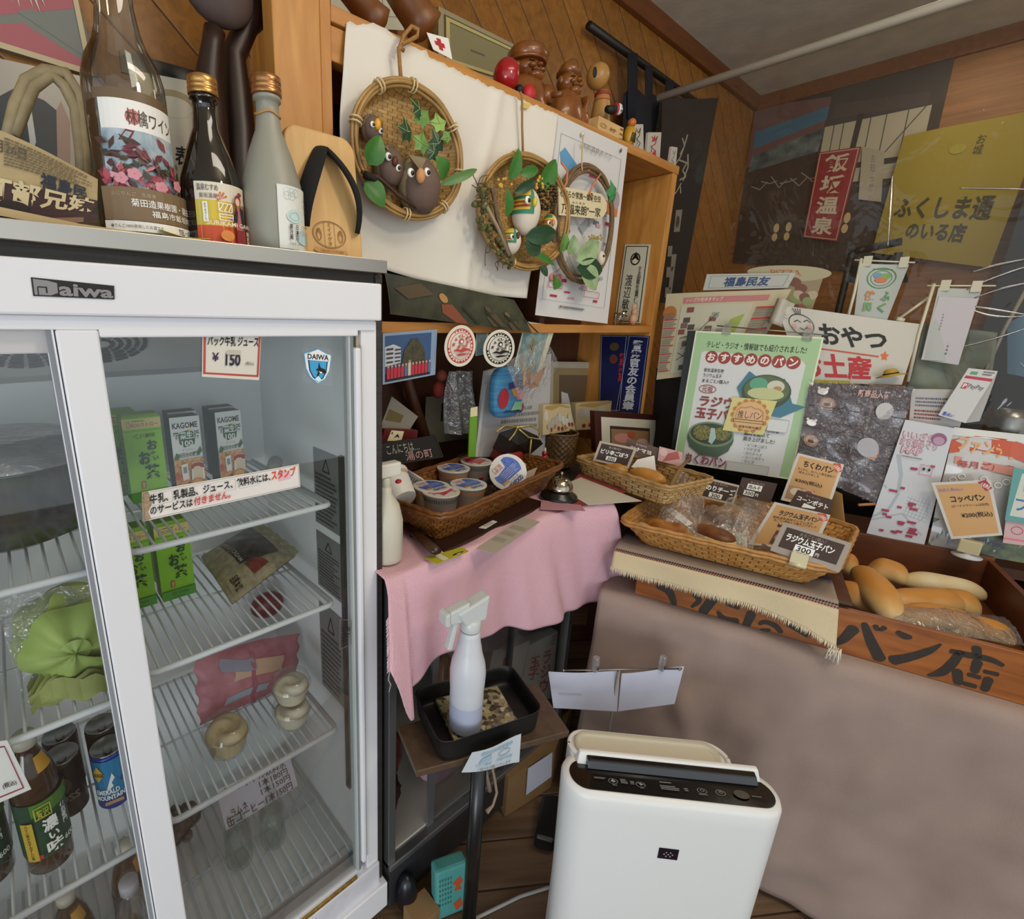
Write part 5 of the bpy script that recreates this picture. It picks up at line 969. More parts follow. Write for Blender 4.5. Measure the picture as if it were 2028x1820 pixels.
c=Card([PY(u,v,.99)for u,v in((756,872),(826,868),(828,852),(762,850))],80,24,M('#5e1014',.4),th=.02);c.poly([(12,-2),(44,-4),(46,20),(16,22)],CRM);c.text('A',16,12,22,19,BLK,.02);c.poly([(24,4),(32,14),(38,4),(31,7)],BLK);c.done('playing_cards','red card box with an ace of spades label behind the chalkboard','card box')
c=Card([PY(u,v,.93)for u,v in((752,925),(878,905),(862,862),(745,880))],128,50,M('#17140f',.5),th=.006);CH=M('#a9a497',.8);c.text('こんにちは…',18,24,84,44,CH,0);c.text('湯の町',52,4,108,24,M('#b98f84',.8),.0);c.frame(0,0,128,50,2,M('#2d2017',.5));c.done('chalkboard','little chalkboard with white and pink handwriting beside the cup basket','chalkboard')
pf_=thing('cream_picture_frame','pale cream picture frame standing in the lower shelf','picture frame',PY(1160,800,1.20));q4=[PY(u,v,1.20)for u,v in((1082,822),(1216,826),(1222,718),(1082,716))]
c=Card(q4,138,110,M('#c4baa2',.5),th=.02);c.rect(12,8,122,98,M('#a08c62',.5));c.rect(22,4,118,84,M('#6f5d47',.5));c.poly([(26,50),(38,46),(48,8),(28,8)],M('#dcdde0',.4));c.done('frame',parent=pf_)
for k,(q4,lab,txt,ink)in enumerate(((((1186,812),(1228,815),(1243,664),(1190,664)),'dark blue plaque with dull gold and red marks, left of two','★★',M('#5a4a2a',.5)),(((1218,818),(1266,822),(1286,666),(1246,664)),'dark blue plaque with white vertical writing, right of two','警察官友の会員章',M('#c3c6cc',.5)))):
 c=Card([PX(u,v,1.979)for u,v in q4],44,150,M('#131a4d',.4),th=.006);c.frame(1,1,43,149,1.2,M('#8a8fa8',.5))
 if k:c.text(txt,11,8,33,142,ink,.03,vert=True)
 else:c.disc(24,128,8,8,ink);c.disc(24,104,7,9,M('#6b3a2a',.5));c.text('警察友',34,60,42,116,M('#b02a34',.5),.03,vert=True)
 c.done('plaque',lab,'plaque','blue plaques')
c=Card([PX(u,v,1.980)for u,v in((1216,640),(1268,640),(1288,484),(1238,484))],52,156,M('#cfccb4',.5),th=.004)
c.frame(3,3,49,153,1.6,BLK);c.ring(26,128,10,12,2.4,BLK);c.poly([(18,126),(26,142),(34,126)],BLK);c.disc(26,124,4,5,CRM);c.text('食品衛生責任者',34,30,42,114,BLK,.01,vert=True);c.text('渡辺敏子',12,4,26,98,BLK,.0,vert=True);c.done('hygiene_plate','white upright name plate with black characters on the shelf right of the map','plate')
rb2=thing('rabbit_figurine','small cream rabbit figurine on the shelf board below the name plate','figurine',PY(1254,643,1.0));p=PY(1254,628,1.0);p.z=1.501+.022;RBM=M('#c99a78',.5)
b=MB();b.ell(p,(.017,.015,.022),RBM,16,11);b.build('body',rb2);b=MB();b.ell(p+Vector((0,-.002,.028)),(.013,.012,.013),RBM,14,9)
for sx in(-1,1):b.ell(p+Vector((sx*.006,0,.048)),(.0042,.003,.014),M('#d8ab8c',.5),8,6);b.ell(p+Vector((sx*.005,-.0135,.030)),.0012,PUP,6,4)
b.build('head',rb2)
b=MB();p=PY(1232,645,.985);b.lathe([(.018,.0),(.020,.045),(.0205,.045),(.018,.002),(.001,.002)],glassy('small_glass',(.88,.87,.82),.12),24,T=Matrix.Translation((p.x,1.0,1.501)));b.build('small_glass',tagd=('little clear glass on the shelf board beside the rabbit','glass'))
b=MB();b.surf(lambda u,v:PY(1035+40*u,605+12*math.sin(4*u)+10*v,1.05),8,3,M('#7d3a38',.7));b.build('red_twine',solid=.006,tagd=('bit of twisted red cord in the gap left of the map sheet','twine'))
c=Card([PY(u,v,1.20)for u,v in((1300,600),(1345,600),(1420,195),(1312,195))],100,400,M('#16151a',.8),nu=10,nv=10,bend=lambda u,v:.006*math.sin(8*u),th=.001)
CAL=M('#a9a693',.7)
for pts in([(40,330),(48,316),(38,300)],[(52,336),(46,312),(40,296),(26,280)],[(36,290),(58,284),(50,270),(60,258),(44,252)],[(58,300),(62,276),(54,250)],[(50,246),(38,230),(30,224)],[(48,240),(52,226)]):c.line(pts,3,CAL)
for k,yy in enumerate((150,60,20)):c.rect(42,yy,62,yy+44,M('#8f8d84',.6));c.disc(52,yy+20,6,12,M('#4a4038',.6))
for k in range(5):c.rect(24+18*(k%2),100-22*k,42+18*(k%2),122-22*k,M('#918c80',.6))
c.done('calligraphy_banner','black hanging banner with white brush writing and picture squares at the wall corner','banner')
#  low glass showcase and its pink cover cloth
SC=thing('glass_showcase','low aluminium glass showcase beside the fridge, under the pink cloth','showcase',(.92,1.0,0));FRA=M('#8b8c8e',.35,metal=.8,name='satin_aluminium');DKA=M('#4a4b4d',.4,metal=.6)
cx0,cx1,cy0,cy1=.558,1.30,.742,1.255
b=MB();b.box((cx0,cy0,.965),(1.62,cy1,.995),M('#2a211b',.5));b.build('counter_top',SC,bevel=.002)
b=MB();b.box((cx0,cy0-.004,.025),(cx1,cy1,.15),DKA);b.box((cx0,cy0-.008,.15),(cx1,cy0+.03,.168),FRA);b.build('base',SC,bevel=.003)
for x in(cx0,cx1-.022):b=MB();b.box((x,cy0,.15),(x+.022,cy0+.022,.965),FRA);b.build('post',SC,bevel=.002)
b=MB();b.box((.70,cy0+.012,.168),(.722,cy0+.02,.965),M('#8f9194',.3,metal=.7));b.box((.995,cy0+.004,.168),(1.005,cy0+.02,.965),DKA);b.build('door_stile',SC)
b=MB();b.box((.722,cy0+.010,.17),(1.28,cy0+.014,.965),glassy('case_glass',(.9,.92,.92),.06,.03));b.build('glass_door',SC)
b=MB();b.box((cx0,cy1-.02,.15),(cx1,cy1,.965),M('#3a2c22',.6));b.box((cx1-.012,cy0+.02,.15),(cx1,cy1,.965),M('#3a2c22',.6));b.box((cx0,cy0+.02,.15),(cx0+.008,cy1,.965),DKA);b.box((cx0,cy0+.02,.16),(cx1,cy1,.175),M('#c9c3b4',.5));b.build('case_body',SC)
def cloth_heap(name,lab,cat,c,r,m,seed):
 b=MB();b.ell(c,r,m,26,16,fn=lambda p:1+.22*NZ.noise(p*2.5+Vector((seed,0,0))));b.build(name,tagd=(lab,cat))
cloth_heap('pink_cloth_bundle','lilac pink folded cloth in the showcase behind the tray stand','cloth',(.84,.85,.25),(.09,.05,.07),M('#c79ab0',.8,var=.15,vs=30),1)
cloth_heap('red_brown_doll','dark red lacquer figure in the showcase\'s left corner','figure',(.625,.84,.40),(.04,.035,.09),M('#5a1c14',.4,var=.4,vs=40),3)
cloth_heap('dark_bundle','dark maroon bundle below the red lacquer figure in the showcase','bundle',(.63,.86,.24),(.05,.04,.06),M('#3c1716',.6,var=.4,vs=40),5)
c=Card([PY(u,v,.80)for u,v in((930,1195+100),(1095,1255),(1112,1180),(930,1240))],180,60,M('#1c2038',.85,col2='#262b48',vs=60),nu=10,nv=4,bend=lambda u,v:.012*math.sin(7*u));KN=M('#585d78',.85)
for k in range(26):x,y=rnd.uniform(4,170),rnd.uniform(4,54);c.line([(x,y),(x+8,y+3),(x+8,y+8)],.9,KN);c.lay-=.0003
c.done('indigo_cloth','indigo patterned cloth folded under the pink cloth in the showcase','cloth')
for q4,lab,tx in((((985,1360),(1025,1372),(1050,1268),(1000,1290)),'white box with red edging, left of two behind the black pan','ラ'),(((1030,1378),(1092,1384),(1105,1250),(1048,1278)),'white box with large red katakana, right of two behind the black pan','ラジウ')):
 c=Card([PY(u,v,.772)for u,v in q4],60,110,M('#c9c3bb',.5),th=.04)
 if len(tx)>1:c.text(tx,32,10,52,84,RED,.02,vert=True);c.text('玉子',8,34,28,80,RED,.02,vert=True);c.fine(46,90,58,108,GRY,3,4)
 else:c.rect(2,20,12,90,RED)
 c.done('gift_box',lab,'box','white gift boxes')
for k,(u,v,lab)in enumerate(((868,1332,'red and white rolled charm standing behind the black pan, left of two'),(893,1322,'red and white rolled charm standing behind the black pan, right of two'))):
 b=MB();p=PY(u,v,.80);b.tube([p+Vector((0,0,-.06)),p,p+Vector((.004,0,.03))],.010,M('#a8242a',.5),10);b.tube([p+Vector((.012,-.004,-.06)),p+Vector((.010,-.004,.02))],.004,WHT,8);b.build('rolled_charm',tagd=(lab,'charm','red charms'))
PINKM,nt,bs_=base('pink_fretwork_cloth');vv=coord(nt,'UV',(1,1,1),(0,0,math.radians(28)))
def fret(vv,sc,rot):
 mp=N(nt,'ShaderNodeMapping');mp.inputs['Rotation'].default_value=(0,0,rot);mp.inputs['Scale'].default_value=(sc,sc,sc);nt.links.new(vv,mp.inputs[0])
 br=N(nt,'ShaderNodeTexBrick',i_Scale=1.0,offset=.5);br.inputs['Mortar Size'].default_value=.09;br.inputs['Brick Width'].default_value=1.0;br.inputs['Row Height'].default_value=.28
 br.inputs['Color1'].default_value=br.inputs['Color2'].default_value=(0,0,0,1);br.inputs['Mortar'].default_value=(1,1,1,1);nt.links.new(mp.outputs[0],br.inputs[0]);return br.outputs[0]
ck=N(nt,'ShaderNodeTexChecker',i_Scale=24.0);nt.links.new(vv,ck.inputs[0])
mxp=N(nt,'ShaderNodeMix',data_type='RGBA');nt.links.new(ck.outputs['Fac'],mxp.inputs[0]);nt.links.new(fret(vv,60,0),mxp.inputs[6]);nt.links.new(fret(vv,60,PI/2),mxp.inputs[7])
nt.links.new(ramp(nt,mxp.outputs[2],[(.2,'#bf8596'),(.8,'#e0b9c2')]),bs_.inputs['Base Color']);bs_.inputs['Roughness'].default_value=.9
hem_px=[(746,1312),(760,1345),(772,1385),(785,1408),(814,1400),(816,1358),(850,1330),(900,1288),(950,1262),(983,1251),(1036,1247),(1070,1240),(1110,1226),(1140,1211),(1169,1194),(1203,1164),(1212,1120)]
hem=[PY(u,v,.69)for u,v in hem_px];hem_us=[]
x0c,x1c=.522,1.30
def hemz(u):
 us=[0,.012,.03,.045,.07,.085,.15,.24,.33,.39,.49,.56,.65,.73,.82,.95,1.0]
 for i in range(16):
  if u<=us[i+1]:
   t=(u-us[i])/(us[i+1]-us[i]);return hem[i].lerp(hem[i+1],t)
 return hem[-1].copy()
def pink(u,v):
 xt=x0c+(x1c-x0c)*u;ye=.712-.055*max(0,(u-.82)/.18)
 top=Vector((xt,ye,1.004));ba=Vector((x0c+.03+(1.42-x0c)*u,1.02-.2*u,1.004))
 if v<.3:
  t=v/.3;p=ba.lerp(top,t);p.z+=.004*math.sin(26*u+3*t)*t+.014*max(0,(u-.62))*math.sin(PI*t)*(1+math.sin(30*u));return p
 t=(v-.3)/.7;h=hemz(u);p=top.lerp(h,t)
 r=.012*math.sin(min(1,t*6)*PI/2)
 fold=math.sin(u*24+.6*math.sin(5*u))*.6+math.sin(u*51+1)*.3
 p.y=ye-r-.010*t-.020*fold*min(1,t*1.6)*(.4+.6*t)-(.03*t if u<.06 else 0);p.x+=.008*math.sin(u*30+1)*t
 p.z-=.012*(1-math.cos(min(1,t*6)*PI/2))*(1-t)
 return p
b=MB();b.surf(pink,150,60,PINKM,us=1.15,vs=1.0);b.build('pink_cloth',solid=.0015,tagd=('pink patterned cotton cloth draped over the glass showcase','cloth'))
b=MB()
for k in range(40):
 p=pink(0,.55+.45*k/40);b.tube([p,p+Vector((-.008,-.002,-.004-.004*rnd.random()))],.0006,M('#e3c3cb',.9),4)
b.tube([pink(.0,1),pink(0,1)+Vector((-.004,0,-.02)),pink(0,1)+Vector((.003,0,-.035)),pink(0,1)+Vector((-.002,0,-.05))],.0007,M('#d8c8c4',.9),4)
o=b.build('frayed_threads',tagd=('frayed pale threads hanging from the pink cloth\'s left corner','threads'));o['kind']='stuff'
RAT='#8a5624';RATM=weave_mat('brown_rattan','#8f5b26','#6f4319','#2e1a0a',60,9)
def wbasket(name,lab,rim,basep,mat,matrim,nu,rows,amp,cat='basket',liner=None,group=None,rimr=.005):
 """four-cornered woven basket: rim and base corners given in order; the walls really weave in and out"""
 bc=sum((Vector(p)for p in basep),Vector())/4;t=thing(name,lab,cat,(bc.x,bc.y,basep[0][2]),group)
 def loop(c,u):return rloop(c,u,.10)
 ctr=bc
 def wall(u,v,s):
  p=loop(rim,u).lerp(loop(basep,u),v);d=(p-ctr);d.z=0;d.normalize();row=int(v*rows-1e-6)
  w=amp*math.sin(PI*nu*u*2+PI*row)*math.sin(PI*(v*rows-row))**.5
  return p+d*(s*.0025+w)
 b=MB();b.surf(lambda u,v:wall(1-u,v,1),nu*4,rows*4,mat,True,cu=True);b.surf(lambda u,v:wall(u,v,-1),nu*4,rows*4,mat,True,cu=True);b.build('woven_wall',t)
 b=MB();B=[Vector(p)for p in basep];b.surf(lambda u,v:B[0].lerp(B[1],u).lerp(B[3].lerp(B[2],u),v)+Vector((0,0,.003)),12,12,mat);b.surf(lambda u,v:B[0].lerp(B[1],u).lerp(B[3].lerp(B[2],u),1-v)+Vector((0,0,.0005)),12,12,mat);b.build('base',t)
 b=MB()
 for dz,dr in((0,0),(.004,.003),(-.005,.003)):
  P=[]
  for i in range(120):
   p=loop(rim,i/120);d=p-ctr;d.z=0;d.normalize();P.append(p+d*(dr+.0012*math.sin(i*1.7))+Vector((0,0,dz+.001*math.cos(i*1.7))))
  b.tube(P,rimr,matrim,7,closed=True)
 b.build('rim',t);return t
cr_=[PZ(882,1028,1.085),PZ(1112,926,1.085)]
e1=(cr_[1]-cr_[0]);e1.z=0;e2=Vector((-e1.y,e1.x,0)).normalized()*.26;e1n=e1.normalized()
A_=Vector((.700,.735,1.085));rimc=[A_,A_+e1n*.60,A_+e1n*.60+e2,A_+e2]
basec=[A_+e1n*.035+e2.normalized()*.035,A_+e1n*.565+e2.normalized()*.035,A_+e1n*.565+e2.normalized()*.225,A_+e1n*.035+e2.normalized()*.225]
basec=[Vector((p.x,p.y,1.008))for p in basec]
wbasket('rattan_basket','brown rattan basket of cup noodles on the pink cloth',rimc,basec,RATM,M('#7a4a20',.4,var=.3,vs=60),44,9,.0022)
CUPW=M('#d9d4ca',.45,name='cup_white');SHRINK=glassy('shrink_film',(.95,.96,.97),.06,.08,.3,60)
def cup(loc,lidc,lab,tilt=None,h=.088,R=.046):
 t=thing('noodle_cup',lab,'cup noodle',loc,'cup noodles in the rattan basket')
 T=Matrix.Translation(loc)@(Matrix.Rotation(tilt[0],4,Vector(tilt[1]))if tilt else Matrix.Identity(4))
 b=MB();b.T=T;b.lathe([(R*.74,0),(R*.76,.003),(R*.97,h*.93),(R*1.03,h*.945),(R*1.03,h)],CUPW,40);b.build('cup_body',t)
 b=MB();b.T=T
 band=M('#c9843f' if lidc=='b' else '#5a5f58',.5)
 for k in range(44):
  a0,a1=2*PI*k/44,2*PI*(k+.55)/44;z0,z1=h*.72,h*.86;r0,r1=R*(.76+.21*.76)+.0004,R*(.76+.21*.92)+.0004
  b.add([(r0*math.cos(a0),r0*math.sin(a0),z0),(r0*math.cos(a1),r0*math.sin(a1),z0),(r1*math.cos(a1),r1*math.sin(a1),z1),(r1*math.cos(a0),r1*math.sin(a0),z1)],[(0,1,2,3)],band)
 r0=R*.895
 for a in(-1.9,-.2,1.5):b.ell(((r0-.009)*math.cos(a),(r0-.009)*math.sin(a),h*.42),(.0105,.0105,.008),M('#a8232f',.5),12,8)
 b.build('printed_band',t)
 c=Card([(-R,-R,h),(R,-R,h),(R,R,h),(-R,R,h)],100,100,BLK,th=0,nrm=(0,0,1));c.mb=MB();c.mb.T=T;col=M('#3d58a8',.45,col2='#5b74ba',vs=120)if lidc=='b' else M('#b02f3c',.45,col2='#c65560',vs=120)
 c.disc(50,50,49,49,M('#d6d2ca',.35),44)
 if lidc=='b':c.poly([(50+40*math.cos(math.radians(a)),54+40*math.sin(math.radians(a)))for a in range(-35,62,8)]+[(58,88),(54,66),(22,60)]+[(50+40*math.cos(math.radians(a)),54+40*math.sin(math.radians(a)))for a in range(165,216,8)],col);c.frame(20,68,48,84,1,RED);c.text('ぶさ',24,70,46,82,RED,.01);c.rect(16,28,36,35,M('#c9942f',.4));c.text('SEAFOOD',28,9,72,22,M('#2c3f8f',.4),.03);c.text('シーフード',34,23,66,29,M('#2c3f8f',.4),.01)
 else:c.poly([(30,92),(64,93),(66,62),(84,60),(84,34),(62,28),(30,16),(28,46),(10,50),(12,70),(28,74)],col);c.fine(68,66,90,80,RED,4,3);c.rect(70,20,84,27,M('#c9942f',.4));c.text('本品',12,34,28,46,RED,.01)
 c.fine(30,36,82,60,M('#cdd3e6' if lidc=='b' else '#e6c8c8',.5),5,7,.25);c.done('lid',parent=t)
 return t
def onb(u,v,z):return PZ(u,v,z)
zb=1.014
def put(u,v,lidc,lab,tilt=None,dz=0,h=.075):
 p=PZ(u,v,zb+h+dz);return cup((p.x,p.y,zb+dz),lidc,lab,tilt,h=h,R=.047)
put(873,972,'r','upright cup noodle with a red lid at the basket\'s front corner')
put(928,958,'b','upright cup noodle with a blue lid, just right of the red-lidded one')
put(855,962,'b','upright cup noodle with a blue lid, tucked behind the red-lidded one',dz=.002)
put(898,926,'b','upright cup noodle with a blue lid in the basket\'s back row left')
put(943,913,'r','upright cup noodle with a red lid in the basket\'s back row')
put(1010,918,'r','upright cup noodle at the back right of the basket behind the tilted cup')
vd=(O-PZ(1005,935,1.10)).normalized()
def tcup(u,v,z,axis,lidc,lab,back=.0):
 p=PZ(u,v,z);q=Vector((0,0,1)).rotation_difference(Vector(axis).normalized());t=cup((0,0,0),lidc,lab,h=.075,R=.05);t.rotation_mode='QUATERNION';t.rotation_quaternion=q;t.location=p-Vector(axis).normalized()*.075;return t
tcup(1006,935,1.10,(vd.x*.9+.05,vd.y,vd.z+.1),'b','tilted cup noodle showing its round blue lid to the front')
tcup(822,940,1.09,(.55,-.1,.75),'r','cup noodle tipped on its side at the back left, orange band up')
tcup(770,946,1.125,PZ(770,946,1.125)-PZ(812,1018,1.06),'b','cup noodle lying on its side at the basket\'s left end')
b=MB();p=PZ(1000,958,1.06);b.ell((p.x,p.y+.03,1.045),(.05,.04,.032),SHRINK,20,12);b.build('film_wrap',tagd=('loose clear wrapping film under the tilted cup noodle','film'))
c=Card([PZ(1010,962,1.04),PZ(1052,955,1.05),PZ(1064,926,1.085),PZ(1030,940,1.08)],50,30,M('#b9a994',.6),th=.001);c.fine(4,4,46,26,MAR,4,3);c.done('paper_packet','beige printed packet tucked in the basket behind the tilted cup','packet')
b=MB();b.tube([PZ(798,1036,1.02),PZ(830,1062,1.02),PZ(864,1092,1.03)],.013,wood('dark_stick','#2a160c','#4a2a18',5,(3,3,3),.3),12,flat=.6);b.build('wooden_baton',tagd=('dark polished wooden slat poking out left of the basket\'s front corner','baton'))
b=MB();b.hexa([PZ(812,1062,1.006),PZ(880,1096,1.006),PZ(1085,1000,1.006),PZ(1000,975,1.006),PZ(812,1058,1.010),PZ(880,1091,1.010),PZ(1085,996,1.010),PZ(1000,972,1.010)],M('#2b1710',.4));b.build('dark_tray',tagd=('flat dark brown tray under the rattan basket','tray'))
for q4,lab,col,nm in((((841,1105),(865,1117),(929,1092),(914,1083)),'yellow-green card with a small dark bird lying on the pink cloth','#b3ab2c','yellow_card'),(((942,1086),(980,1097),(1070,1033),(1035,1024)),'grey beige paper slip lying on the pink cloth before the basket','#b3aa9c','paper_slip'),(((948,1045),(962,1047),(985,1033),(976,1030)),'white corner of paper under the basket\'s front edge','#d8d4cc','paper_corner')):
 q=[PZ(u,v,1.0125)for u,v in q4];c=Card(q,90,36,M(col,.55),th=.0007)
 if nm=='yellow_card':c.rect(4,8,86,14,M('#d8d6b8',.5));c.disc(66,26,9,6,BLK);c.disc(72,26,3,3,WHT)
 else:c.fine(8,8,84,28,M('#a29a8c',.6),3,3)
 c.done(nm,lab,'card')
sb=thing('cleaner_bottle','cream spray bottle half hidden behind the fridge\'s right edge','spray bottle',(.60,.78,1.006));CRMP=M('#c9c4b2',.35)
b=MB();q=Vector((PZ(768,1112,1.006).x+.004,.782,1.006));b.lathe([(.034,0),(.038,.004),(.038,.09),(.030,.125),(.014,.15),(.013,.165)],CRMP,28,T=Matrix.Translation(q));b.build('bottle_body',sb)
b=MB();p=PY(764,905,.752);b.tube([q+Vector((0,0,.16)),q+Vector((0,0,.185))],.012,CRMP,12);b.box((q.x-.03,q.y-.012,q.z+.185),(q.x+.034,q.y+.012,q.z+.215),M('#d8d4c8',.4));b.build('trigger_head',sb,bevel=.004)
b=MB()
for k in range(8):p=PZ(768+5*k,905-2*(k%3),1.08);leaf(b,p,p+Vector((rnd.uniform(-.02,.02),-.01,.02)),.012,G1,.1)
b.build('plant_sprig',tagd=('sprig of green leaves behind the basket\'s left end','plant'))
bl=PZ(1118,992,1.0145);cb_=thing('call_bell','chrome call bell on a black base at the counter\'s right end','bell',(bl.x+.01,bl.y+.025,1.012));T=Matrix.Translation((bl.x+.012,bl.y+.028,1.013))@Matrix.Rotation(.03,4,'X')
b=MB();b.lathe([(.052,0),(.054,.003),(.050,.012),(.034,.022),(.032,.026)],M('#141414',.25),40,T=T);b.build('base',cb_)
b=MB();b.lathe([(.035,.026),(.037,.027),(.037,.033),(.035,.042),(.028,.055),(.016,.063),(.004,.066)],M('#a8a08c',.12,metal=1),40,T=T);b.build('dome',cb_)
b=MB();b.lathe([(.003,.066),(.003,.072),(.0055,.074),(.005,.079),(.001,.081)],M('#a8a08c',.12,metal=1),16,T=T);b.build('button',cb_)
for q4,z,lab,col,nm in((((1085,1005),(1180,1000),(1272,960),(1150,935)),1.0125,'dark red folder lying under the white paper by the bell','#8f3a3c','folder'),(((1165,1000),(1271,992),(1150,945),(1105,965)),1.0145,'white sheet of paper under the call bell','#cdc7b8','paper'),(((1070,1008),(1160,1012),(1150,1000),(1072,990)),1.016,'clear sleeve with red edging in front of the bell','#b8868e','plastic_sleeve')):
 q=[PZ(u,v,z)for u,v in q4];c=Card(q,90,50,M(col,.5),th=.0009);c.done(nm,lab,nm.replace('_',' '))
dl_=thing('hat_doll','red doll in a black hat with a gold bow behind the cup basket','doll',PZ(1030,930,1.005));p=PY(1025,885,.99)
b=MB();b.ell(p+Vector((-.05,0,-.025)),(.06,.045,.05),M('#8f1d1c',.35),22,14);b.build('head',dl_)
b=MB();b.add([PY(976,888,.97),PY(990,858,.95),PY(1025,846,.94),PY(1062,862,.95),PY(1074,878,.97),PY(1050,898,.97),PY(1010,905,.97),PY(1025,880,.93)],[(0,1,7),(1,2,7),(2,3,7),(3,4,7),(4,5,7),(5,6,7),(6,0,7)],M('#120e0a',.5));b.build('hat',dl_,solid=.006)
GCORD=M('#b7a25c',.35,metal=.5);b=MB()
for pts in(((983,855),(1000,842),(1025,846)),((1025,846),(1050,842),(1070,855),(1068,870),(1046,866),(1028,850)),((1024,848),(1018,860),(1008,872)),((1052,870),(1050,890),(1048,912))):b.tube([PY(u,v,.935)for u,v in pts],.0028,GCORD,7)
b.ell(PY(1025,846,.935),.006,GCORD,10,7);b.build('gold_bow',dl_)
rf=thing('red_ornament','small red gourd-shaped ornament right of the black-hatted doll','ornament',PZ(1078,925,1.03));p=PY(1078,912,.955)
b=MB();b.ell(p,(.017,.015,.022),M('#9c141a',.2,coat=.5),16,11);b.ell(p+Vector((-.003,0,.026)),.009,M('#9c141a',.2,coat=.5),12,9);b.build('body',rf);b=MB();b.tube([p+Vector((-.002,0,.032)),p+Vector((0,0,.046))],[.006,.001],M('#d6d0c4',.5),10);b.build('paper_tip',rf)
WICK=weave_mat('dark_wicker','#6b4c28','#50371b','#1f140a',34,14);b=MB();q=PY(1118,915,.97);zt=PY(1118,860,.97).z
pw=thing('wicker_pot','small dark wicker pot behind the bell, holding sweets packets','basket',(q.x,1.0,1.006));Rw=.062
b.surf(lambda u,v:((Rw*(.85+.15*v)+.0025*math.sin(2*PI*u*17+PI*int(v*11.99)))*math.cos(2*PI*u)+q.x,(Rw*(.85+.15*v)+.0025*math.sin(2*PI*u*17+PI*int(v*11.99)))*math.sin(2*PI*u)+1.0,1.006+(zt-1.006)*v),90,24,WICK,cu=True);b.lathe([(.001,0),(Rw*.84,.0)],WICK,24,T=Matrix.Translation((q.x,1.0,1.008)));b.build('woven_wall',pw)
b=MB();b.tube([(q.x+Rw*1.0*math.cos(2*PI*i/40),1.0+Rw*math.sin(2*PI*i/40),zt)for i in range(40)],.004,M('#5d421f',.6),6,closed=True);b.build('rim',pw)
SW=M('#c0ac84',.35,name='sweets_film')
for q4,y,lab in((((1075,862),(1140,852),(1128,800),(1076,802)),1.0,'cream sweets bag with round candy prints, left of two above the wicker pot'),(((1140,852),(1242,846),(1250,792),(1140,798)),1.07,'cream sweets bag with round candy prints, right of two behind the photo frame')):
 c=Card([PY(u,v,y)for u,v in q4],100,50,SW,th=.02);r=random.Random(len(lab))
 c.poly([(4,44),(30,40),(60,46),(96,42),(96,46),(60,50),(10,48)],M('#a88a4a',.4))
 for k in range(8):c.disc(10+11*k,r.uniform(10,36),7,9,M(r.choice(['#b9b2a6','#a9a498','#c4bcae']),.4),14);c.disc(14+11*k,r.uniform(6,14),3.5,4,M(r.choice(['#8f3a26','#b8742c']),.4),12)
 c.done('sweets_bag',lab,'sweets bag','sweets bags')
pfq=[PY(u,v,.925)for u,v in((1180,895),(1306,905),(1308,822),(1177,814))];c=Card(pfq,130,86,M('#3d1912',.35),th=.018);c.rect(11,0,119,75,M('#cfc8b4',.6));c.rect(26,0,106,58,M('#3a2c22',.5));c.rect(28,0,104,52,M('#9a7452',.5))
c.disc(50,34,17,10,M('#c98a7c',.5));c.disc(66,42,8,8,M('#a8553c',.5));c.disc(90,22,16,14,M('#cfa396',.5));c.done('photo_frame','dark red-brown wooden photo frame with a pastry photo behind the small bread basket','photo frame')
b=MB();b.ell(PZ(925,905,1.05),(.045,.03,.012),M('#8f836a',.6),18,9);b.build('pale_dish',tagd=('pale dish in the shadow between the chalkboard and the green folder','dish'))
#  bread table
TA=Vector((1.29,.615,0));TD=Vector((.289,-.957,0)).normalized();TM=Vector((.957,.289,0)).normalized();UPZ=Vector((0,0,1))
def L3(s,m,z):return TA+TD*s+TM*m+UPZ*z
TL,TW=1.25,.85
tb_=thing('bread_table','table carrying the bread box, wholly under the mauve cloth','table',L3(.6,.4,0));b=MB()
b.hexa([L3(0,.01,.72),L3(TL,.01,.72),L3(TL,TW,.72),L3(0,TW,.72),L3(0,.01,.746),L3(TL,.01,.746),L3(TL,TW,.746),L3(0,TW,.746)],PINED);b.build('tabletop',tb_)
for s,m in((.05,.06),(TL-.05,.06),(.05,TW-.05),(TL-.05,TW-.05)):b=MB();p=L3(s,m,0);b.box((p.x-.02,p.y-.02,0),(p.x+.02,p.y+.02,.72),PINED);b.build('leg',tb_)
CLM=M('#a08b80',.95,var=.10,vs=7,bump=.4,bs=500,name='mauve_cloth')
def hang(s0,s1,m0,ztop,seed,flare=.05):
 def f(u,v):
  s=s0+(s1-s0)*u
  if v<.25:return L3(s,m0+.55*(1-v/.25),ztop)+Vector((0,0,.001))
  t=(v-.25)/.75;r=.03;a=min(1,t/.06)*PI/2
  fo=(math.sin(s*13+seed)*.5+math.sin(s*29+2*seed)*.25+math.sin(s*6+1.3*seed)*.6)*.022*min(1,t*2)+.016*NZ.noise(Vector((s*6+t*3,t*4,seed)))+.009*NZ.noise(Vector((s*14,t*9+s*6,seed)))+.012*math.exp(-((s-.12-.25*t)/.03)**2)*min(1,t*3)
  return L3(s+.02*t*math.sin(4*s),m0-r*math.sin(a)-flare*t-fo,ztop-.03*(1-math.cos(a))-(ztop-.05)*max(0,t-.06)/.94)
 return f
fm=hang(-.035,.945,0.0,.7495,1.0,.025);b=MB();b.surf(fm,90,60,CLM)
def endf(u,v):
 a=fm(0,.25+.75*v);w=Vector((-.012*math.sin(PI*min(1,2*v)),0,0));c_=L3(-.035-.03*v,.5,a.z);return a.lerp(c_,u)+w*math.sin(PI*u)+TD*(-.02*math.sin(u*9)*v)
b.surf(endf,16,40,CLM);b.build('table_cloth',solid=.002,tagd=('mauve brown cloth covering the bread table and hanging to the floor','cloth'))
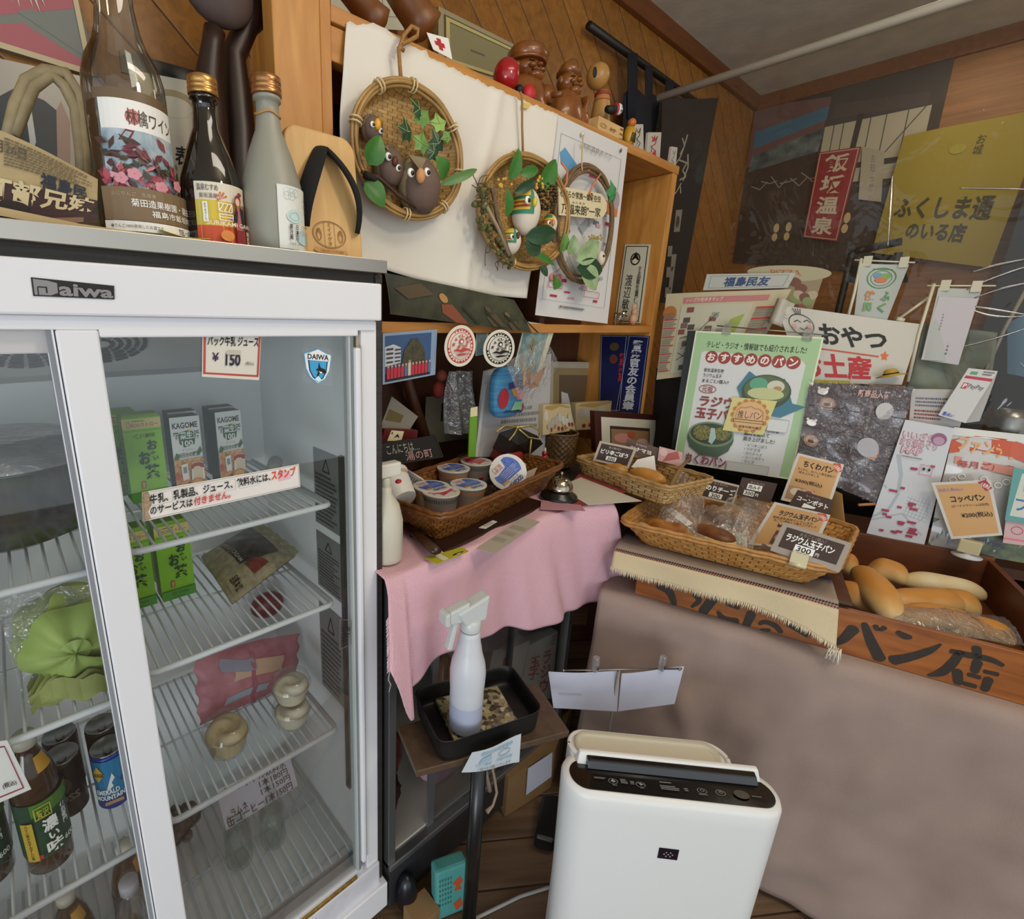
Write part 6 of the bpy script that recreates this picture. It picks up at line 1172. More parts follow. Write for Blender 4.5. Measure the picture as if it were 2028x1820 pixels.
fm2=hang(1.02,1.25,.0,.7485,2.6,.0);b=MB();b.surf(fm2,40,40,CLM);b.build('side_cloth',solid=.002,tagd=('second mauve cloth past the dark gap at the photo\'s bottom right corner','cloth'))
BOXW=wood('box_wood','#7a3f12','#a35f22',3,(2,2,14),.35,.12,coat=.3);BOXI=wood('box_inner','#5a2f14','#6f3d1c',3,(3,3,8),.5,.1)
BS0,BS1,BM0,BM1,BZ0,BZ1,BT=0.052,.895,.011,.60,.7515,.866,.013
bx=thing('bread_box','long brown wooden box with big brushed black characters on the mauve-covered table','box',L3(.45,.3,BZ0))
def slab(mb,s0,s1,m0,m1,z0,z1,mat):mb.hexa([L3(s0,m0,z0),L3(s1,m0,z0),L3(s1,m1,z0),L3(s0,m1,z0),L3(s0,m0,z1),L3(s1,m0,z1),L3(s1,m1,z1),L3(s0,m1,z1)],mat)
b=MB();slab(b,BS0,BS1,BM0,BM0+BT,BZ0,BZ1,BOXW);b.build('front_panel',bx,bevel=.002)
b=MB();slab(b,BS0,BS1,BM1-BT,BM1,BZ0,BZ1+.01,BOXI);b.build('back_panel',bx,bevel=.002)
for s in(BS0,BS1-BT):b=MB();slab(b,s,s+BT,BM0+BT,BM1-BT,BZ0,BZ1,BOXI);b.build('end_panel',bx)
b=MB();slab(b,BS0+BT,BS1-BT,BM0+BT,BM1-BT,BZ0,BZ0+.01,BOXI);b.build('bottom',bx)
INK=M('#2c2012',.5,var=.3,vs=80,name='brush_ink');fp=L3(0,BM0-.0012,0);CHARS={}
def FP(u,v):return PP(u,v,fp,-TM)
def stroke(pts,ws):
 K=len(pts)-1;pp,wq_=[],[]
 for i in range(K):
  a,b1,c1,d=pts[max(i-1,0)],pts[i],pts[i+1],pts[min(i+2,K)]
  for j in range(6):
   t=j/6;pp.append(tuple(.5*(2*b1[e]+(c1[e]-a[e])*t+(2*a[e]-5*b1[e]+4*c1[e]-d[e])*t*t+(3*b1[e]-a[e]-3*c1[e]+d[e])*t**3)for e in(0,1)));wq_.append(ws[i]*(1-t)+ws[i+1]*t)
 pp.append(pts[-1]);wq_.append(ws[-1]);L0=(Vector(pp[1])-Vector(pp[0])).normalized();L1=(Vector(pp[-1])-Vector(pp[-2])).normalized();h0,h1=ws[0]*.35,ws[-1]*.35
 for e,c_ in((.5,.82),(.85,.5),(1,.1)):pp.insert(0,tuple(Vector(pts[0])-L0*h0*e));wq_.insert(0,ws[0]*c_);pp.append(tuple(Vector(pts[-1])+L1*h1*e));wq_.append(ws[-1]*c_)
 P=[FP(u,v)for u,v in pp];ws=wq_;n_=len(P);V=[]
 for i,p in enumerate(P):
  t=(P[min(i+1,n_-1)]-P[max(i-1,0)]).normalized();s=t.cross(-TM);w=ws[i]*mpp(p)/2;V+=[p+s*w,p-s*w]
 x=pts[0][0];k=sum(x>e for e in(1360,1480,1555,1640,1765,1830));CHARS.setdefault(k,MB()).add(V,[(2*i,2*i+1,2*i+3,2*i+2)for i in range(n_-1)],INK)
for pts,ws in(([(1650,1276),(1668,1268),(1690,1246)],[5,14,20]),([(1712,1236),(1724,1268),(1742,1304)],[10,17,20]),([(1734,1240),(1738,1247)],[9,8]),([(1744,1248),(1752,1243)],[7,9]),([(1778,1252),(1792,1260),(1804,1262)],[9,14,8]),([(1768,1308),(1800,1302),(1838,1290),(1864,1276)],[20,16,13,3]),([(1884,1290),(1920,1298),(1960,1306),(1986,1318)],[10,13,12,8]),([(1934,1284),(1936,1300)],[14,12]),([(1902,1292),(1886,1314),(1864,1332),(1838,1338)],[12,15,15,4]),([(1936,1312),(1930,1330)],[15,12]),([(1950,1330),(1976,1336)],[8,9]),([(1896,1330),(1898,1352)],[15,14]),([(1918,1336),(1940,1342)],[8,9]),([(1910,1354),(1932,1360)],[9,9]),([(1958,1346),(1950,1366)],[14,12]),([(1302,1162),(1325,1172),(1335,1196)],[8,16,10]),([(1378,1178),(1384,1190),(1370,1202)],[14,10,5]),([(1412,1186),(1392,1212)],[18,16]),([(1422,1212),(1434,1226),(1460,1230)],[6,14,12]),([(1488,1216),(1478,1238)],[16,13]),([(1504,1236),(1516,1232),(1536,1240),(1546,1252)],[6,9,11,9]),([(1508,1248),(1524,1248)],[6,7]),([(1560,1236),(1600,1258)],[10,12]),([(1440,1196),(1462,1204)],[8,8])):stroke(pts,ws)
for k in sorted(CHARS):CHARS[k].build('brush_character',bx)
ROLLM,nt,bs_=base('roll_crust');tcg=N(nt,'ShaderNodeTexCoord');sxz=N(nt,'ShaderNodeSeparateXYZ');nt.links.new(tcg.outputs['Generated'],sxz.inputs[0]);nz_=N(nt,'ShaderNodeTexNoise',i_Scale=14.0);nt.links.new(tcg.outputs['Object'],nz_.inputs['Vector'])
ad=N(nt,'ShaderNodeMath',operation='MULTIPLY_ADD');ad.inputs[1].default_value=.35;nt.links.new(nz_.outputs['Fac'],ad.inputs[0]);nt.links.new(sxz.outputs[2],ad.inputs[2])
nt.links.new(ramp(nt,ad.outputs[0],[(.38,'#e8d6a8'),(.70,'#e0b878'),(1.0,'#c98b40')]),bs_.inputs['Base Color']);bs_.inputs['Roughness'].default_value=.5
ROLLP=M('#e6d8b4',.6,col2='#d9bf88',vs=12,name='pale_roll')
def roll(p0,p1,r,label,mat=ROLLM,bend=.012,seedy=0):
 b=MB();p0,p1=Vector(p0),Vector(p1);ax=(p1-p0);L=ax.length;ax.normalize();sd=ax.cross(UPZ).normalized();up=sd.cross(ax)
 def f(u,v):
  t=v;x=(t-.5)*2;rr=r*(max(0,1-abs(x)**3.2))**.5*(1-.05*math.sin(9*t+seedy));a=2*PI*u
  return p0+ax*(L*t)+up*(bend*(1-x*x))+sd*(rr*math.cos(a))+up*(rr*(.82 if math.sin(a)<0 else .95)*math.sin(a))
 b.surf(f,28,26,mat,True,cu=True);return b.build('bread_roll',tagd=(label,'bread roll','long rolls in the wooden box'))
def RP(u,v,z):return PZ(u,v,z)
roll(RP(1770,1235,.815),RP(1700,1128,.845),.037,'long roll leaning over the others at the box\'s front left',seedy=1)
roll(RP(1715,1130,.81),RP(1800,1148,.82),.037,'short-looking golden roll at the back of the heap behind the leaning one',seedy=2)
roll(RP(1780,1150,.80),RP(1955,1182,.80),.031,'pale long roll lying at the back right of the heap',ROLLP,seedy=3)
roll(RP(1750,1196,.80),RP(1905,1198,.80),.036,'golden roll lying across the middle of the heap',seedy=4)
roll(RP(1840,1185,.79),RP(1945,1215,.79),.036,'golden roll at the right end of the middle row',seedy=5)
roll(RP(1640,1165,.80),RP(1740,1210,.80),.036,'golden roll at the left end of the box, partly behind the front panel',seedy=6)
roll(RP(1660,1120,.80),RP(1700,1130,.80),.034,'golden roll deepest in the box\'s left corner',seedy=7)
roll(RP(1770,1222,.80),RP(1935,1240,.80),.034,'golden roll in the front row, left one in the clear bag',seedy=8)
roll(RP(1860,1238,.79),RP(2010,1270,.79),.034,'pale golden roll in the clear bag at the box\'s front right',seedy=9)
b=MB();q4=[RP(1760,1236,.825),RP(2030,1280,.815),RP(1990,1222,.81),RP(1800,1198,.83)]
b.surf(lambda u,v:(q4[0].lerp(q4[1],u)).lerp(q4[3].lerp(q4[2],u),v)+UPZ*(.026*math.sin(PI*v)*math.sin(PI*min(.9,u+.1))+.004*NZ.noise(Vector((u*12,v*7,0)))),30,14,BAG);b.build('bread_bag_film',tagd=('clear plastic bag over the front rolls in the wooden box','plastic bag'))
b=MB();slab(b,BS0-.02,.51,BM0-.004,.59,BZ1+.0115,BZ1+.0195,PINED);b.build('board',bevel=.001,tagd=('dark board laid over the left half of the long wooden box','board'))
RZ=BZ1+.0235;RUN,nt,bs_=base('woven_runner');v_=coord(nt,'UV');sx_=N(nt,'ShaderNodeSeparateXYZ');nt.links.new(v_,sx_.inputs[0])
cr1=ramp(nt,sx_.outputs[1],[(0,'#dccba6'),(.30,'#d8c6a0'),(.33,'#a3968a'),(.46,'#9a8c80'),(.50,'#2a2a35'),(.56,'#5d2b2e'),(.62,'#4a5a55'),(1,'#8f7f6f')]);nn=N(nt,'ShaderNodeTexNoise',i_Scale=30.0);nt.links.new(coord(nt,'UV',(3,30,1)),nn.inputs['Vector'])
mxr=N(nt,'ShaderNodeMix',data_type='RGBA',blend_type='MULTIPLY');mxr.inputs[0].default_value=.6;nt.links.new(cr1,mxr.inputs[6]);nt.links.new(ramp(nt,nn.outputs['Fac'],[(.3,(.6,.58,.55)),(.6,(1,1,1))]),mxr.inputs[7]);nt.links.new(mxr.outputs[2],bs_.inputs['Base Color']);bs_.inputs['Roughness'].default_value=.95;bumpit(nt,bs_,nn.outputs['Fac'],.4)
ru=thing('table_runner','cream fringed runner with red and black dotted lines under the big bread basket','runner',L3(.25,0,RZ))
def run(u,v):
 s=-.012+.493*u;drop=.050+.024*u**2+.006*math.sin(8*u)
 if v>.36:return L3(s,(v-.36)/.64*.56-.012,RZ+.001*math.sin(12*u))
 t=1-v/.36;a=min(1,t/.25)*PI/2
 return L3(s+.012*t*u,-.012-.012*math.sin(a)-.012*t-.006*math.sin(14*u+1)*t,RZ-drop*t-(.02*t*max(0,u-.88)/.12))
b=MB();b.surf(run,70,50,RUN);b.build('cloth',ru,solid=.0025)
b=MB();FRM=M('#e0d3b4',.95)
for k in range(230):
 u=k/229;p=run(u,0);d=Vector((rnd.uniform(-.004,.004),rnd.uniform(-.003,.003),-.012-.006*rnd.random()));b.tube([p+UPZ*.002,p+d*.5-TM*.002,p+d],[.0011,.0009,.0005],FRM,4)
for k in range(40):p=run(1,.0)+Vector((rnd.uniform(-.01,.01),rnd.uniform(-.01,.01),-.005));b.tube([p,p+Vector((rnd.uniform(-.01,.01),rnd.uniform(-.008,.008),-.028))],.0012,M('#d9d0bf',.95),4)
o=b.build('fringe',ru);o['kind']='stuff'
b=MB()
for k in range(84):
 u=(k+.5)/84
 for vv_,m in((.335,BLK),(.315,M('#8f1f26',.9))):
  uu=u+(.005 if m is BLK else 0);p=run(uu,vv_);q_=run(min(1,uu+.007),vv_+.004);n2=(-TM*.0025+UPZ*.002);b.tube([p+n2,q_+n2],.0019,m,4)
b.build('dotted_stitching',ru)
GOLDW=weave_mat('gold_rattan','#d09c58','#b98244','#7a5424',56,8)
rim_=[Vector((1.290,.632,.962)),Vector((1.412,.168,.962)),Vector((1.745,.190,.975)),Vector((1.790,.680,.975))];bas_=[Vector((1.350,.590,RZ+.004)),Vector((1.445,.222,RZ+.004)),Vector((1.70,.235,RZ+.004)),Vector((1.735,.62,RZ+.004))]
wbasket('bread_basket','large golden rattan basket of bagged breads and price tags on the runner',rim_,bas_,GOLDW,M('#c08a48',.45,var=.3,vs=60),52,8,.0026,group='rattan bread baskets')
PALEW=weave_mat('pale_chip','#cfae78','#b8915a','#6b4a22',30,6)
r0,r1=PZ(1140,908,1.062),PZ(1322,968,1.062);rr_=[r0,r1,r1+(r0-r1).cross(UPZ).normalized()*-.21,r0+(r0-r1).cross(UPZ).normalized()*-.21]
if(rr_[2]-r1).x<0:rr_[2],rr_[3]=r1+(r0-r1).cross(UPZ).normalized()*.21,r0+(r0-r1).cross(UPZ).normalized()*.21
mc=sum(rr_,Vector())/4;rb_=[Vector((mc.x+(p.x-mc.x)*.86,mc.y+(p.y-mc.y)*.90,1.006))for p in rr_]
wbasket('chip_basket','small pale woven basket of savoury rolls behind the call bell',rr_,rb_,PALEW,M('#b9925c',.5,var=.3,vs=60),26,6,.0028)
BUN=M('#b5702a',.42,col2='#d6a550',vs=9,name='bun_crust',bump=.2,bs=40);BUND=M('#7d4117',.4,col2='#c48a45',vs=16,bump=.5,bs=30)
def bun(c,r,mat,lab,group,rz=0,lump=.08):
 b=MB();T=Matrix.Translation(c)@Matrix.Rotation(rz,4,'Z');b.ell((0,0,0),r,mat,26,16,T=T,fn=lambda p:1+lump*NZ.noise(p*2.2+Vector(c)*9));return b.build('bread_bun',tagd=(lab,'bread',group))
ax_=math.atan2((r1-r0).y,(r1-r0).x)
for u,v,lab in((1205,925,'savoury roll in the small pale basket, left of two'),(1275,945,'savoury roll in the small pale basket, right of two')):p=PZ(u,v,1.045);bun((p.x+.02,p.y,1.043),(.062,.034,.026),BUN,lab,'savoury rolls',ax_)
def tag_card(px,pt,nrm,lab,lines,W=100,Hh=60,bg=None,group='brown price tags',frame=True,th=.001):
 q=[PP(u,v,pt,nrm)for u,v in px];c=Card(q,W,Hh,M('#b3a594',.35)if frame else(bg or BRN),th=th)
 if frame:c.rect(7,6,W-7,Hh-6,bg or BRN)
 for a in lines:c.text(*a)
 return c
N1=Vector((-.88,-.42,.25)).normalized()
pA=PZ(1235,945,1.03)+Vector((.03,0,0));c=tag_card(((1174,912),(1245,928),(1262,888),(1188,873)),pA,N1,'',[]);c.text('ちくわパン',30,44,62,50,WHT,0);c.text('ピリ辛ごぼう',12,26,86,40,WHT,.03);c.rect(32,10,60,22,WHT);c.text('300',36,11,56,20,BLK,.02);c.done('price_tag','dark brown price tag in a clear sleeve at the left of the small pale basket','price tag','brown price tags')
c=tag_card(((1238,896),(1304,914),(1308,888),(1241,868)),pA+Vector((.05,0,0)),N1,'',[],frame=False,bg=M('#5a4334',.5));c.text('ちくわパン',30,44,62,52,WHT,0);c.text('ツナマヨ',14,18,76,36,WHT,.03);c.done('price_tag','brown price tag at the back of the small pale basket, beside a pink print','price tag','brown price tags')
c=tag_card(((1302,912),(1350,924),(1352,896),(1306,884)),pA+Vector((.05,-.02,0)),N1,'',[],frame=False,bg=M('#c69a94',.5));c.poly([(20,0),(90,30),(80,60),(40,40)],M('#a8544e',.5));c.disc(20,40,16,16,M('#d4b3ab',.5));c.done('picture_card','pink picture card standing at the back right of the small pale basket','card')
c=tag_card(((1250,925),(1300,938),(1296,902),(1262,910)),pA+Vector((.02,0,0)),N1,'',[],frame=False,bg=WHT);c.done('napkin','white paper napkin between the rolls in the small pale basket','napkin')
LINER_=M('#d6d0c4',.6);b=MB();q4=[PZ(1250,1040,.955),PZ(1480,1092,.935),PZ(1480,1060,.915),PZ(1275,1030,.93)]
b.surf(lambda u,v:q4[0].lerp(q4[1],u).lerp(q4[3].lerp(q4[2],u),v)+UPZ*.004*math.sin(16*u),24,5,LINER_);b.build('paper_liner',solid=.0008,tagd=('white paper liner along the front wall of the big bread basket','paper'))
p=PZ(1316,1050,.945);bun((p.x+.02,p.y,.935),(.075,.05,.034),BUND,'knobbly browned bread in a clear bag at the left of the big basket','breads in the big basket',ax_,.22)
p=PZ(1408,1062,.945);bun((p.x+.02,p.y,.930),(.062,.042,.034),M('#d0b47c',.5,col2='#dcc894',vs=10),'pale-sided bun with a browned top in a clear bag, middle of the big basket','breads in the big basket',ax_,.05)
b=MB();b.ell((0,0,0),(.057,.037,.020),M('#5d3114',.45,col2='#8d5424',vs=18),22,12,T=Matrix.Translation((p.x+.02,p.y,.947))@Matrix.Rotation(ax_,4,'Z'));b.build('bun_topping',tagd=('browned glaze crown on the pale-sided bun','bread'))
p=PZ(1440,1005,.95);bun((p.x,p.y,.935),(.06,.04,.03),BUN,'yellow-topped roll behind the clear bags in the big basket','breads in the big basket',ax_)
def pouch(px,zs,pk,lab,seed,pz):
 b=MB();q=[PZ(u,v,z)for(u,v),z in zip(px,zs)]
 def f(u,v):p=q[0].lerp(q[1],u).lerp(q[3].lerp(q[2],u),v);w=math.sin(PI*u)*math.sin(PI*v*.9);return p+(-TM*.6+UPZ*.8)*(pk*w+.010*NZ.noise(Vector((u*6,v*6,seed)))+.004*NZ.noise(Vector((u*17,v*17,seed))))
 b.surf(f,34,34,BAG);return b.build('clear_bread_bag',tagd=(lab,'plastic bag','clear bags in the big basket'))
pouch(((1285,1058),(1395,1076),(1395,990),(1350,930)),(.935,.93,.99,1.07),.035,'crumpled clear bag gathered upward over the knobbly bread',1,0)
pouch(((1360,1070),(1470,1092),(1500,1010),(1400,1000)),(.93,.93,.99,.98),.03,'clear bag over the pale-sided bun',2,0)
pouch(((1410,1075),(1490,1090),(1525,1000),(1440,985)),(.93,.93,1.0,1.0),.05,'large puffed clear bag in the middle of the big basket',5,0)
b=MB();q4=[PZ(1318,1010,.97),PZ(1360,1042,.965),PZ(1372,1036,.975),PZ(1330,1004,.98)];b.add(q4,[(0,1,2,3)],WHT);b.build('white_label',solid=.0008,tagd=('white slip label inside the crumpled clear bag','label'))
N2=Vector((-.90,-.30,.32)).normalized();pB=Vector((1.66,.42,.93))
def dark(px,off,lab,l1,l2,extra=None,frame=True,n=N2):
 c=tag_card(px,pB+Vector((off,0,0)),n,lab,[],frame=frame);c.text('ちくわパン' if l1 is None else l1,28,46,68,53,M('#b8a698',.5),0)
 if l2:c.text(l2,10,26,92,43,WHT,.035)
 if extra:extra(c)
 return c.done('price_tag',lab,'price tag','brown price tags')
dark(((1385,985),(1452,1000),(1468,962),(1398,945)),.02,'brown price tag at the back left of the big basket above a yellow roll',None,'のりチーズ',lambda c:(c.rect(24,8,62,22,WHT),c.text('300',30,9,56,20,BLK,.02)))
def hand(c):c.rect(22,26,64,44,WHT);c.text('肉みそ',26,28,60,42,BLK,.02);c.rect(18,6,48,22,WHT);c.text('300',21,8,46,20,BLK,.02);c.text('円',52,8,60,18,WHT,.02)
dark(((1458,980),(1526,996),(1540,958),(1470,945)),.02,'dark brown price tag with two handwritten white labels, back middle of the big basket',None,None,hand,False)
dark(((1562,1000),(1640,1030),(1650,990),(1580,970)),-.03,'brown price tag leaning in front of the orange card, right of the big basket',None,'コーンポテト',lambda c:c.poly([(30,8),(60,16),(64,22),(32,24)],WHT),False)
KRAFT=M('#c89c66',.6,name='kraft_orange')
def pop(px,pt,n,name,lab,title,sub,price,badge,extra=None,W=100,Hh=130):
 q=[PP(u,v,pt,n)for u,v in px];c=Card(q,W,Hh,M('#c9c4bc',.45),th=.0012);c.rect(6,6,W-6,Hh-6,KRAFT)
 c.poly([(78,Hh-4),(92,Hh+1),(100,Hh-20),(88,Hh-26)],badge);c.text('人気商品',80,Hh-18,98,Hh-8,WHT,.01,rot=-.7)
 if title:c.text(*title,BLK,.03)
 for s in sub:c.text(*s)
 if price:c.text(*price,BLK,.01)
 if extra:extra(c)
 return c.done(name,lab,'price card','orange price cards')
OB_=M('#c2502c',.5)
pop(((1546,990),(1640,1012),(1672,920),(1580,897)),pB+Vector((.10,0,0)),N2,'price_card','orange price card standing at the back right rim of the big basket',('ちくわパン',20,98,84,116),[('ちくわに、おいしい具を詰めて',12,88,90,95,BLK,0),('焼き上げました',16,80,60,86,BLK,0)],('¥300(税込)',14,54,72,66),OB_,lambda c:(c.rect(8,10,62,44,M('#a98468',.5)),c.disc(26,30,14,10,M('#d6c6ac',.5)),c.disc(48,34,14,10,M('#c9a487',.5)),c.disc(50,34,8,6,M('#8d4a3c',.5))))
pop(((1482,1078),(1612,1092),(1645,1020),(1534,994)),pB+Vector((-.13,-.05,0)),N2,'price_card','orange price card standing inside the big basket behind the dark 300-yen tag',('ラジウム玉子パン',18,96,86,112),[('飯坂温泉名物ラジウム玉子',12,86,80,93,BLK,0),('丸ごと1個包んで焼き上げました',16,78,88,85,BLK,0)],('¥',26,62,36,72),OB_,lambda c:(c.rect(30,10,70,52,M('#5f4038',.5)),c.disc(44,32,12,12,M('#a88478',.5))))
bt=thing('rim_price_tag','large dark brown 300-yen tag in a clear sleeve clipped to the big basket\'s front rim','price tag',PZ(1600,1120,.97),'brown price tags');pR=Vector((1.40,.215,.97));nR=Vector((-.93,-.2,.30)).normalized()
q=[PP(u,v,pR,nR)for u,v in((1525,1090),(1662,1134),(1688,1076),(1552,1034))];c=Card(q,140,60,M('#9d9184',.3),th=.0015);c.rect(11,12,129,53,BRN);c.text('まるごと1個入！',42,44,94,51,M('#9d8878',.5),0);c.text('ラジウム玉子パン',18,28,116,43,WHT,.035);c.rect(42,13,82,27,WHT);c.text('300',47,15,76,25,BLK,.02);c.text('円',85,15,92,22,WHT,.01);c.done('sleeve',parent=bt)
b=MB();cq=[PP(u,v,pR-TM*.006,nR)for u,v in((1562,1112),(1596,1122),(1602,1098),(1568,1090))];CLP=M('#c9bf98',.15,coat=.6,name='clear_yellow_clip');b.hexa([cq[0],cq[1],cq[2],cq[3]]+[p-TM*.010 for p in cq],CLP);b.tube([cq[0]-TM*.006,cq[1]-TM*.006],.006,CLP,8);b.build('clip',bt)
b=MB();q4=[PZ(1640,1055,.93),PZ(1676,1062,.95),PZ(1668,978,1.02),PZ(1644,965,1.02)];b.surf(lambda u,v:q4[0].lerp(q4[1],u).lerp(q4[3].lerp(q4[2],u),v)-TM*.008*math.sin(PI*u),8,8,M('#9d7a48',.7));b.build('brown_paper',solid=.001,tagd=('curled brown card standing in the big basket\'s right end','card'))
b=MB();b.tube([PZ(1700,1000,.985),PZ(1732,998,.99)],.0045,M('#a9743c',.6),8);b.build('handle_stick',tagd=('short wooden stick poking out past the big basket\'s back right corner','stick'))
b=MB();b.tube([PZ(1318,985,1.03),PZ(1345,930,1.075),PZ(1368,905,1.07)],[.008,.006,.004],M('#8a6c3c',.7),8);b.build('rolled_straw',tagd=('straw-coloured rolled edge at the right end of the small pale basket','straw'))
b=MB();q4=[PZ(1500,1090,.935),PZ(1580,1112,.94),PZ(1560,1075,.975),PZ(1515,1078,.965)];b.surf(lambda u,v:q4[0].lerp(q4[1],u).lerp(q4[3].lerp(q4[2],u),v)+UPZ*.008*math.sin(6*u+3*v),14,8,M('#c6cbd6',.5));b.build('white_wrapper',solid=.0008,tagd=('crumpled white wrapper below the orange card in the big basket','wrapper'))
#  posters and signs behind the bread table
nG=Vector((-.96,-.27,.12)).normalized();pG=Vector((1.93,.6,.9));nV=Vector((-.955,-.28,.10)).normalized();pV=Vector((2.09,.05,.88))
def V(px,off=0,n=nV,p=pV):return[PP(u,v,p+Vector((off,0,0)),n)for u,v in px]
gp=thing('poster_stand','green-bordered bread poster in a clear stand behind the big bread basket','poster',Vector((1.96,.58,1.0)))
q=[PP(u,v,pG,nG)for u,v in((1333,915),(1566,950),(1632,668),(1378,655))];GB=M('#a3c493',.35,name='pale_green_print',coat=.3);PW=M('#d6d8d6',.3,coat=.3,name='glossy_paper')
c=Card(q,240,280,GB,th=.003);c.rect(0,0,240,280,M('#dfe3c8',.35));c.rect(3,3,237,277,GB);c.poly([(20,3),(218,3),(220,226),(212,234),(26,240),(20,236)],PW)
c.text('テレビ・ラジオ・情報誌でも紹介されました!',28,247,216,261,BLK,.01)
for k,ch in enumerate('おすすめのパン'):c.disc(42+26*k,229,12.5,12.5,M('#9a3a2c',.4));c.text(ch,34+26*k,221,50+26*k,237,WHT,.04);c.lay-=.0003
c.lay+=.0004;c.text('飯坂温泉名物',32,198,72,206,BLK,.005);c.text('ラジウム玉子',32,187,70,195,BLK,.005);c.text('まるごと1個入!!',32,176,86,184,BLK,.01);c.ring(46,163,18,9,1.4,M('#9a3a2c',.4));c.text('元祖',35,157,57,169,M('#9a3a2c',.4),.01)
DR=M('#8f2f22',.4);c.text('ラジウム',34,127,132,149,DR,.05);c.text('玉子パン',30,101,120,124,DR,.05)
TEALC=M('#3f7a8c',.4);c.poly([(104,172),(122,206),(138,196),(190,196),(212,150),(236,146),(196,120),(130,126)],TEALC);c.disc(160,168,46,34,M('#3d4a34',.4));c.disc(160,172,42,28,M('#5a6b44',.4));c.disc(144,182,17,13,M('#5fa582',.4));c.disc(176,180,16,12,M('#cfd0b8',.4));c.disc(180,176,8,5,M('#b98a5c',.4));c.disc(160,164,34,12,M('#c2c78f',.4))
c.disc(70,62,48,34,M('#3a4a36',.4));c.poly([(22,66),(118,66),(112,40),(92,24),(56,24),(30,40)],M('#44583f',.4));c.disc(70,70,47,26,M('#6c8a5c',.4));c.disc(70,71,43,22,M('#2f3526',.4));c.disc(52,72,20,16,M('#8f8a35',.4,col2='#4f4a22',vs=160));c.disc(92,74,18,14,M('#8f8a35',.4,col2='#3f4422',vs=160));c.poly([(68,84),(76,84),(82,64),(76,50),(68,54)],M('#a9c4b8',.4))
c.text('ちくわにいろんな',136,88,200,97,BLK,.01);c.text('具材を詰めて',136,77,184,86,BLK,.01);c.text('焼き上げました!',136,66,196,75,BLK,.01)
for k,t_ in enumerate(('・ピリ辛ごぼう','・ツナマヨ','・のりチーズ','・コーンポテト','・ひじき')):c.text(t_,142,55-8.4*k,142+6.0*len(t_),61-8.4*k,BLK,0)
c.text('ちくわパン',26,3,112,26,M('#8f3a5a',.4),.04);c.rect(114,1,196,20,M('#c7c9c6',.35));c.frame(114,1,196,20,.6,M('#a8a39a',.4));c.rect(176,92,214,116,PW);c.frame(176,92,214,116,.5,M('#a8a39a',.4))
c.poly([(92,82),(172,82),(184,152),(100,152)],M('#d9cf86',.5));OB2=M('#d9ab6e',.5);c.disc(139,117,35,33,OB2,40)
for k in range(16):c.disc(139+33*math.cos(k*PI/8),117+31*math.sin(k*PI/8),4.5,4.5,M('#bd8248',.5),12);c.lay-=.00024
c.lay+=.0004;c.disc(139,117,31,29,M('#dcb67e',.5),40);c.poly([(112,108),(166,108),(166,118),(164,128),(156,134),(146,134),(138,138),(128,134),(118,134),(112,126)],M('#c98f5c',.5));c.poly([(114,110),(164,110),(163,118),(160,127),(154,131),(146,131),(138,135),(130,131),(120,131),(114,125)],M('#e0b488',.5));c.text('推しパン',116,111,162,127,BLK,.0);c.frame(110,103,168,109,.9,M('#4a2a1c',.5));c.text('福島市観光課',122,92,160,97,BLK,0);c.done('poster',parent=gp)
b=MB();q2=[PP(u,v,pG+Vector((.012,0,0)),nG)for u,v in((1326,910),(1370,916),(1400,655),(1362,655))];b.hexa([q2[0],q2[1],q2[2],q2[3]]+[p+Vector((.012,0,0))for p in q2],M('#151515',.3));b.build('stand_back',gp)
b=MB();b.tube([PP(1420,645,pG,nG),PP(1640,664,pG,nG)],.0022,M('#8f8d88',.3,metal=.8),8);b.build('stand_rail',gp)
for u,v in((1440,652),(1600,664)):b=MB();p=PP(u,v,pG-Vector((.006,0,0)),nG);b.box((p.x-.004,p.y-.012,p.z-.016),(p.x+.006,p.y+.012,p.z+.02),glassy('clear_clip',(.85,.84,.80),.15,haze=.2));b.build('stand_clip',gp)
PURP=M('#5f4f50',.3,col2='#4a3d3f',vs=12,stretch=(1,1,6),coat=.4,name='menu_wood_print')
c=Card(V(((1574,930),(1748,1002),(1808,770),(1604,757))),200,230,PURP,nu=18,nv=18,bend=lambda u,v:.004*math.sin(9*u+4*v)+.003*math.sin(17*v),th=.001)
for yy in(60,118,172):c.rect(0,yy,200,yy+1.4,M('#3a3032',.4))
for x,y in((44,182),(24,86),(60,40),(150,96)):c.disc(x,y,17,15,M('#b98a68',.35));c.disc(x+1,y+1,13,11,M('#c7ad98',.35));c.disc(x,y-2,7,4,M('#6a4a42',.4))
for x,y in((30,210),(18,130)):c.disc(x,y,11,8,WHT);c.disc(x-9,y+8,3,3,WHT);c.disc(x+9,y+8,3,3,WHT)
c.disc(158,182,17,17,M('#bfbcba',.35));c.disc(142,104,22,20,M('#a9a8ac',.35));c.text('新商品入荷',100,206,162,222,M('#c9a29a',.35),.02);c.text('食べごろのパン',112,128,118,184,M('#a98f84',.4),0,vert=True);c.text('焼きたてをどうぞ',128,120,134,190,M('#a98f84',.4),0,vert=True);c.done('bread_menu','dark wood-print bread menu in a glossy sleeve right of the green poster','poster')
b=MB();q=V(((1572,928),(1750,1006),(1812,766),(1602,752)),-.006);b.surf(lambda u,v:q[0].lerp(q[1],u).lerp(q[3].lerp(q[2],u),v)+nV*(.006*NZ.noise(Vector((u*7,v*7,2)))+.003*NZ.noise(Vector((u*19,v*19,5)))),40,40,glassy('glossy_sleeve',(.97,.97,.98),.12,.08,.9,45,edge=.4));b.build('menu_sleeve',tagd=('crinkled glossy plastic sleeve over the dark bread menu','plastic sleeve'))
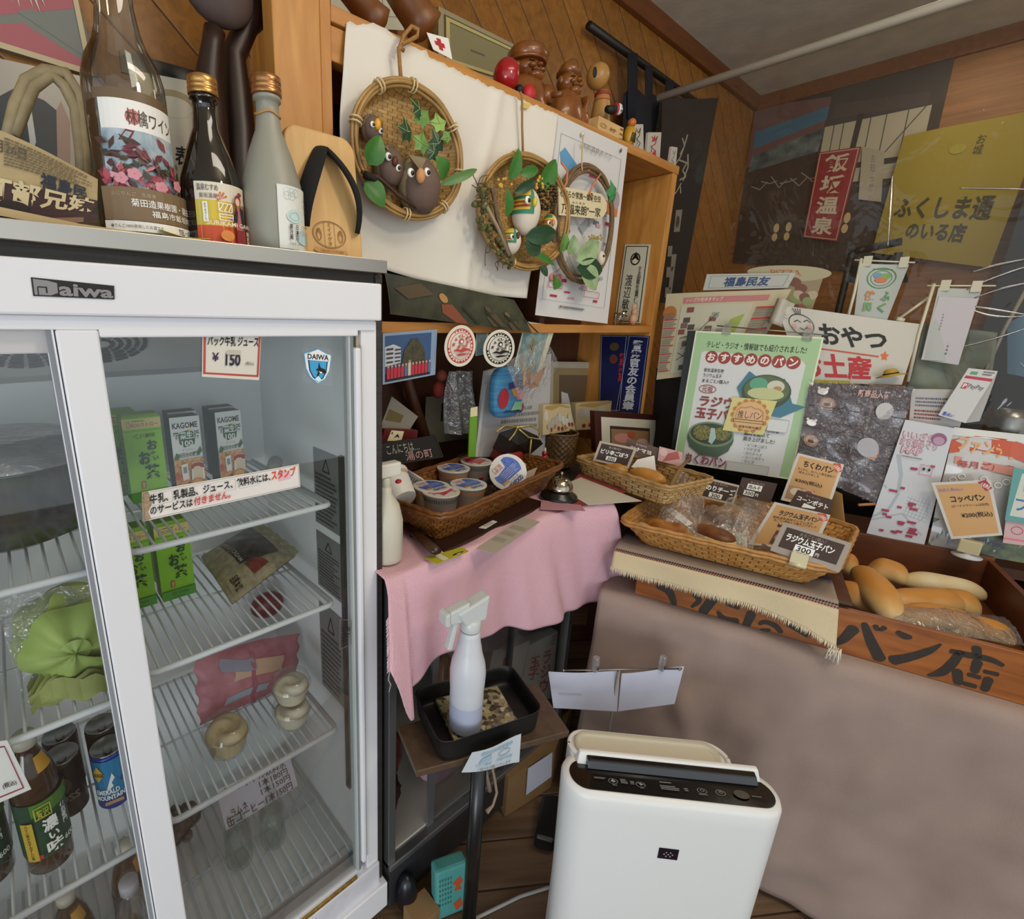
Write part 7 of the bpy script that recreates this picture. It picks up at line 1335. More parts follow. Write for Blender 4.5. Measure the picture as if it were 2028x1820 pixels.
c=Card(V(((1716,1056),(1830,1081),(1890,848),(1793,831)),-.010),120,240,M('#c9cbd0',.45),th=.0012);CRI=M('#a32a48',.5);LG_=M('#a9b4b8',.5)
c.poly([(6,170),(28,130),(34,90),(26,60),(0,40),(0,34),(32,56),(42,92),(36,134),(16,172)],LG_);c.line([(0,30),(60,56),(110,20)],3,LG_);c.line([(70,20),(110,60),(104,100)],1,LG_)
for k in range(6):c.line([(62+8*k,50),(70+8*k,96)],.7,LG_);c.line([(60,56+7*k),(112,48+7*k)],.7,LG_)
for a in(('いいざか',6,206,84,220),('まち湯めぐり',6,191,92,205),('MAP',14,176,62,189)):c.text(a[0],a[1]-1,a[2]-1,a[3]+1,a[4]+1,CRI,.09);c.text(*a,M('#d9b9c2',.5),.01)
c.disc(92,214,18,12,M('#8f5a78',.5));c.disc(92,211,13,8,M('#b593a8',.5));r=random.Random(9)
for k in range(24):x,y=r.uniform(6,90),r.uniform(10,158);c.rect(x,y,x+r.uniform(8,20),y+4.5,CRI);c.lay-=.0002
c.lay+=.001;c.frame(68,140,96,160,1,PNK);c.disc(76,152,3,3,BLK);c.disc(88,152,3,3,BLK);c.fine(18,168,70,172,GRY,1,4);c.done('town_map','tall white town map leaflet with crimson labels leaning behind the wooden box','leaflet')
q=V(((1836,1082),(2090,1124),(2096,868),(1890,846)),.006);c=Card(q,220,240,M('#c3bfbc',.25,coat=.4),nu=20,nv=16,bend=lambda u,v:.005*math.sin(8*u)+.004*math.sin(11*v+2*u),th=.001)
c.poly([(0,60),(220,44),(220,0),(0,0)],M('#2f3540',.3,col2='#6f7d4a',vs=30));c.rect(0,225,220,240,M('#d9d9d2',.3))
OR1=M('#c4542c',.35);c.poly([(0,190),(60,202),(130,196),(220,170),(220,205),(130,228),(50,228),(0,216)],OR1);c.text('ファンテンの日',14,190,206,218,M('#d9a56c',.35),.06,rot=-.08);c.poly([(14,172),(150,160),(150,176),(14,186)],M('#c98a7c',.35));c.text('毎月ご用意',20,166,140,180,M('#b24a3c',.35),.02)
for k in range(14):c.ring(20+15*k,140+10*math.sin(k*2.1),8,6,2,WHT)
for k in range(30):c.poly([(4+7*k,10+8*(k%4)),(9+7*k,16+8*(k%4)),(6+7*k,24+8*(k%3))],M('#b9b884' if k>14 else '#8a9aa0',.3));c.lay-=.0002
c.lay+=.001;c.done('banner_poster','glossy banner with an arched orange headline at the photo\'s right edge','poster')
pV2=pV+Vector((-.03,0,0))
pop(((1884,1068),(1986,1060),(1962,950),(1844,956)),pV+Vector((-.06,0,0)),nV,'price_card','orange price card for plain rolls leaning above the wooden box',('コッペパン',24,82,84,98),[('当店人気No.1',8,108,50,116,M('#9a7ab0',.5),.01),('(ピーナツクリームは別売)',22,70,88,77,BLK,0)],('¥200(税込)',34,44,90,58),M('#a82a30',.5))
hc=thing('card_holder','clear yellow card clip on a white foot holding the plain roll price card','card holder',PP(1920,1090,pV+Vector((-.06,0,0)),nV));p=PP(1920,1084,pV+Vector((-.06,0,0)),nV);hx=BZ1+.012
b=MB();b.box((p.x-.012,p.y-.022,hx+.012),(p.x+.012,p.y+.022,p.z+.022),CLP);b.build('clip',hc,bevel=.003);b=MB();b.lathe([(.030,0),(.032,.003),(.010,.008),(.008,.014)],M('#c9c9cc',.4),24,T=Matrix.Translation((p.x,p.y,hx)));b.build('foot',hc)
c=Card(V(((1990,1030),(2110,1050),(2110,950),(2008,925)),-.04),90,100,M('#5c9a98',.45),th=.0012);c.poly([(6,10),(90,10),(90,92),(16,92)],M('#c9ccc0',.45));c.text('ファ',12,20,60,44,M('#2f6ea3',.45),.02);c.rect(22,60,60,84,M('#c98a62',.45));c.done('teal_card','teal-bordered card at the photo\'s right edge beside the plain roll price card','card')
c=Card(V(((1986,1075),(2100,1090),(2110,1050),(1992,1028)),-.03),110,50,M('#c9a9a8',.45),th=.001);c.ring(24,30,12,9,2,M('#b8506a',.5));c.rect(0,8,110,12,PNK);c.done('pink_slip','pink slip with a round mark below the teal card','slip')
c=Card(V(((1590,758),(1786,762),(1826,642),(1538,604)),.05),260,140,M('#c4c0b4',.5),nu=20,nv=10,bend=lambda u,v:.006*math.sin(6*u)*v,th=.001);c.text('おやつ',74,74,208,116,BLK,.06);c.line([(60,66),(196,60)],3,OB_);c.text('お土産',10,8,182,58,RED,.06)
c.poly([(208+9*math.cos(k*PI/5+PI/2)*(1 if k%2==0 else .5),62+11*math.sin(k*PI/5+PI/2)*(1 if k%2==0 else .5))for k in range(10)],M('#d9642a',.5));c.rect(0,0,130,6,M('#b5a82c',.5));c.ring(40,108,26,20,1.5,BLK);c.line([(26,112),(34,116),(40,112)],1.4,BLK);c.line([(46,114),(54,118),(60,113)],1.4,BLK);c.disc(24,104,5,4,M('#d79a9a',.5));c.disc(56,106,5,4,M('#d79a9a',.5));c.line([(34,102),(42,99),(50,103)],1.4,BLK)
for k in range(4):c.line([(34+3*k,127),(30+5*k,138)],1.4,BLK)
c.line([(6,118),(14,116)],1,GRY);c.line([(8,126),(15,122)],1,GRY);c.done('snack_banner','white snack banner with a simple smiling face and big black and red characters','banner')
b=MB();q=V(((1520,640),(1560,650),(1575,600),(1540,590)),.045);b.surf(lambda u,v:q[0].lerp(q[1],u).lerp(q[3].lerp(q[2],u),v)+nV*.02*math.sin(5*u),8,6,M('#b9b4a6',.6));b.build('folded_corner',solid=.001,tagd=('curled white cloth corner at the snack banner\'s left end','cloth'))
ht=PP(1765,745,pV+Vector((.01,0,0)),nV);b=MB();b.lathe([(.034,0),(.036,.002),(.018,.006),(.015,.018),(.010,.022),(.001,.022)],M('#b5942c',.6),26,T=Matrix.Translation(ht)@Matrix.Rotation(-.3,4,'X'));b.lathe([(.0185,.006),(.0182,.010)],BLK,26,T=Matrix.Translation(ht)@Matrix.Rotation(-.3,4,'X'),cap=False);b.build('straw_hat',tagd=('tiny straw hat with a black band below the snack banner','hat'))
c=Card(V(((1800,838),(1900,848),(1925,772),(1806,770)),.02),120,74,M('#b5b2ae',.5),th=.001);c.fine(10,36,90,58,M('#5a5c70',.5),3,3);c.fine(10,10,90,32,MAR,3,8);c.done('notice_slip','pale notice slip with small blue and red print behind the payment stand','notice')
py_=thing('payment_stand','small white folding payment stand with a red stripe','stand',PP(1890,836,pV,nV));q=V(((1858,822),(1912,838),(1976,735),(1918,729)),-.01)
c=Card(q,60,110,M('#c6c5c3',.35),th=.0015);c.rect(4,88,60,94,M('#b02a44',.4));c.text('PayPay',22,66,54,78,M('#4a4548',.4),.01);c.rect(9,66,20,79,M('#b8324a',.4));c.text('P',11,68,18,77,WHT,.03);c.text('d払い',14,3,30,11,M('#2a5aa8',.4),.02);c.rect(7,3,13,11,M('#2a5aa8',.4));c.fine(34,98,58,108,GRY,2,3);c.rect(10,98,24,104,M('#4a9a6a',.4));c.done('front_panel',parent=py_)
c=Card(V(((1912,838),(1940,834),(1968,760),(1976,735)),.03),30,100,M('#a9a6a3',.4),th=.0015);c.done('back_panel',parent=py_)
WP=M('#c9c4ac',.4,name='flag_plastic')
def flag(name,lab,pole,bar,sheet,off,art,W=70,Hh=120):
 t=thing(name,lab,'mini flag',V((pole[-1],),off)[0],'little white flags');b=MB();b.tube(V(pole,off),.0042,WP,10);b.build('pole',t);b=MB();b.tube(V(bar,off),.0024,WP,8);b.build('crossbar',t)
 for x in((sheet[3][0]+14,sheet[3][1]-4),(sheet[2][0]-10,sheet[2][1]-4)):b=MB();p=V((x,),off-.004)[0];b.box((p.x-.003,p.y-.010,p.z-.014),(p.x+.003,p.y+.010,p.z+.016),WP);b.build('loop',t)
 c=Card(V(sheet,off),W,Hh,M('#a8aca6',.5),nu=8,nv=10,bend=lambda u,v:.004*math.sin(5*u+2*v),th=.0008);art(c);c.done('flag_sheet',parent=t)
def art1(c):
 c.ring(36,92,23,21,1.6,GRN);c.ring(36,92,17,15.5,.9,GRN);c.fine(20,108,52,111,GRN,1,3);c.disc(30,97,7,6,M('#5a8aa8',.5));c.disc(42,96,8,6,M('#6a9a4c',.5));c.disc(36,88,10,5,M('#c2653a',.5));c.text('健',14,46,32,66,M('#b8763a',.5),.04);c.text('ふ',44,46,60,66,M('#5a8a58',.5),.04);c.text('民',14,24,32,42,M('#6a9a5c',.5),.04);c.text('く',42,22,58,42,M('#5a8a58',.5),.04)
flag('mini_flag','little white flag with a round green emblem, left of two',((1676,640),(1692,580),(1706,512)),((1692,515),(1812,520)),((1690,640),(1755,640),(1800,524),(1704,522)),.07,art1)
def art2(c):c.poly([(0,0),(70,-4),(68,104),(4,106)],M('#b5b0b4',.5));[c.fine(40+9*(k%2),10,44+9*(k%2),96,M('#7a7580',.5),14,k)for k in range(3)];c.fine(18,50,21,98,M('#8a8590',.5),10,5)
flag('mini_flag','little flag stand with a white typed slip taped to it, right of two',((1798,756),(1820,660),(1850,562)),((1836,566),(1972,566)),((1824,712),(1900,718),(1944,572),(1858,570)),.05,art2)
b=MB();b.tube(V(((1782,630),(1846,585)),.08),.0042,WP,8);b.tube(V(((1775,632),(1790,636)),.08),.008,WP,8);o=b.build('flag_rod',tagd=('loose white plastic rod slanting to the second little flag','rod'))
b=MB();b.tube(V(((1922,800),(1990,650),(2040,560)),.10),.0045,M('#8f8a7c',.4),8);b.build('pale_rod',tagd=('pale rod slanting up at the right behind the payment stand','rod'))
c=Card(V(((1995,740),(2090,760),(2090,590),(1995,640)),.14),90,130,M('#54748c',.7),nu=8,nv=8,bend=lambda u,v:.01*math.sin(5*u),th=.001);c.poly([(20,30),(60,36),(70,24),(30,18)],M('#8a9fb0',.6));c.poly([(40,90),(80,100),(70,80)],M('#8a9fb0',.6));c.done('blue_cloth','blue printed cloth at the photo\'s right edge behind the plastic','cloth')
c=Card(V(((1300,752),(1480,730),(1568,572),(1320,582)),.08),220,180,M('#b9ad8c',.5),nu=10,nv=8,bend=lambda u,v:.006*math.sin(5*u),th=.001);c.rect(36,158,190,170,M('#b5706c',.5));c.text('いいざか街歩きマップ',42,160,110,169,M('#d9c7bc',.5),.01);c.rect(34,10,168,154,M('#b8b49c',.5));r=random.Random(12)
for k in range(18):x,y=r.uniform(36,150),r.uniform(14,140);c.rect(x,y,x+14,y+11,M(r.choice(['#4a3d38','#6b5348','#3a4038','#7a4038','#8a8a80']),.5));c.lay-=.0002
c.lay+=.001
for k in range(9):x,y=r.uniform(40,120),r.uniform(14,100);c.line([(x,y),(x+r.uniform(10,50),y+r.uniform(-30,40))],1.2,BLK)
c.poly([(128,60),(150,70),(160,130),(138,120)],M('#8fa03c',.5));c.disc(12,140,14,14,M('#a8672c',.5))
for k in range(7):c.rect(2,16+18*k,30,18+18*k,RED);c.fine(2,19+18*k,30,32+18*k,GRY,3,k)
for k in range(6):c.rect(176,140-24*k,214,144-24*k,RED);c.fine(176,122-24*k,214,138-24*k,GRY,3,k+20)
c.done('walking_map','cream walking map with photos and red captions left of the snack banner','map')
c=Card(V(((1392,575),(1560,570),(1577,540),(1400,543)),.10),170,34,M('#aeb0a8',.5),th=.001);c.frame(10,4,160,30,.8,GRY);c.text('福島民友',40,6,130,27,M('#27406b',.5),.05);c.done('newspaper_card','pale card with blue newspaper characters standing behind the walking map','card')
q=V(((1560,640),(1596,650),(1632,545),(1480,542)),.13);c=Card(q,120,90,M('#8a7a5c',.5),th=.004);c.disc(66,92,64,14,M('#a39a7a',.5));c.text('PIZZA',40,88,86,98,M('#a8563a',.5),.01)
for k in range(12):c.disc(60+50*rnd.random(),8+70*rnd.random(),12,8,M(rnd.choice(['#8a4a34','#a89a7c','#6b3a2a','#7a8a4a']),.5));c.lay-=.0002
c.done('food_magazine','round-topped food magazine with sausage pictures behind the walking map','magazine')
b=MB();p=PP(1318,880,pG+Vector((.06,0,0)),nG);b.hexa([PX(u,v,2.10)for u,v in((1286,900),(1345,905),(1362,700),(1300,730))]+[PX(u,v,2.13)for u,v in((1286,900),(1345,905),(1362,700),(1300,730))],M('#1a1613',.5));b.build('dark_board',tagd=('dark upright panel in the gap left of the green poster','panel'))
b=MB();q=PP(1312,850,Vector((2.02,.7,1)),nG);b.lathe([(.04,0),(.04,.13),(.036,.14),(.03,.14)],M('#4a4d4a',.3,metal=.5),22,T=Matrix.Translation((2.04,.84,.831)));b.build('metal_canister',tagd=('dark grey metal canister in the shade left of the green poster','canister'))
b=MB();q4=V(((1790,775),(1960,800),(1970,660),(1830,640)),.10);b.surf(lambda u,v:q4[0].lerp(q4[1],u).lerp(q4[3].lerp(q4[2],u),v)+nV*(.02*math.sin(5*u+3*v)),20,14,M('#6f735a',.5,col2='#7d8a84',vs=12));b.build('green_wrap',solid=.001,tagd=('dull green and grey film hanging behind the second little flag','film'))
b=MB();p=PP(1985,880,pV+Vector((.13,0,0)),nV);b.lathe([(.05,0),(.052,.02),(.052,.10),(.045,.13)],M('#8f8f8d',.25,metal=.9),24,T=Matrix.Translation((p.x,p.y,p.z-.02)));b.build('steel_pot',tagd=('steel pot behind the payment stand at the right edge','pot'))
b=MB();b.hexa([L3(-.25,.66,.80),L3(1.2,.66,.80),L3(1.2,.95,.80),L3(-.25,.95,.80),L3(-.25,.66,.83),L3(1.2,.66,.83),L3(1.2,.95,.83),L3(-.25,.95,.83)],PINED);b.hexa([L3(-.25,.92,0),L3(1.2,.92,0),L3(1.2,.95,0),L3(-.25,.95,0),L3(-.25,.92,.80),L3(1.2,.92,.80),L3(1.2,.95,.80),L3(-.25,.95,.80)],PINED);b.build('back_ledge',tagd=('dark ledge behind the bread table that carries the posters','ledge'))
vt=thing('vinyl_curtain','clear plastic curtain hung from a cream tube above the counter','curtain',(2.2,.3,.9));b=MB();b.tube([(2.2,1.155,2.378),(2.2,-1.1,2.38)],.014,M('#c9c4b4',.4,name='cream_tube'),16);b.build('tube',vt)
VIN=glassy('clear_vinyl',(.93,.91,.87),.035,.03,.35,5,.03,'#b8a890',edge=.35);b=MB()
b.surf(lambda u,v:Vector((2.205+.012*NZ.noise(Vector((u*5,v*4,1)))+.005*NZ.noise(Vector((u*18,v*9,3)))+.02*(1-v)*math.sin(6*u),1.15-2.25*u,.92+1.45*v)),60,40,VIN);b.build('vinyl_sheet',vt)
GLINT=glassy('vinyl_glint',(.95,.93,.88),.45,.12,edge=.5)  # bright reflection streaks on the vinyl, shaped as thin glossy crease tubes
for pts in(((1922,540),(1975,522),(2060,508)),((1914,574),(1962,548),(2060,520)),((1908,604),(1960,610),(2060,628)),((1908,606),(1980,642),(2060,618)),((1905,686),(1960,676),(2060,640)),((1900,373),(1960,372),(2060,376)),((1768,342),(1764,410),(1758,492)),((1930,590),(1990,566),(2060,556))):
 b=MB();P=[PX(u,v,2.19)for u,v in pts];b.tube([(P[0]*(1-t)**2+P[1]*2*t*(1-t)+P[2]*t*t)for t in[k/14 for k in range(15)]],[.0026*(.25+math.sin(PI*min(k+1,13)/14))for k in range(15)],GLINT,6);b.build('vinyl_glint',vt)
XW=3.59
def wq(px,x=XW):return[PX(u,v,x)for u,v in px]
c=Card(wq(((1452,520),(1790,545),(1895,96),(1496,212)),3.585),400,320,M('#3a2c24',.6),th=.006)
c.poly([(0,200),(170,230),(180,300),(0,320)],M('#6f4f4c',.6));c.poly([(10,270),(180,285),(176,262),(10,236)],M('#3f6d84',.6));c.poly([(10,222),(176,250),(170,210),(6,190)],M('#2f3f44',.6,col2='#6f7a78',vs=14));c.rect(176,150,380,250,M('#b5ab90',.6));c.poly([(176,250),(400,250),(400,320),(180,320)],M('#3f3834',.6));c.poly([(190,262),(372,252),(372,270),(190,285)],M('#4a3f3a',.6))
for x in(196,216,270,300,340):c.line([(x,150),(x,250)],2,M('#4a453e',.6))
c.line([(240,140),(248,260)],12,M('#2c2622',.6));c.line([(172,176),(390,178)],9,M('#2c2622',.6));c.line([(300,180),(370,250)],2,M('#4a453e',.6))
for k in range(7):c.line([(20+24*k,160+8*(k%3)),(44+24*k,152+10*(k%2)),(60+24*k,166)],2,M('#8f8a80',.6))
for x,y in((102,66),(132,68),(262,82)):c.disc(x,y+8,7,9,M('#c9b27c',.5));c.disc(x-1,y-10,7,8,M('#c9b27c',.5))
c.done('onsen_poster','large poster of a hot spring street scene on the right wall, seen through the plastic','poster')
c=Card(wq(((1590,470),(1658,478),(1705,290),(1622,302)),3.56),70,180,M('#8f1f28',.5),th=.01);c.frame(2,2,68,178,2,M('#b99a84',.5))
for k,ch in enumerate('飯坂温泉'):c.text(ch,14,136-42*k,56,172-42*k,M('#c9b8a0',.5),.07)
c.done('red_sign','upright red sign with four pale characters on the wall poster','sign')
c=Card(wq(((1726,500),(1960,530),(2080,210),(1790,270)),3.52),260,280,M('#9c871c',.6,name='mustard_cloth'),th=.002,nu=8,nv=8,bend=lambda u,v:.01*math.sin(6*u));OL=M('#3a3412',.6);c.text('ふくしま通',26,86,226,134,OL,.05);c.text('のいる店',66,40,190,80,OL,.05);c.text('お城',150,214,168,252,OL,.0,vert=True);c.disc(120,230,16,10,M('#a3942c',.6));c.done('yellow_banner','mustard yellow banner with dark brush characters hanging on the right wall','banner')
c=Card(wq(((1700,395),(1745,400),(1752,300),(1708,290)),3.57),44,100,M('#a89f86',.6),th=.002);c.text('お知らせ',18,20,28,90,GRY,.0,vert=True);c.done('wall_slip','small pale slip between the red sign and the yellow banner','notice')
ch_=thing('dark_chair','dark chair with a bar back standing behind the plastic curtain','chair',(3.1,.65,0));DCH=M('#0f0d0c',.5)
for u in(1688,1780):b=MB();p=PX(u,500,3.05);b.tube([(3.05,p.y,0),(3.05,p.y,p.z)],.014,DCH,8);b.build('post',ch_)
b=MB();b.box((2.95,.50,1.0),(3.3,.80,1.05),DCH);b.build('seat',ch_);b=MB();b.tube([PX(1680,500,3.05),PX(1786,478,3.05)],.016,DCH,10);b.build('top_bar',ch_);b=MB();b.hexa([PX(u,v,3.05)for u,v in((1670,560),(1800,560),(1790,520),(1680,520))]+[PX(u,v,3.08)for u,v in((1670,560),(1800,560),(1790,520),(1680,520))],DCH);b.build('back_panel',ch_)
b=MB();b.box((2.5,-.4,0),(2.9,1.2,.9),M('#1c1714',.6));b.build('back_cabinet',tagd=('dark cabinet in the back room behind the plastic curtain','cabinet'))
b=MB();b.box((3.45,-.35,.9),(3.58,.15,2.1),M('#2f3338',.6));b.build('grey_locker',tagd=('dark grey locker at the far right behind the plastic curtain','locker'))
#  things on the floor
st=thing('tray_stand','slim black post stand with a square brown board on top','stand',(.70,.50,0));TZ0=.618
tq=[PZ(825,1528,TZ0),PZ(1128,1448,TZ0),PZ(1062,1352,TZ0),PZ(788,1440,TZ0)];BRD=wood('stand_board','#47372a','#5b4836',5,(8,8,8),.4)
b=MB();b.hexa([p-UPZ*.016 for p in tq]+tq,BRD);b.build('board',st,bevel=.0015)
mc=sum(tq,Vector())/4;pz=Vector((PZ(950,1500,.58).x,PZ(950,1500,.58).y,0));b=MB();b.tube([(pz.x,pz.y,.02),(pz.x,pz.y,.602)],.017,M('#121314',.3),20);b.build('post',st)
b=MB();b.lathe([(.045,0),(.048,.004),(.045,.012),(.02,.02),(.018,.03)],M('#121314',.35),36,T=Matrix.Translation((pz.x,pz.y,0)));b.build('foot',st)
PANM=M('#121212',.45,bump=.1,bs=200,name='black_enamel');pn=thing('baking_pan','deep black square pan on the stand\'s board','pan',(mc.x,mc.y,TZ0));zr=.672
pr=[PZ(872,1478,zr),PZ(1078,1408,zr),PZ(1010,1316,zr),PZ(818,1366,zr)];c0=sum(pr,Vector())/4
def panloop(k,u,z,rr=.16):
 p=rloop([c0+(p-c0)*k for p in pr],u,.16);return Vector((p.x,p.y,z))
prof=[(.90,TZ0+.001),(.965,TZ0+.004),(1.0,zr),(1.012,zr+.002),(1.0,zr+.003),(.975,zr),(.94,TZ0+.009),(.88,TZ0+.006),(.02,TZ0+.006)]
def pf2(u,v):t=v*(len(prof)-1);i=min(int(t),len(prof)-2);f=t-i;return panloop(prof[i][0]+(prof[i+1][0]-prof[i][0])*f,u,prof[i][1]+(prof[i+1][1]-prof[i][1])*f)
b=MB();b.surf(pf2,96,32,PANM,True,cu=True);b.build('pan_body',pn)
STN,nt,bs_=base('speckled_stone');vo=N(nt,'ShaderNodeTexVoronoi',i_Scale=95.0);nt.links.new(coord(nt),vo.inputs['Vector']);sp=N(nt,'ShaderNodeSeparateColor');nt.links.new(vo.outputs['Color'],sp.inputs[0]);nt.links.new(ramp(nt,sp.outputs[0],[(.0,'#2a2b25'),(.35,'#5d5638'),(.55,'#8f8a78'),(.8,'#a0915a'),(1,'#b9b3a2')]),bs_.inputs['Base Color']);bs_.inputs['Roughness'].default_value=.25
tl=[PZ(905,1478,.638),PZ(1030,1432,.638),PZ(985,1358,.638),PZ(862,1382,.638)];b=MB();b.hexa([p-UPZ*.012 for p in tl]+tl,STN);b.build('stone_tile',bevel=.001,tagd=('square speckled granite tile lying in the black pan','tile'))
spb=PZ(935,1462,.640);sbt=thing('spray_bottle','white trigger spray bottle standing on the granite tile','spray bottle',(spb.x,spb.y,.64));SPM=M('#c9ccd2',.35,trans=.0,sub=.0,name='milky_plastic');s_=mpp(spb)
hB=.315;q=Vector((spb.x+.012,spb.y+.034,.640));b=MB();Rb=.0365
b.lathe([(.001,.002),(Rb*.85,0),(Rb,.006),(Rb,.10),(Rb*1.03,.115),(Rb*1.06,.145),(Rb*.98,.168),(Rb*.80,.190),(Rb*.74,.20),(Rb*.72,.207),(Rb*.66,.215),(Rb*.60,.235),(Rb*.58,.245)],SPM,44,T=Matrix.Translation(q));b.build('bottle_body',sbt)
b=MB();b.lathe([(Rb*1.004,.008),(Rb*1.004,.072)],M('#aab0c4',.4,name='liquid_line'),44,T=Matrix.Translation(q),cap=False);b.build('liquid_band',sbt)
b=MB();b.surf(lambda u,v:(q.x+(Rb*1.01)*math.cos(-.75+1.1*u),q.y+Rb*1.01*math.sin(-.75+1.1*u),q.z+.045+.07*v),14,4,M('#8f2330',.4));b.surf(lambda u,v:(q.x+(Rb*1.014)*math.cos(-.7+1.0*u),q.y+Rb*1.014*math.sin(-.7+1.0*u),q.z+.048+.018*v),14,4,WHT);b.build('label',sbt)
b=MB();hz=q.z+.245;TRG=M('#c4c8c6',.3,name='trigger_plastic');dirx=Vector((-.985,.17,0));b.lathe([(Rb*.58,0),(Rb*.60,.004),(Rb*.60,.022),(Rb*.5,.028)],TRG,30,T=Matrix.Translation((q.x,q.y,hz)))
sd_=Vector((-dirx.y,dirx.x,0))
def hx(pts,w):
 b.hexa([q+dirx*x+UPZ*(z-q.z)-sd_*w for x,z in pts]+[q+dirx*x+UPZ*(z-q.z)+sd_*w for x,z in pts],TRG)
hx([(-.030,hz+.022),(.022,hz+.022),(.042,hz+.055),(-.036,hz+.078)],.0155);hx([(.022,hz+.030),(.058,hz+.034),(.060,hz+.062),(.010,hz+.072)],.012);b.build('sprayer_head',sbt,bevel=.004)
b=MB();hx([(.034,hz+.034),(.045,hz+.034),(.060,hz-.026),(.048,hz-.028)],.008);b.build('trigger',sbt,bevel=.003)
b=MB();hx([(.058,hz+.032),(.070,hz+.034),(.071,hz+.060),(.060,hz+.064)],.014);b.build('nozzle',sbt,bevel=.003)
eB=(tq[1]-tq[0]).normalized();nB=Vector((eB.y,-eB.x,0)).normalized()
if nB.dot(O-tq[0])<0:nB=-nB
c=Card([PP(u,v,tq[0]+nB*.012,nB)for u,v in((914,1530),(1030,1512),(1034,1456),(932,1484))],116,60,M('#c4cbd0',.5),nu=8,nv=5,bend=lambda u,v:.004*math.sin(5*u)+.008*(1-u)*v,th=.0007)
CY_=M('#8fb4c9',.5);c.text('感染症対策実施中',22,44,96,54,CY_,.01);c.poly([(24,22),(50,26),(46,42),(28,38)],M('#9ab8c4',.5));c.ring(78,34,14,8,2,M('#9ab8c4',.5));c.text('マスク着用',18,14,52,22,CY_,.01);c.text('手指の消毒',62,16,98,24,CY_,.01);c.text('ご協力をお願いいたします',26,4,96,11,GRY,.01);c.done('hygiene_notice','white notice with pale blue print taped to the stand board\'s front edge','notice')
STR=M('#a58c74',.8);
for k,pts in enumerate((((975,1520),(980,1545),(984,1570),(976,1595),(964,1608)),((962,1522),(966,1545),(970,1565)))):b=MB();b.tube([PY(u,v,tq[0].y-.008)for u,v in pts],[.0035]*(len(pts)-1)+[.006],STR,8);b.build('string',tagd=(('long beige knotted string hanging under the notice','short beige string end hanging beside the long one')[k],'string','strings under the stand'))
sh=thing('sign_holder','thin metal sign holder with two blank white sheets clipped to its bar','sign holder',(1.08,.50,0));nS=Vector((-.62,-.77,.12)).normalized();pS=Vector((1.10,.48,.70));CH_=M('#8f8a82',.3,metal=.9)
def PS(u,v,o=0):return PP(u,v,pS+nS*o,nS)
b=MB();b.tube([PS(1116,1328),PS(1350,1324)],.0024,CH_,8);b.ell(PS(1116,1328),.004,CH_,8,6);b.ell(PS(1346,1325),.004,CH_,8,6);b.build('bar',sh)
pr_=PS(1224,1330,.008);b=MB();b.tube([(pr_.x,pr_.y,pr_.z),(pr_.x,pr_.y,.012)],.003,CH_,8);b.build('rod',sh);b=MB();b.lathe([(.09,0),(.09,.006),(.02,.011),(.004,.014)],DKA,28,T=Matrix.Translation((pr_.x,pr_.y,0)));b.build('foot',sh)
for k,px in enumerate((((1096,1402),(1222,1409),(1229,1330),(1086,1330)),((1224,1409),(1336,1394),(1357,1322),(1230,1332)))):
 c=Card([PS(u,v,.003+.001*k)for u,v in px],126,76,M('#bcbfd0',.5,var=.04,vs=30),nu=12,nv=6,bend=lambda u,v:.005*math.sin(4*u+k)*v,th=.0006);c.fine(14,30,60,34,M('#aeb0bf',.5),1,3)if k==0 else None;c.done('paper_sheet',parent=sh)
CLC=glassy('clear_peg',(.86,.86,.84),.18,haze=.15)
for u,v in((1180,1320),(1312,1318)):b=MB();p=PS(u,v,.006);b.box((p.x-.007,p.y-.006,p.z-.014),(p.x+.007,p.y+.008,p.z+.028),CLC);b.box((p.x-.003,p.y-.008,p.z-.008),(p.x+.003,p.y+.0,p.z+.002),M('#4a4038',.4,metal=.7));b.build('clip',sh,bevel=.002)
AP=thing('air_purifier','white air purifier with a black top panel on the wooden floor','air purifier',(.95,.30,0));AW=M('#e2e2df',.4,name='purifier_white',bump=.06,bs=500,stretch=(1,1,.02));ABK=M('#0b0b0d',.16,coat=.5,name='piano_black')
FLp,FRp=PZ(1118,1545,.605),PZ(1557,1592,.605);ex=(FRp-FLp);ex.z=0;AWd=ex.length;ex.normalize();ey=Vector((-ex.y,ex.x,0));
if ey.dot(Vector((0,1,0)))<0:ey=-ey
ac=(FLp+FRp)/2;ac.z=0
def A3(x,y,z):return ac+ex*x+ey*y+UPZ*z
def stad(x0,x1,y0,y1,r,n=10):
 P=[]
 for cx_,cy_,a0 in((x1-r,y0+r,-PI/2),(x1-r,y1-r,0),(x0+r,y1-r,PI/2),(x0+r,y0+r,PI)):
  for k in range(n+1):a=a0+PI/2*k/n;P.append((cx_+r*math.cos(a),cy_+r*math.sin(a)))
 return P
hw_=AWd/2
def prism(mb,loops,m,cap=True,smooth=True):
 n_=len(loops[0]);vs=[p for l in loops for p in l];F=[(j*n_+i,j*n_+(i+1)%n_,(j+1)*n_+(i+1)%n_,(j+1)*n_+i)for j in range(len(loops)-1)for i in range(n_)];mb.add(vs,F,m,smooth)
 if cap:mb.add(loops[0],[tuple(range(n_))[::-1]],m);mb.add(loops[-1],[tuple(range(n_))],m)
def topz(y):return .604
o2=stad(-hw_,hw_,-.028,.078,.05);b=MB()
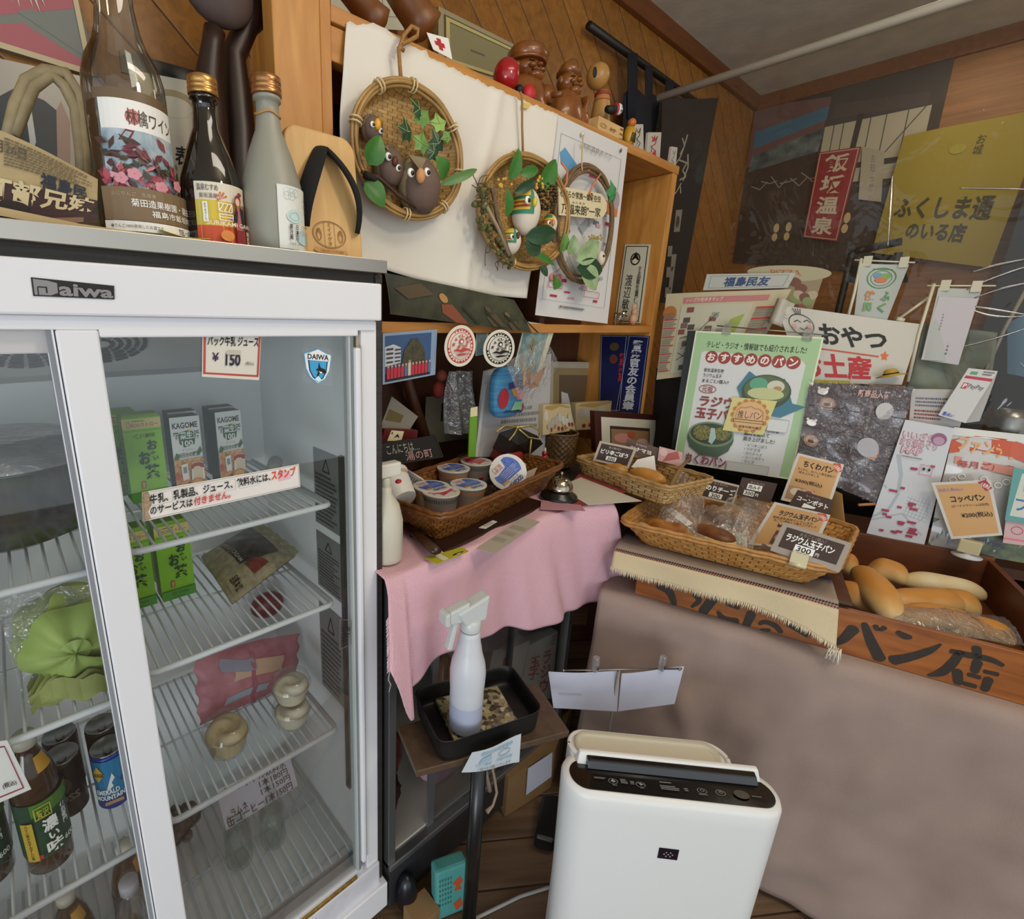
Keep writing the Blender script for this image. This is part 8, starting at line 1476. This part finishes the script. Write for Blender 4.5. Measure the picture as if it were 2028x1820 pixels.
prism(b,[[A3(x,y,.02)for x,y in stad(-hw_+.02,hw_-.035,-.01,.07,.035)],[A3(x,y,.05)for x,y in stad(-hw_+.015,hw_-.03,-.02,.075,.045)]]+[[A3(x*(.955+.045*t)+.004*(1-t),y,.592*t+.05*(1-t))for x,y in o2]for t in(.25,.5,.75,.95,1.0)]+[[A3(x,y,.603)for x,y in stad(-hw_+.004,hw_-.004,-.024,.074,.047)],[A3(x,y,.605)for x,y in stad(-hw_+.013,hw_-.013,-.016,.066,.04)]],AW);b.build('body',AP)
b=MB();prism(b,[[A3(x,y,z)for x,y in stad(-.188,.152,.02,.135,.048)]for z in(.03,.30,.598)]+[[A3(x,y,.604)for x,y in stad(-.184,.148,.024,.131,.046)]],AW);b.build('rear_body',AP)
b=MB();prism(b,[[A3(x,y,z)for x,y in stad(-hw_+.014,hw_-.014,-.015,.052,.033)]for z in(.600,.6065)],ABK,smooth=False);b.build('control_panel',AP)
b=MB();b.hexa([A3(-.160,.030,.606),A3(.178,.030,.606),A3(.178,.054,.606),A3(-.160,.054,.606),A3(-.155,.038,.624),A3(.173,.038,.624),A3(.178,.054,.624),A3(-.160,.054,.624)],ABK);b.build('display_window',AP,bevel=.003)
b=MB();b.hexa([A3(-.178,.042,.604),A3(.188,.042,.604),A3(.188,.064,.604),A3(-.178,.064,.604),A3(-.172,.052,.628),A3(.184,.052,.628),A3(.184,.062,.629),A3(-.172,.062,.629)],AW);b.build('louver',AP,bevel=.003)
b=MB();prism(b,[[A3(x,y,.605)for x,y in stad(-.172,.132,.064,.124,.029)],[A3(x,y,.612+.12*(y-.06))for x,y in stad(-.170,.130,.066,.122,.028)],[A3(x,y,.608)for x,y in stad(-.160,.120,.074,.114,.020)]],M('#cdc8b4',.4));b.build('rear_flap',AP)
b=MB();b.tube([A3(x,y,.606)for x,y in stad(-.183,.147,.056,.131,.040)],.005,AW,8,closed=True);b.build('rear_rim',AP)
c=Card([A3(-.155,-.010,.6069),A3(.175,-.010,.6069),A3(.175,.030,.6069),A3(-.155,.030,.6069)],320,58,ABK,th=0,nrm=(0,0,1));c.mb=MB();IC=M('#8f9296',.4)
for x,y,r in((40,26,9),(92,24,9),(206,24,9),(240,24,9)):c.ring(x,y,r,r,1.0,IC)
c.poly([(40,33),(45,24),(40,20),(35,24)],IC);c.poly([(92,30),(95,24),(92,18),(89,24)],IC);c.poly([(86,26),(98,22),(97,25),(87,28)],IC);c.ring(206,24,4,4,1,IC);c.ring(240,24,4,4,1,IC);c.line([(240,24),(240,31)],1.2,IC);c.disc(278,24,14,14,M('#5c5a54',.3,metal=.7))
for x0,y0,x1,y1,r_ in((4,26,28,32,2),(54,18,68,34,4),(72,18,80,30,3),(130,34,156,40,1),(128,12,168,28,3),(172,14,180,26,2),(36,8,46,12,1),(88,8,96,12,1),(196,8,216,12,1),(296,20,314,24,1)):c.fine(x0,y0,x1,y1,IC,r_,x0)
c.done('panel_icons',parent=AP)
c=Card([A3(-.020,-.0292,.465),A3(.018,-.0292,.465),A3(.018,-.0292,.492),A3(-.020,-.0292,.492)],38,28,M('#17101a',.2),th=.001);LT_=M('#a9a4ac',.4)
for x,y in((15,18),(23,18),(11,13),(19,13),(27,13),(15,8),(23,8)):c.disc(x,y,1.6,1.6,LT_,10);c.lay-=.0002
c.done('ion_badge',parent=AP)
GPD=M('#141414',.35);b=MB();g=[PZ(1056,1680,.012),PZ(1096,1692,.012),PZ(1110,1600,.012),PZ(1072,1594,.012)];b.hexa([p.copy()for p in g]+[p+UPZ*.05 for p in g],GPD);b.build('black_power_brick',bevel=.008,tagd=('black plastic power brick on the floor left of the purifier','power brick'))
b=MB();b.tube([PZ(u,v,.006)for u,v in((930,1825),(975,1802),(1030,1775),(1085,1758),(1120,1752))],.0045,M('#a9a8a6',.5),8);b.build('power_cable',tagd=('pale grey power cable running across the floor to the purifier','cable'))
CB=M('#8f7048',.7,var=.15,vs=12,name='cardboard');b=MB();g=[PZ(1000,1618,.004),PZ(1090,1560,.004),PZ(1125,1470,.004),PZ(985,1590,.004)]
b.hexa([Vector((p.x,p.y,.004))for p in g]+[Vector((p.x,p.y,.16))for p in g],CB);b.build('cardboard_box',tagd=('brown cardboard box on the floor at the showcase\'s right end','box'))
c=Card([PP(u,v,g[0]-Vector((.0,.006,0)),Vector((-(g[1]-g[0]).y,(g[1]-g[0]).x,0)).normalized())for u,v in((1042,1575),(1092,1538),(1094,1490),(1046,1522))],50,50,M('#c3c8d6',.5),th=.0007);c.done('white_label','blank white label on the side of the cardboard box','label')
tz=PZ(900,1812,.004);tb2=thing('tissue_box','turquoise knitted-pattern box with orange shapes on the floor below the showcase','box',(tz.x,tz.y,.004));TQ=M('#4f9a94',.7,bump=.5,bs=160,name='turquoise_knit')
Tt=Matrix.Translation((tz.x,tz.y+.02,.004))@Matrix.Rotation(-.35,4,'Z')@Matrix.Rotation(-.10,4,'X');b=MB();b.T=Tt;b.box((-.045,-.02,0),(.045,.02,.15),TQ);b.build('body',tb2,bevel=.008)
c=Card([Tt@Vector(p)for p in((-.045,-.0205,0),(.045,-.0205,0),(.045,-.0205,.15),(-.045,-.0205,.15))],60,80,TQ,th=0);c.mb=MB();OR_=M('#c2502c',.6);c.poly([(30,54),(44,62),(50,54),(44,46),(48,40),(34,40),(38,48)],OR_);c.poly([(32,20),(46,26),(50,12),(38,8)],OR_)
for k in range(30):c.rect(6+5*(k%5),24+8*(k//5),8+5*(k%5),27+8*(k//5),M('#2c625f',.7));c.lay-=.0002
c.done('pattern',parent=tb2)
b=MB();b.box((.575,.64,.004),(.645,.70,.06),CB);b.build('small_carton',tagd=('small brown carton beneath the turquoise box','box'))
b=MB();b.ell((.60,.72,.062),(.03,.03,.06),M('#15151c',.3),16,10);b.build('dark_jar',tagd=('dark round jar in the shadow below the showcase','jar'))
b=MB()
for k in range(14):p=Vector((.54+.04*rnd.random(),.60+.03*rnd.random(),.02));leaf(b,p,p+Vector((rnd.uniform(-.02,.02),-.01,.03)),.012,M('#1f5a2a',.5),.1)
b.build('green_sprig',tagd=('sprig of dark green leaves on the floor at the fridge\'s right foot','plant'))
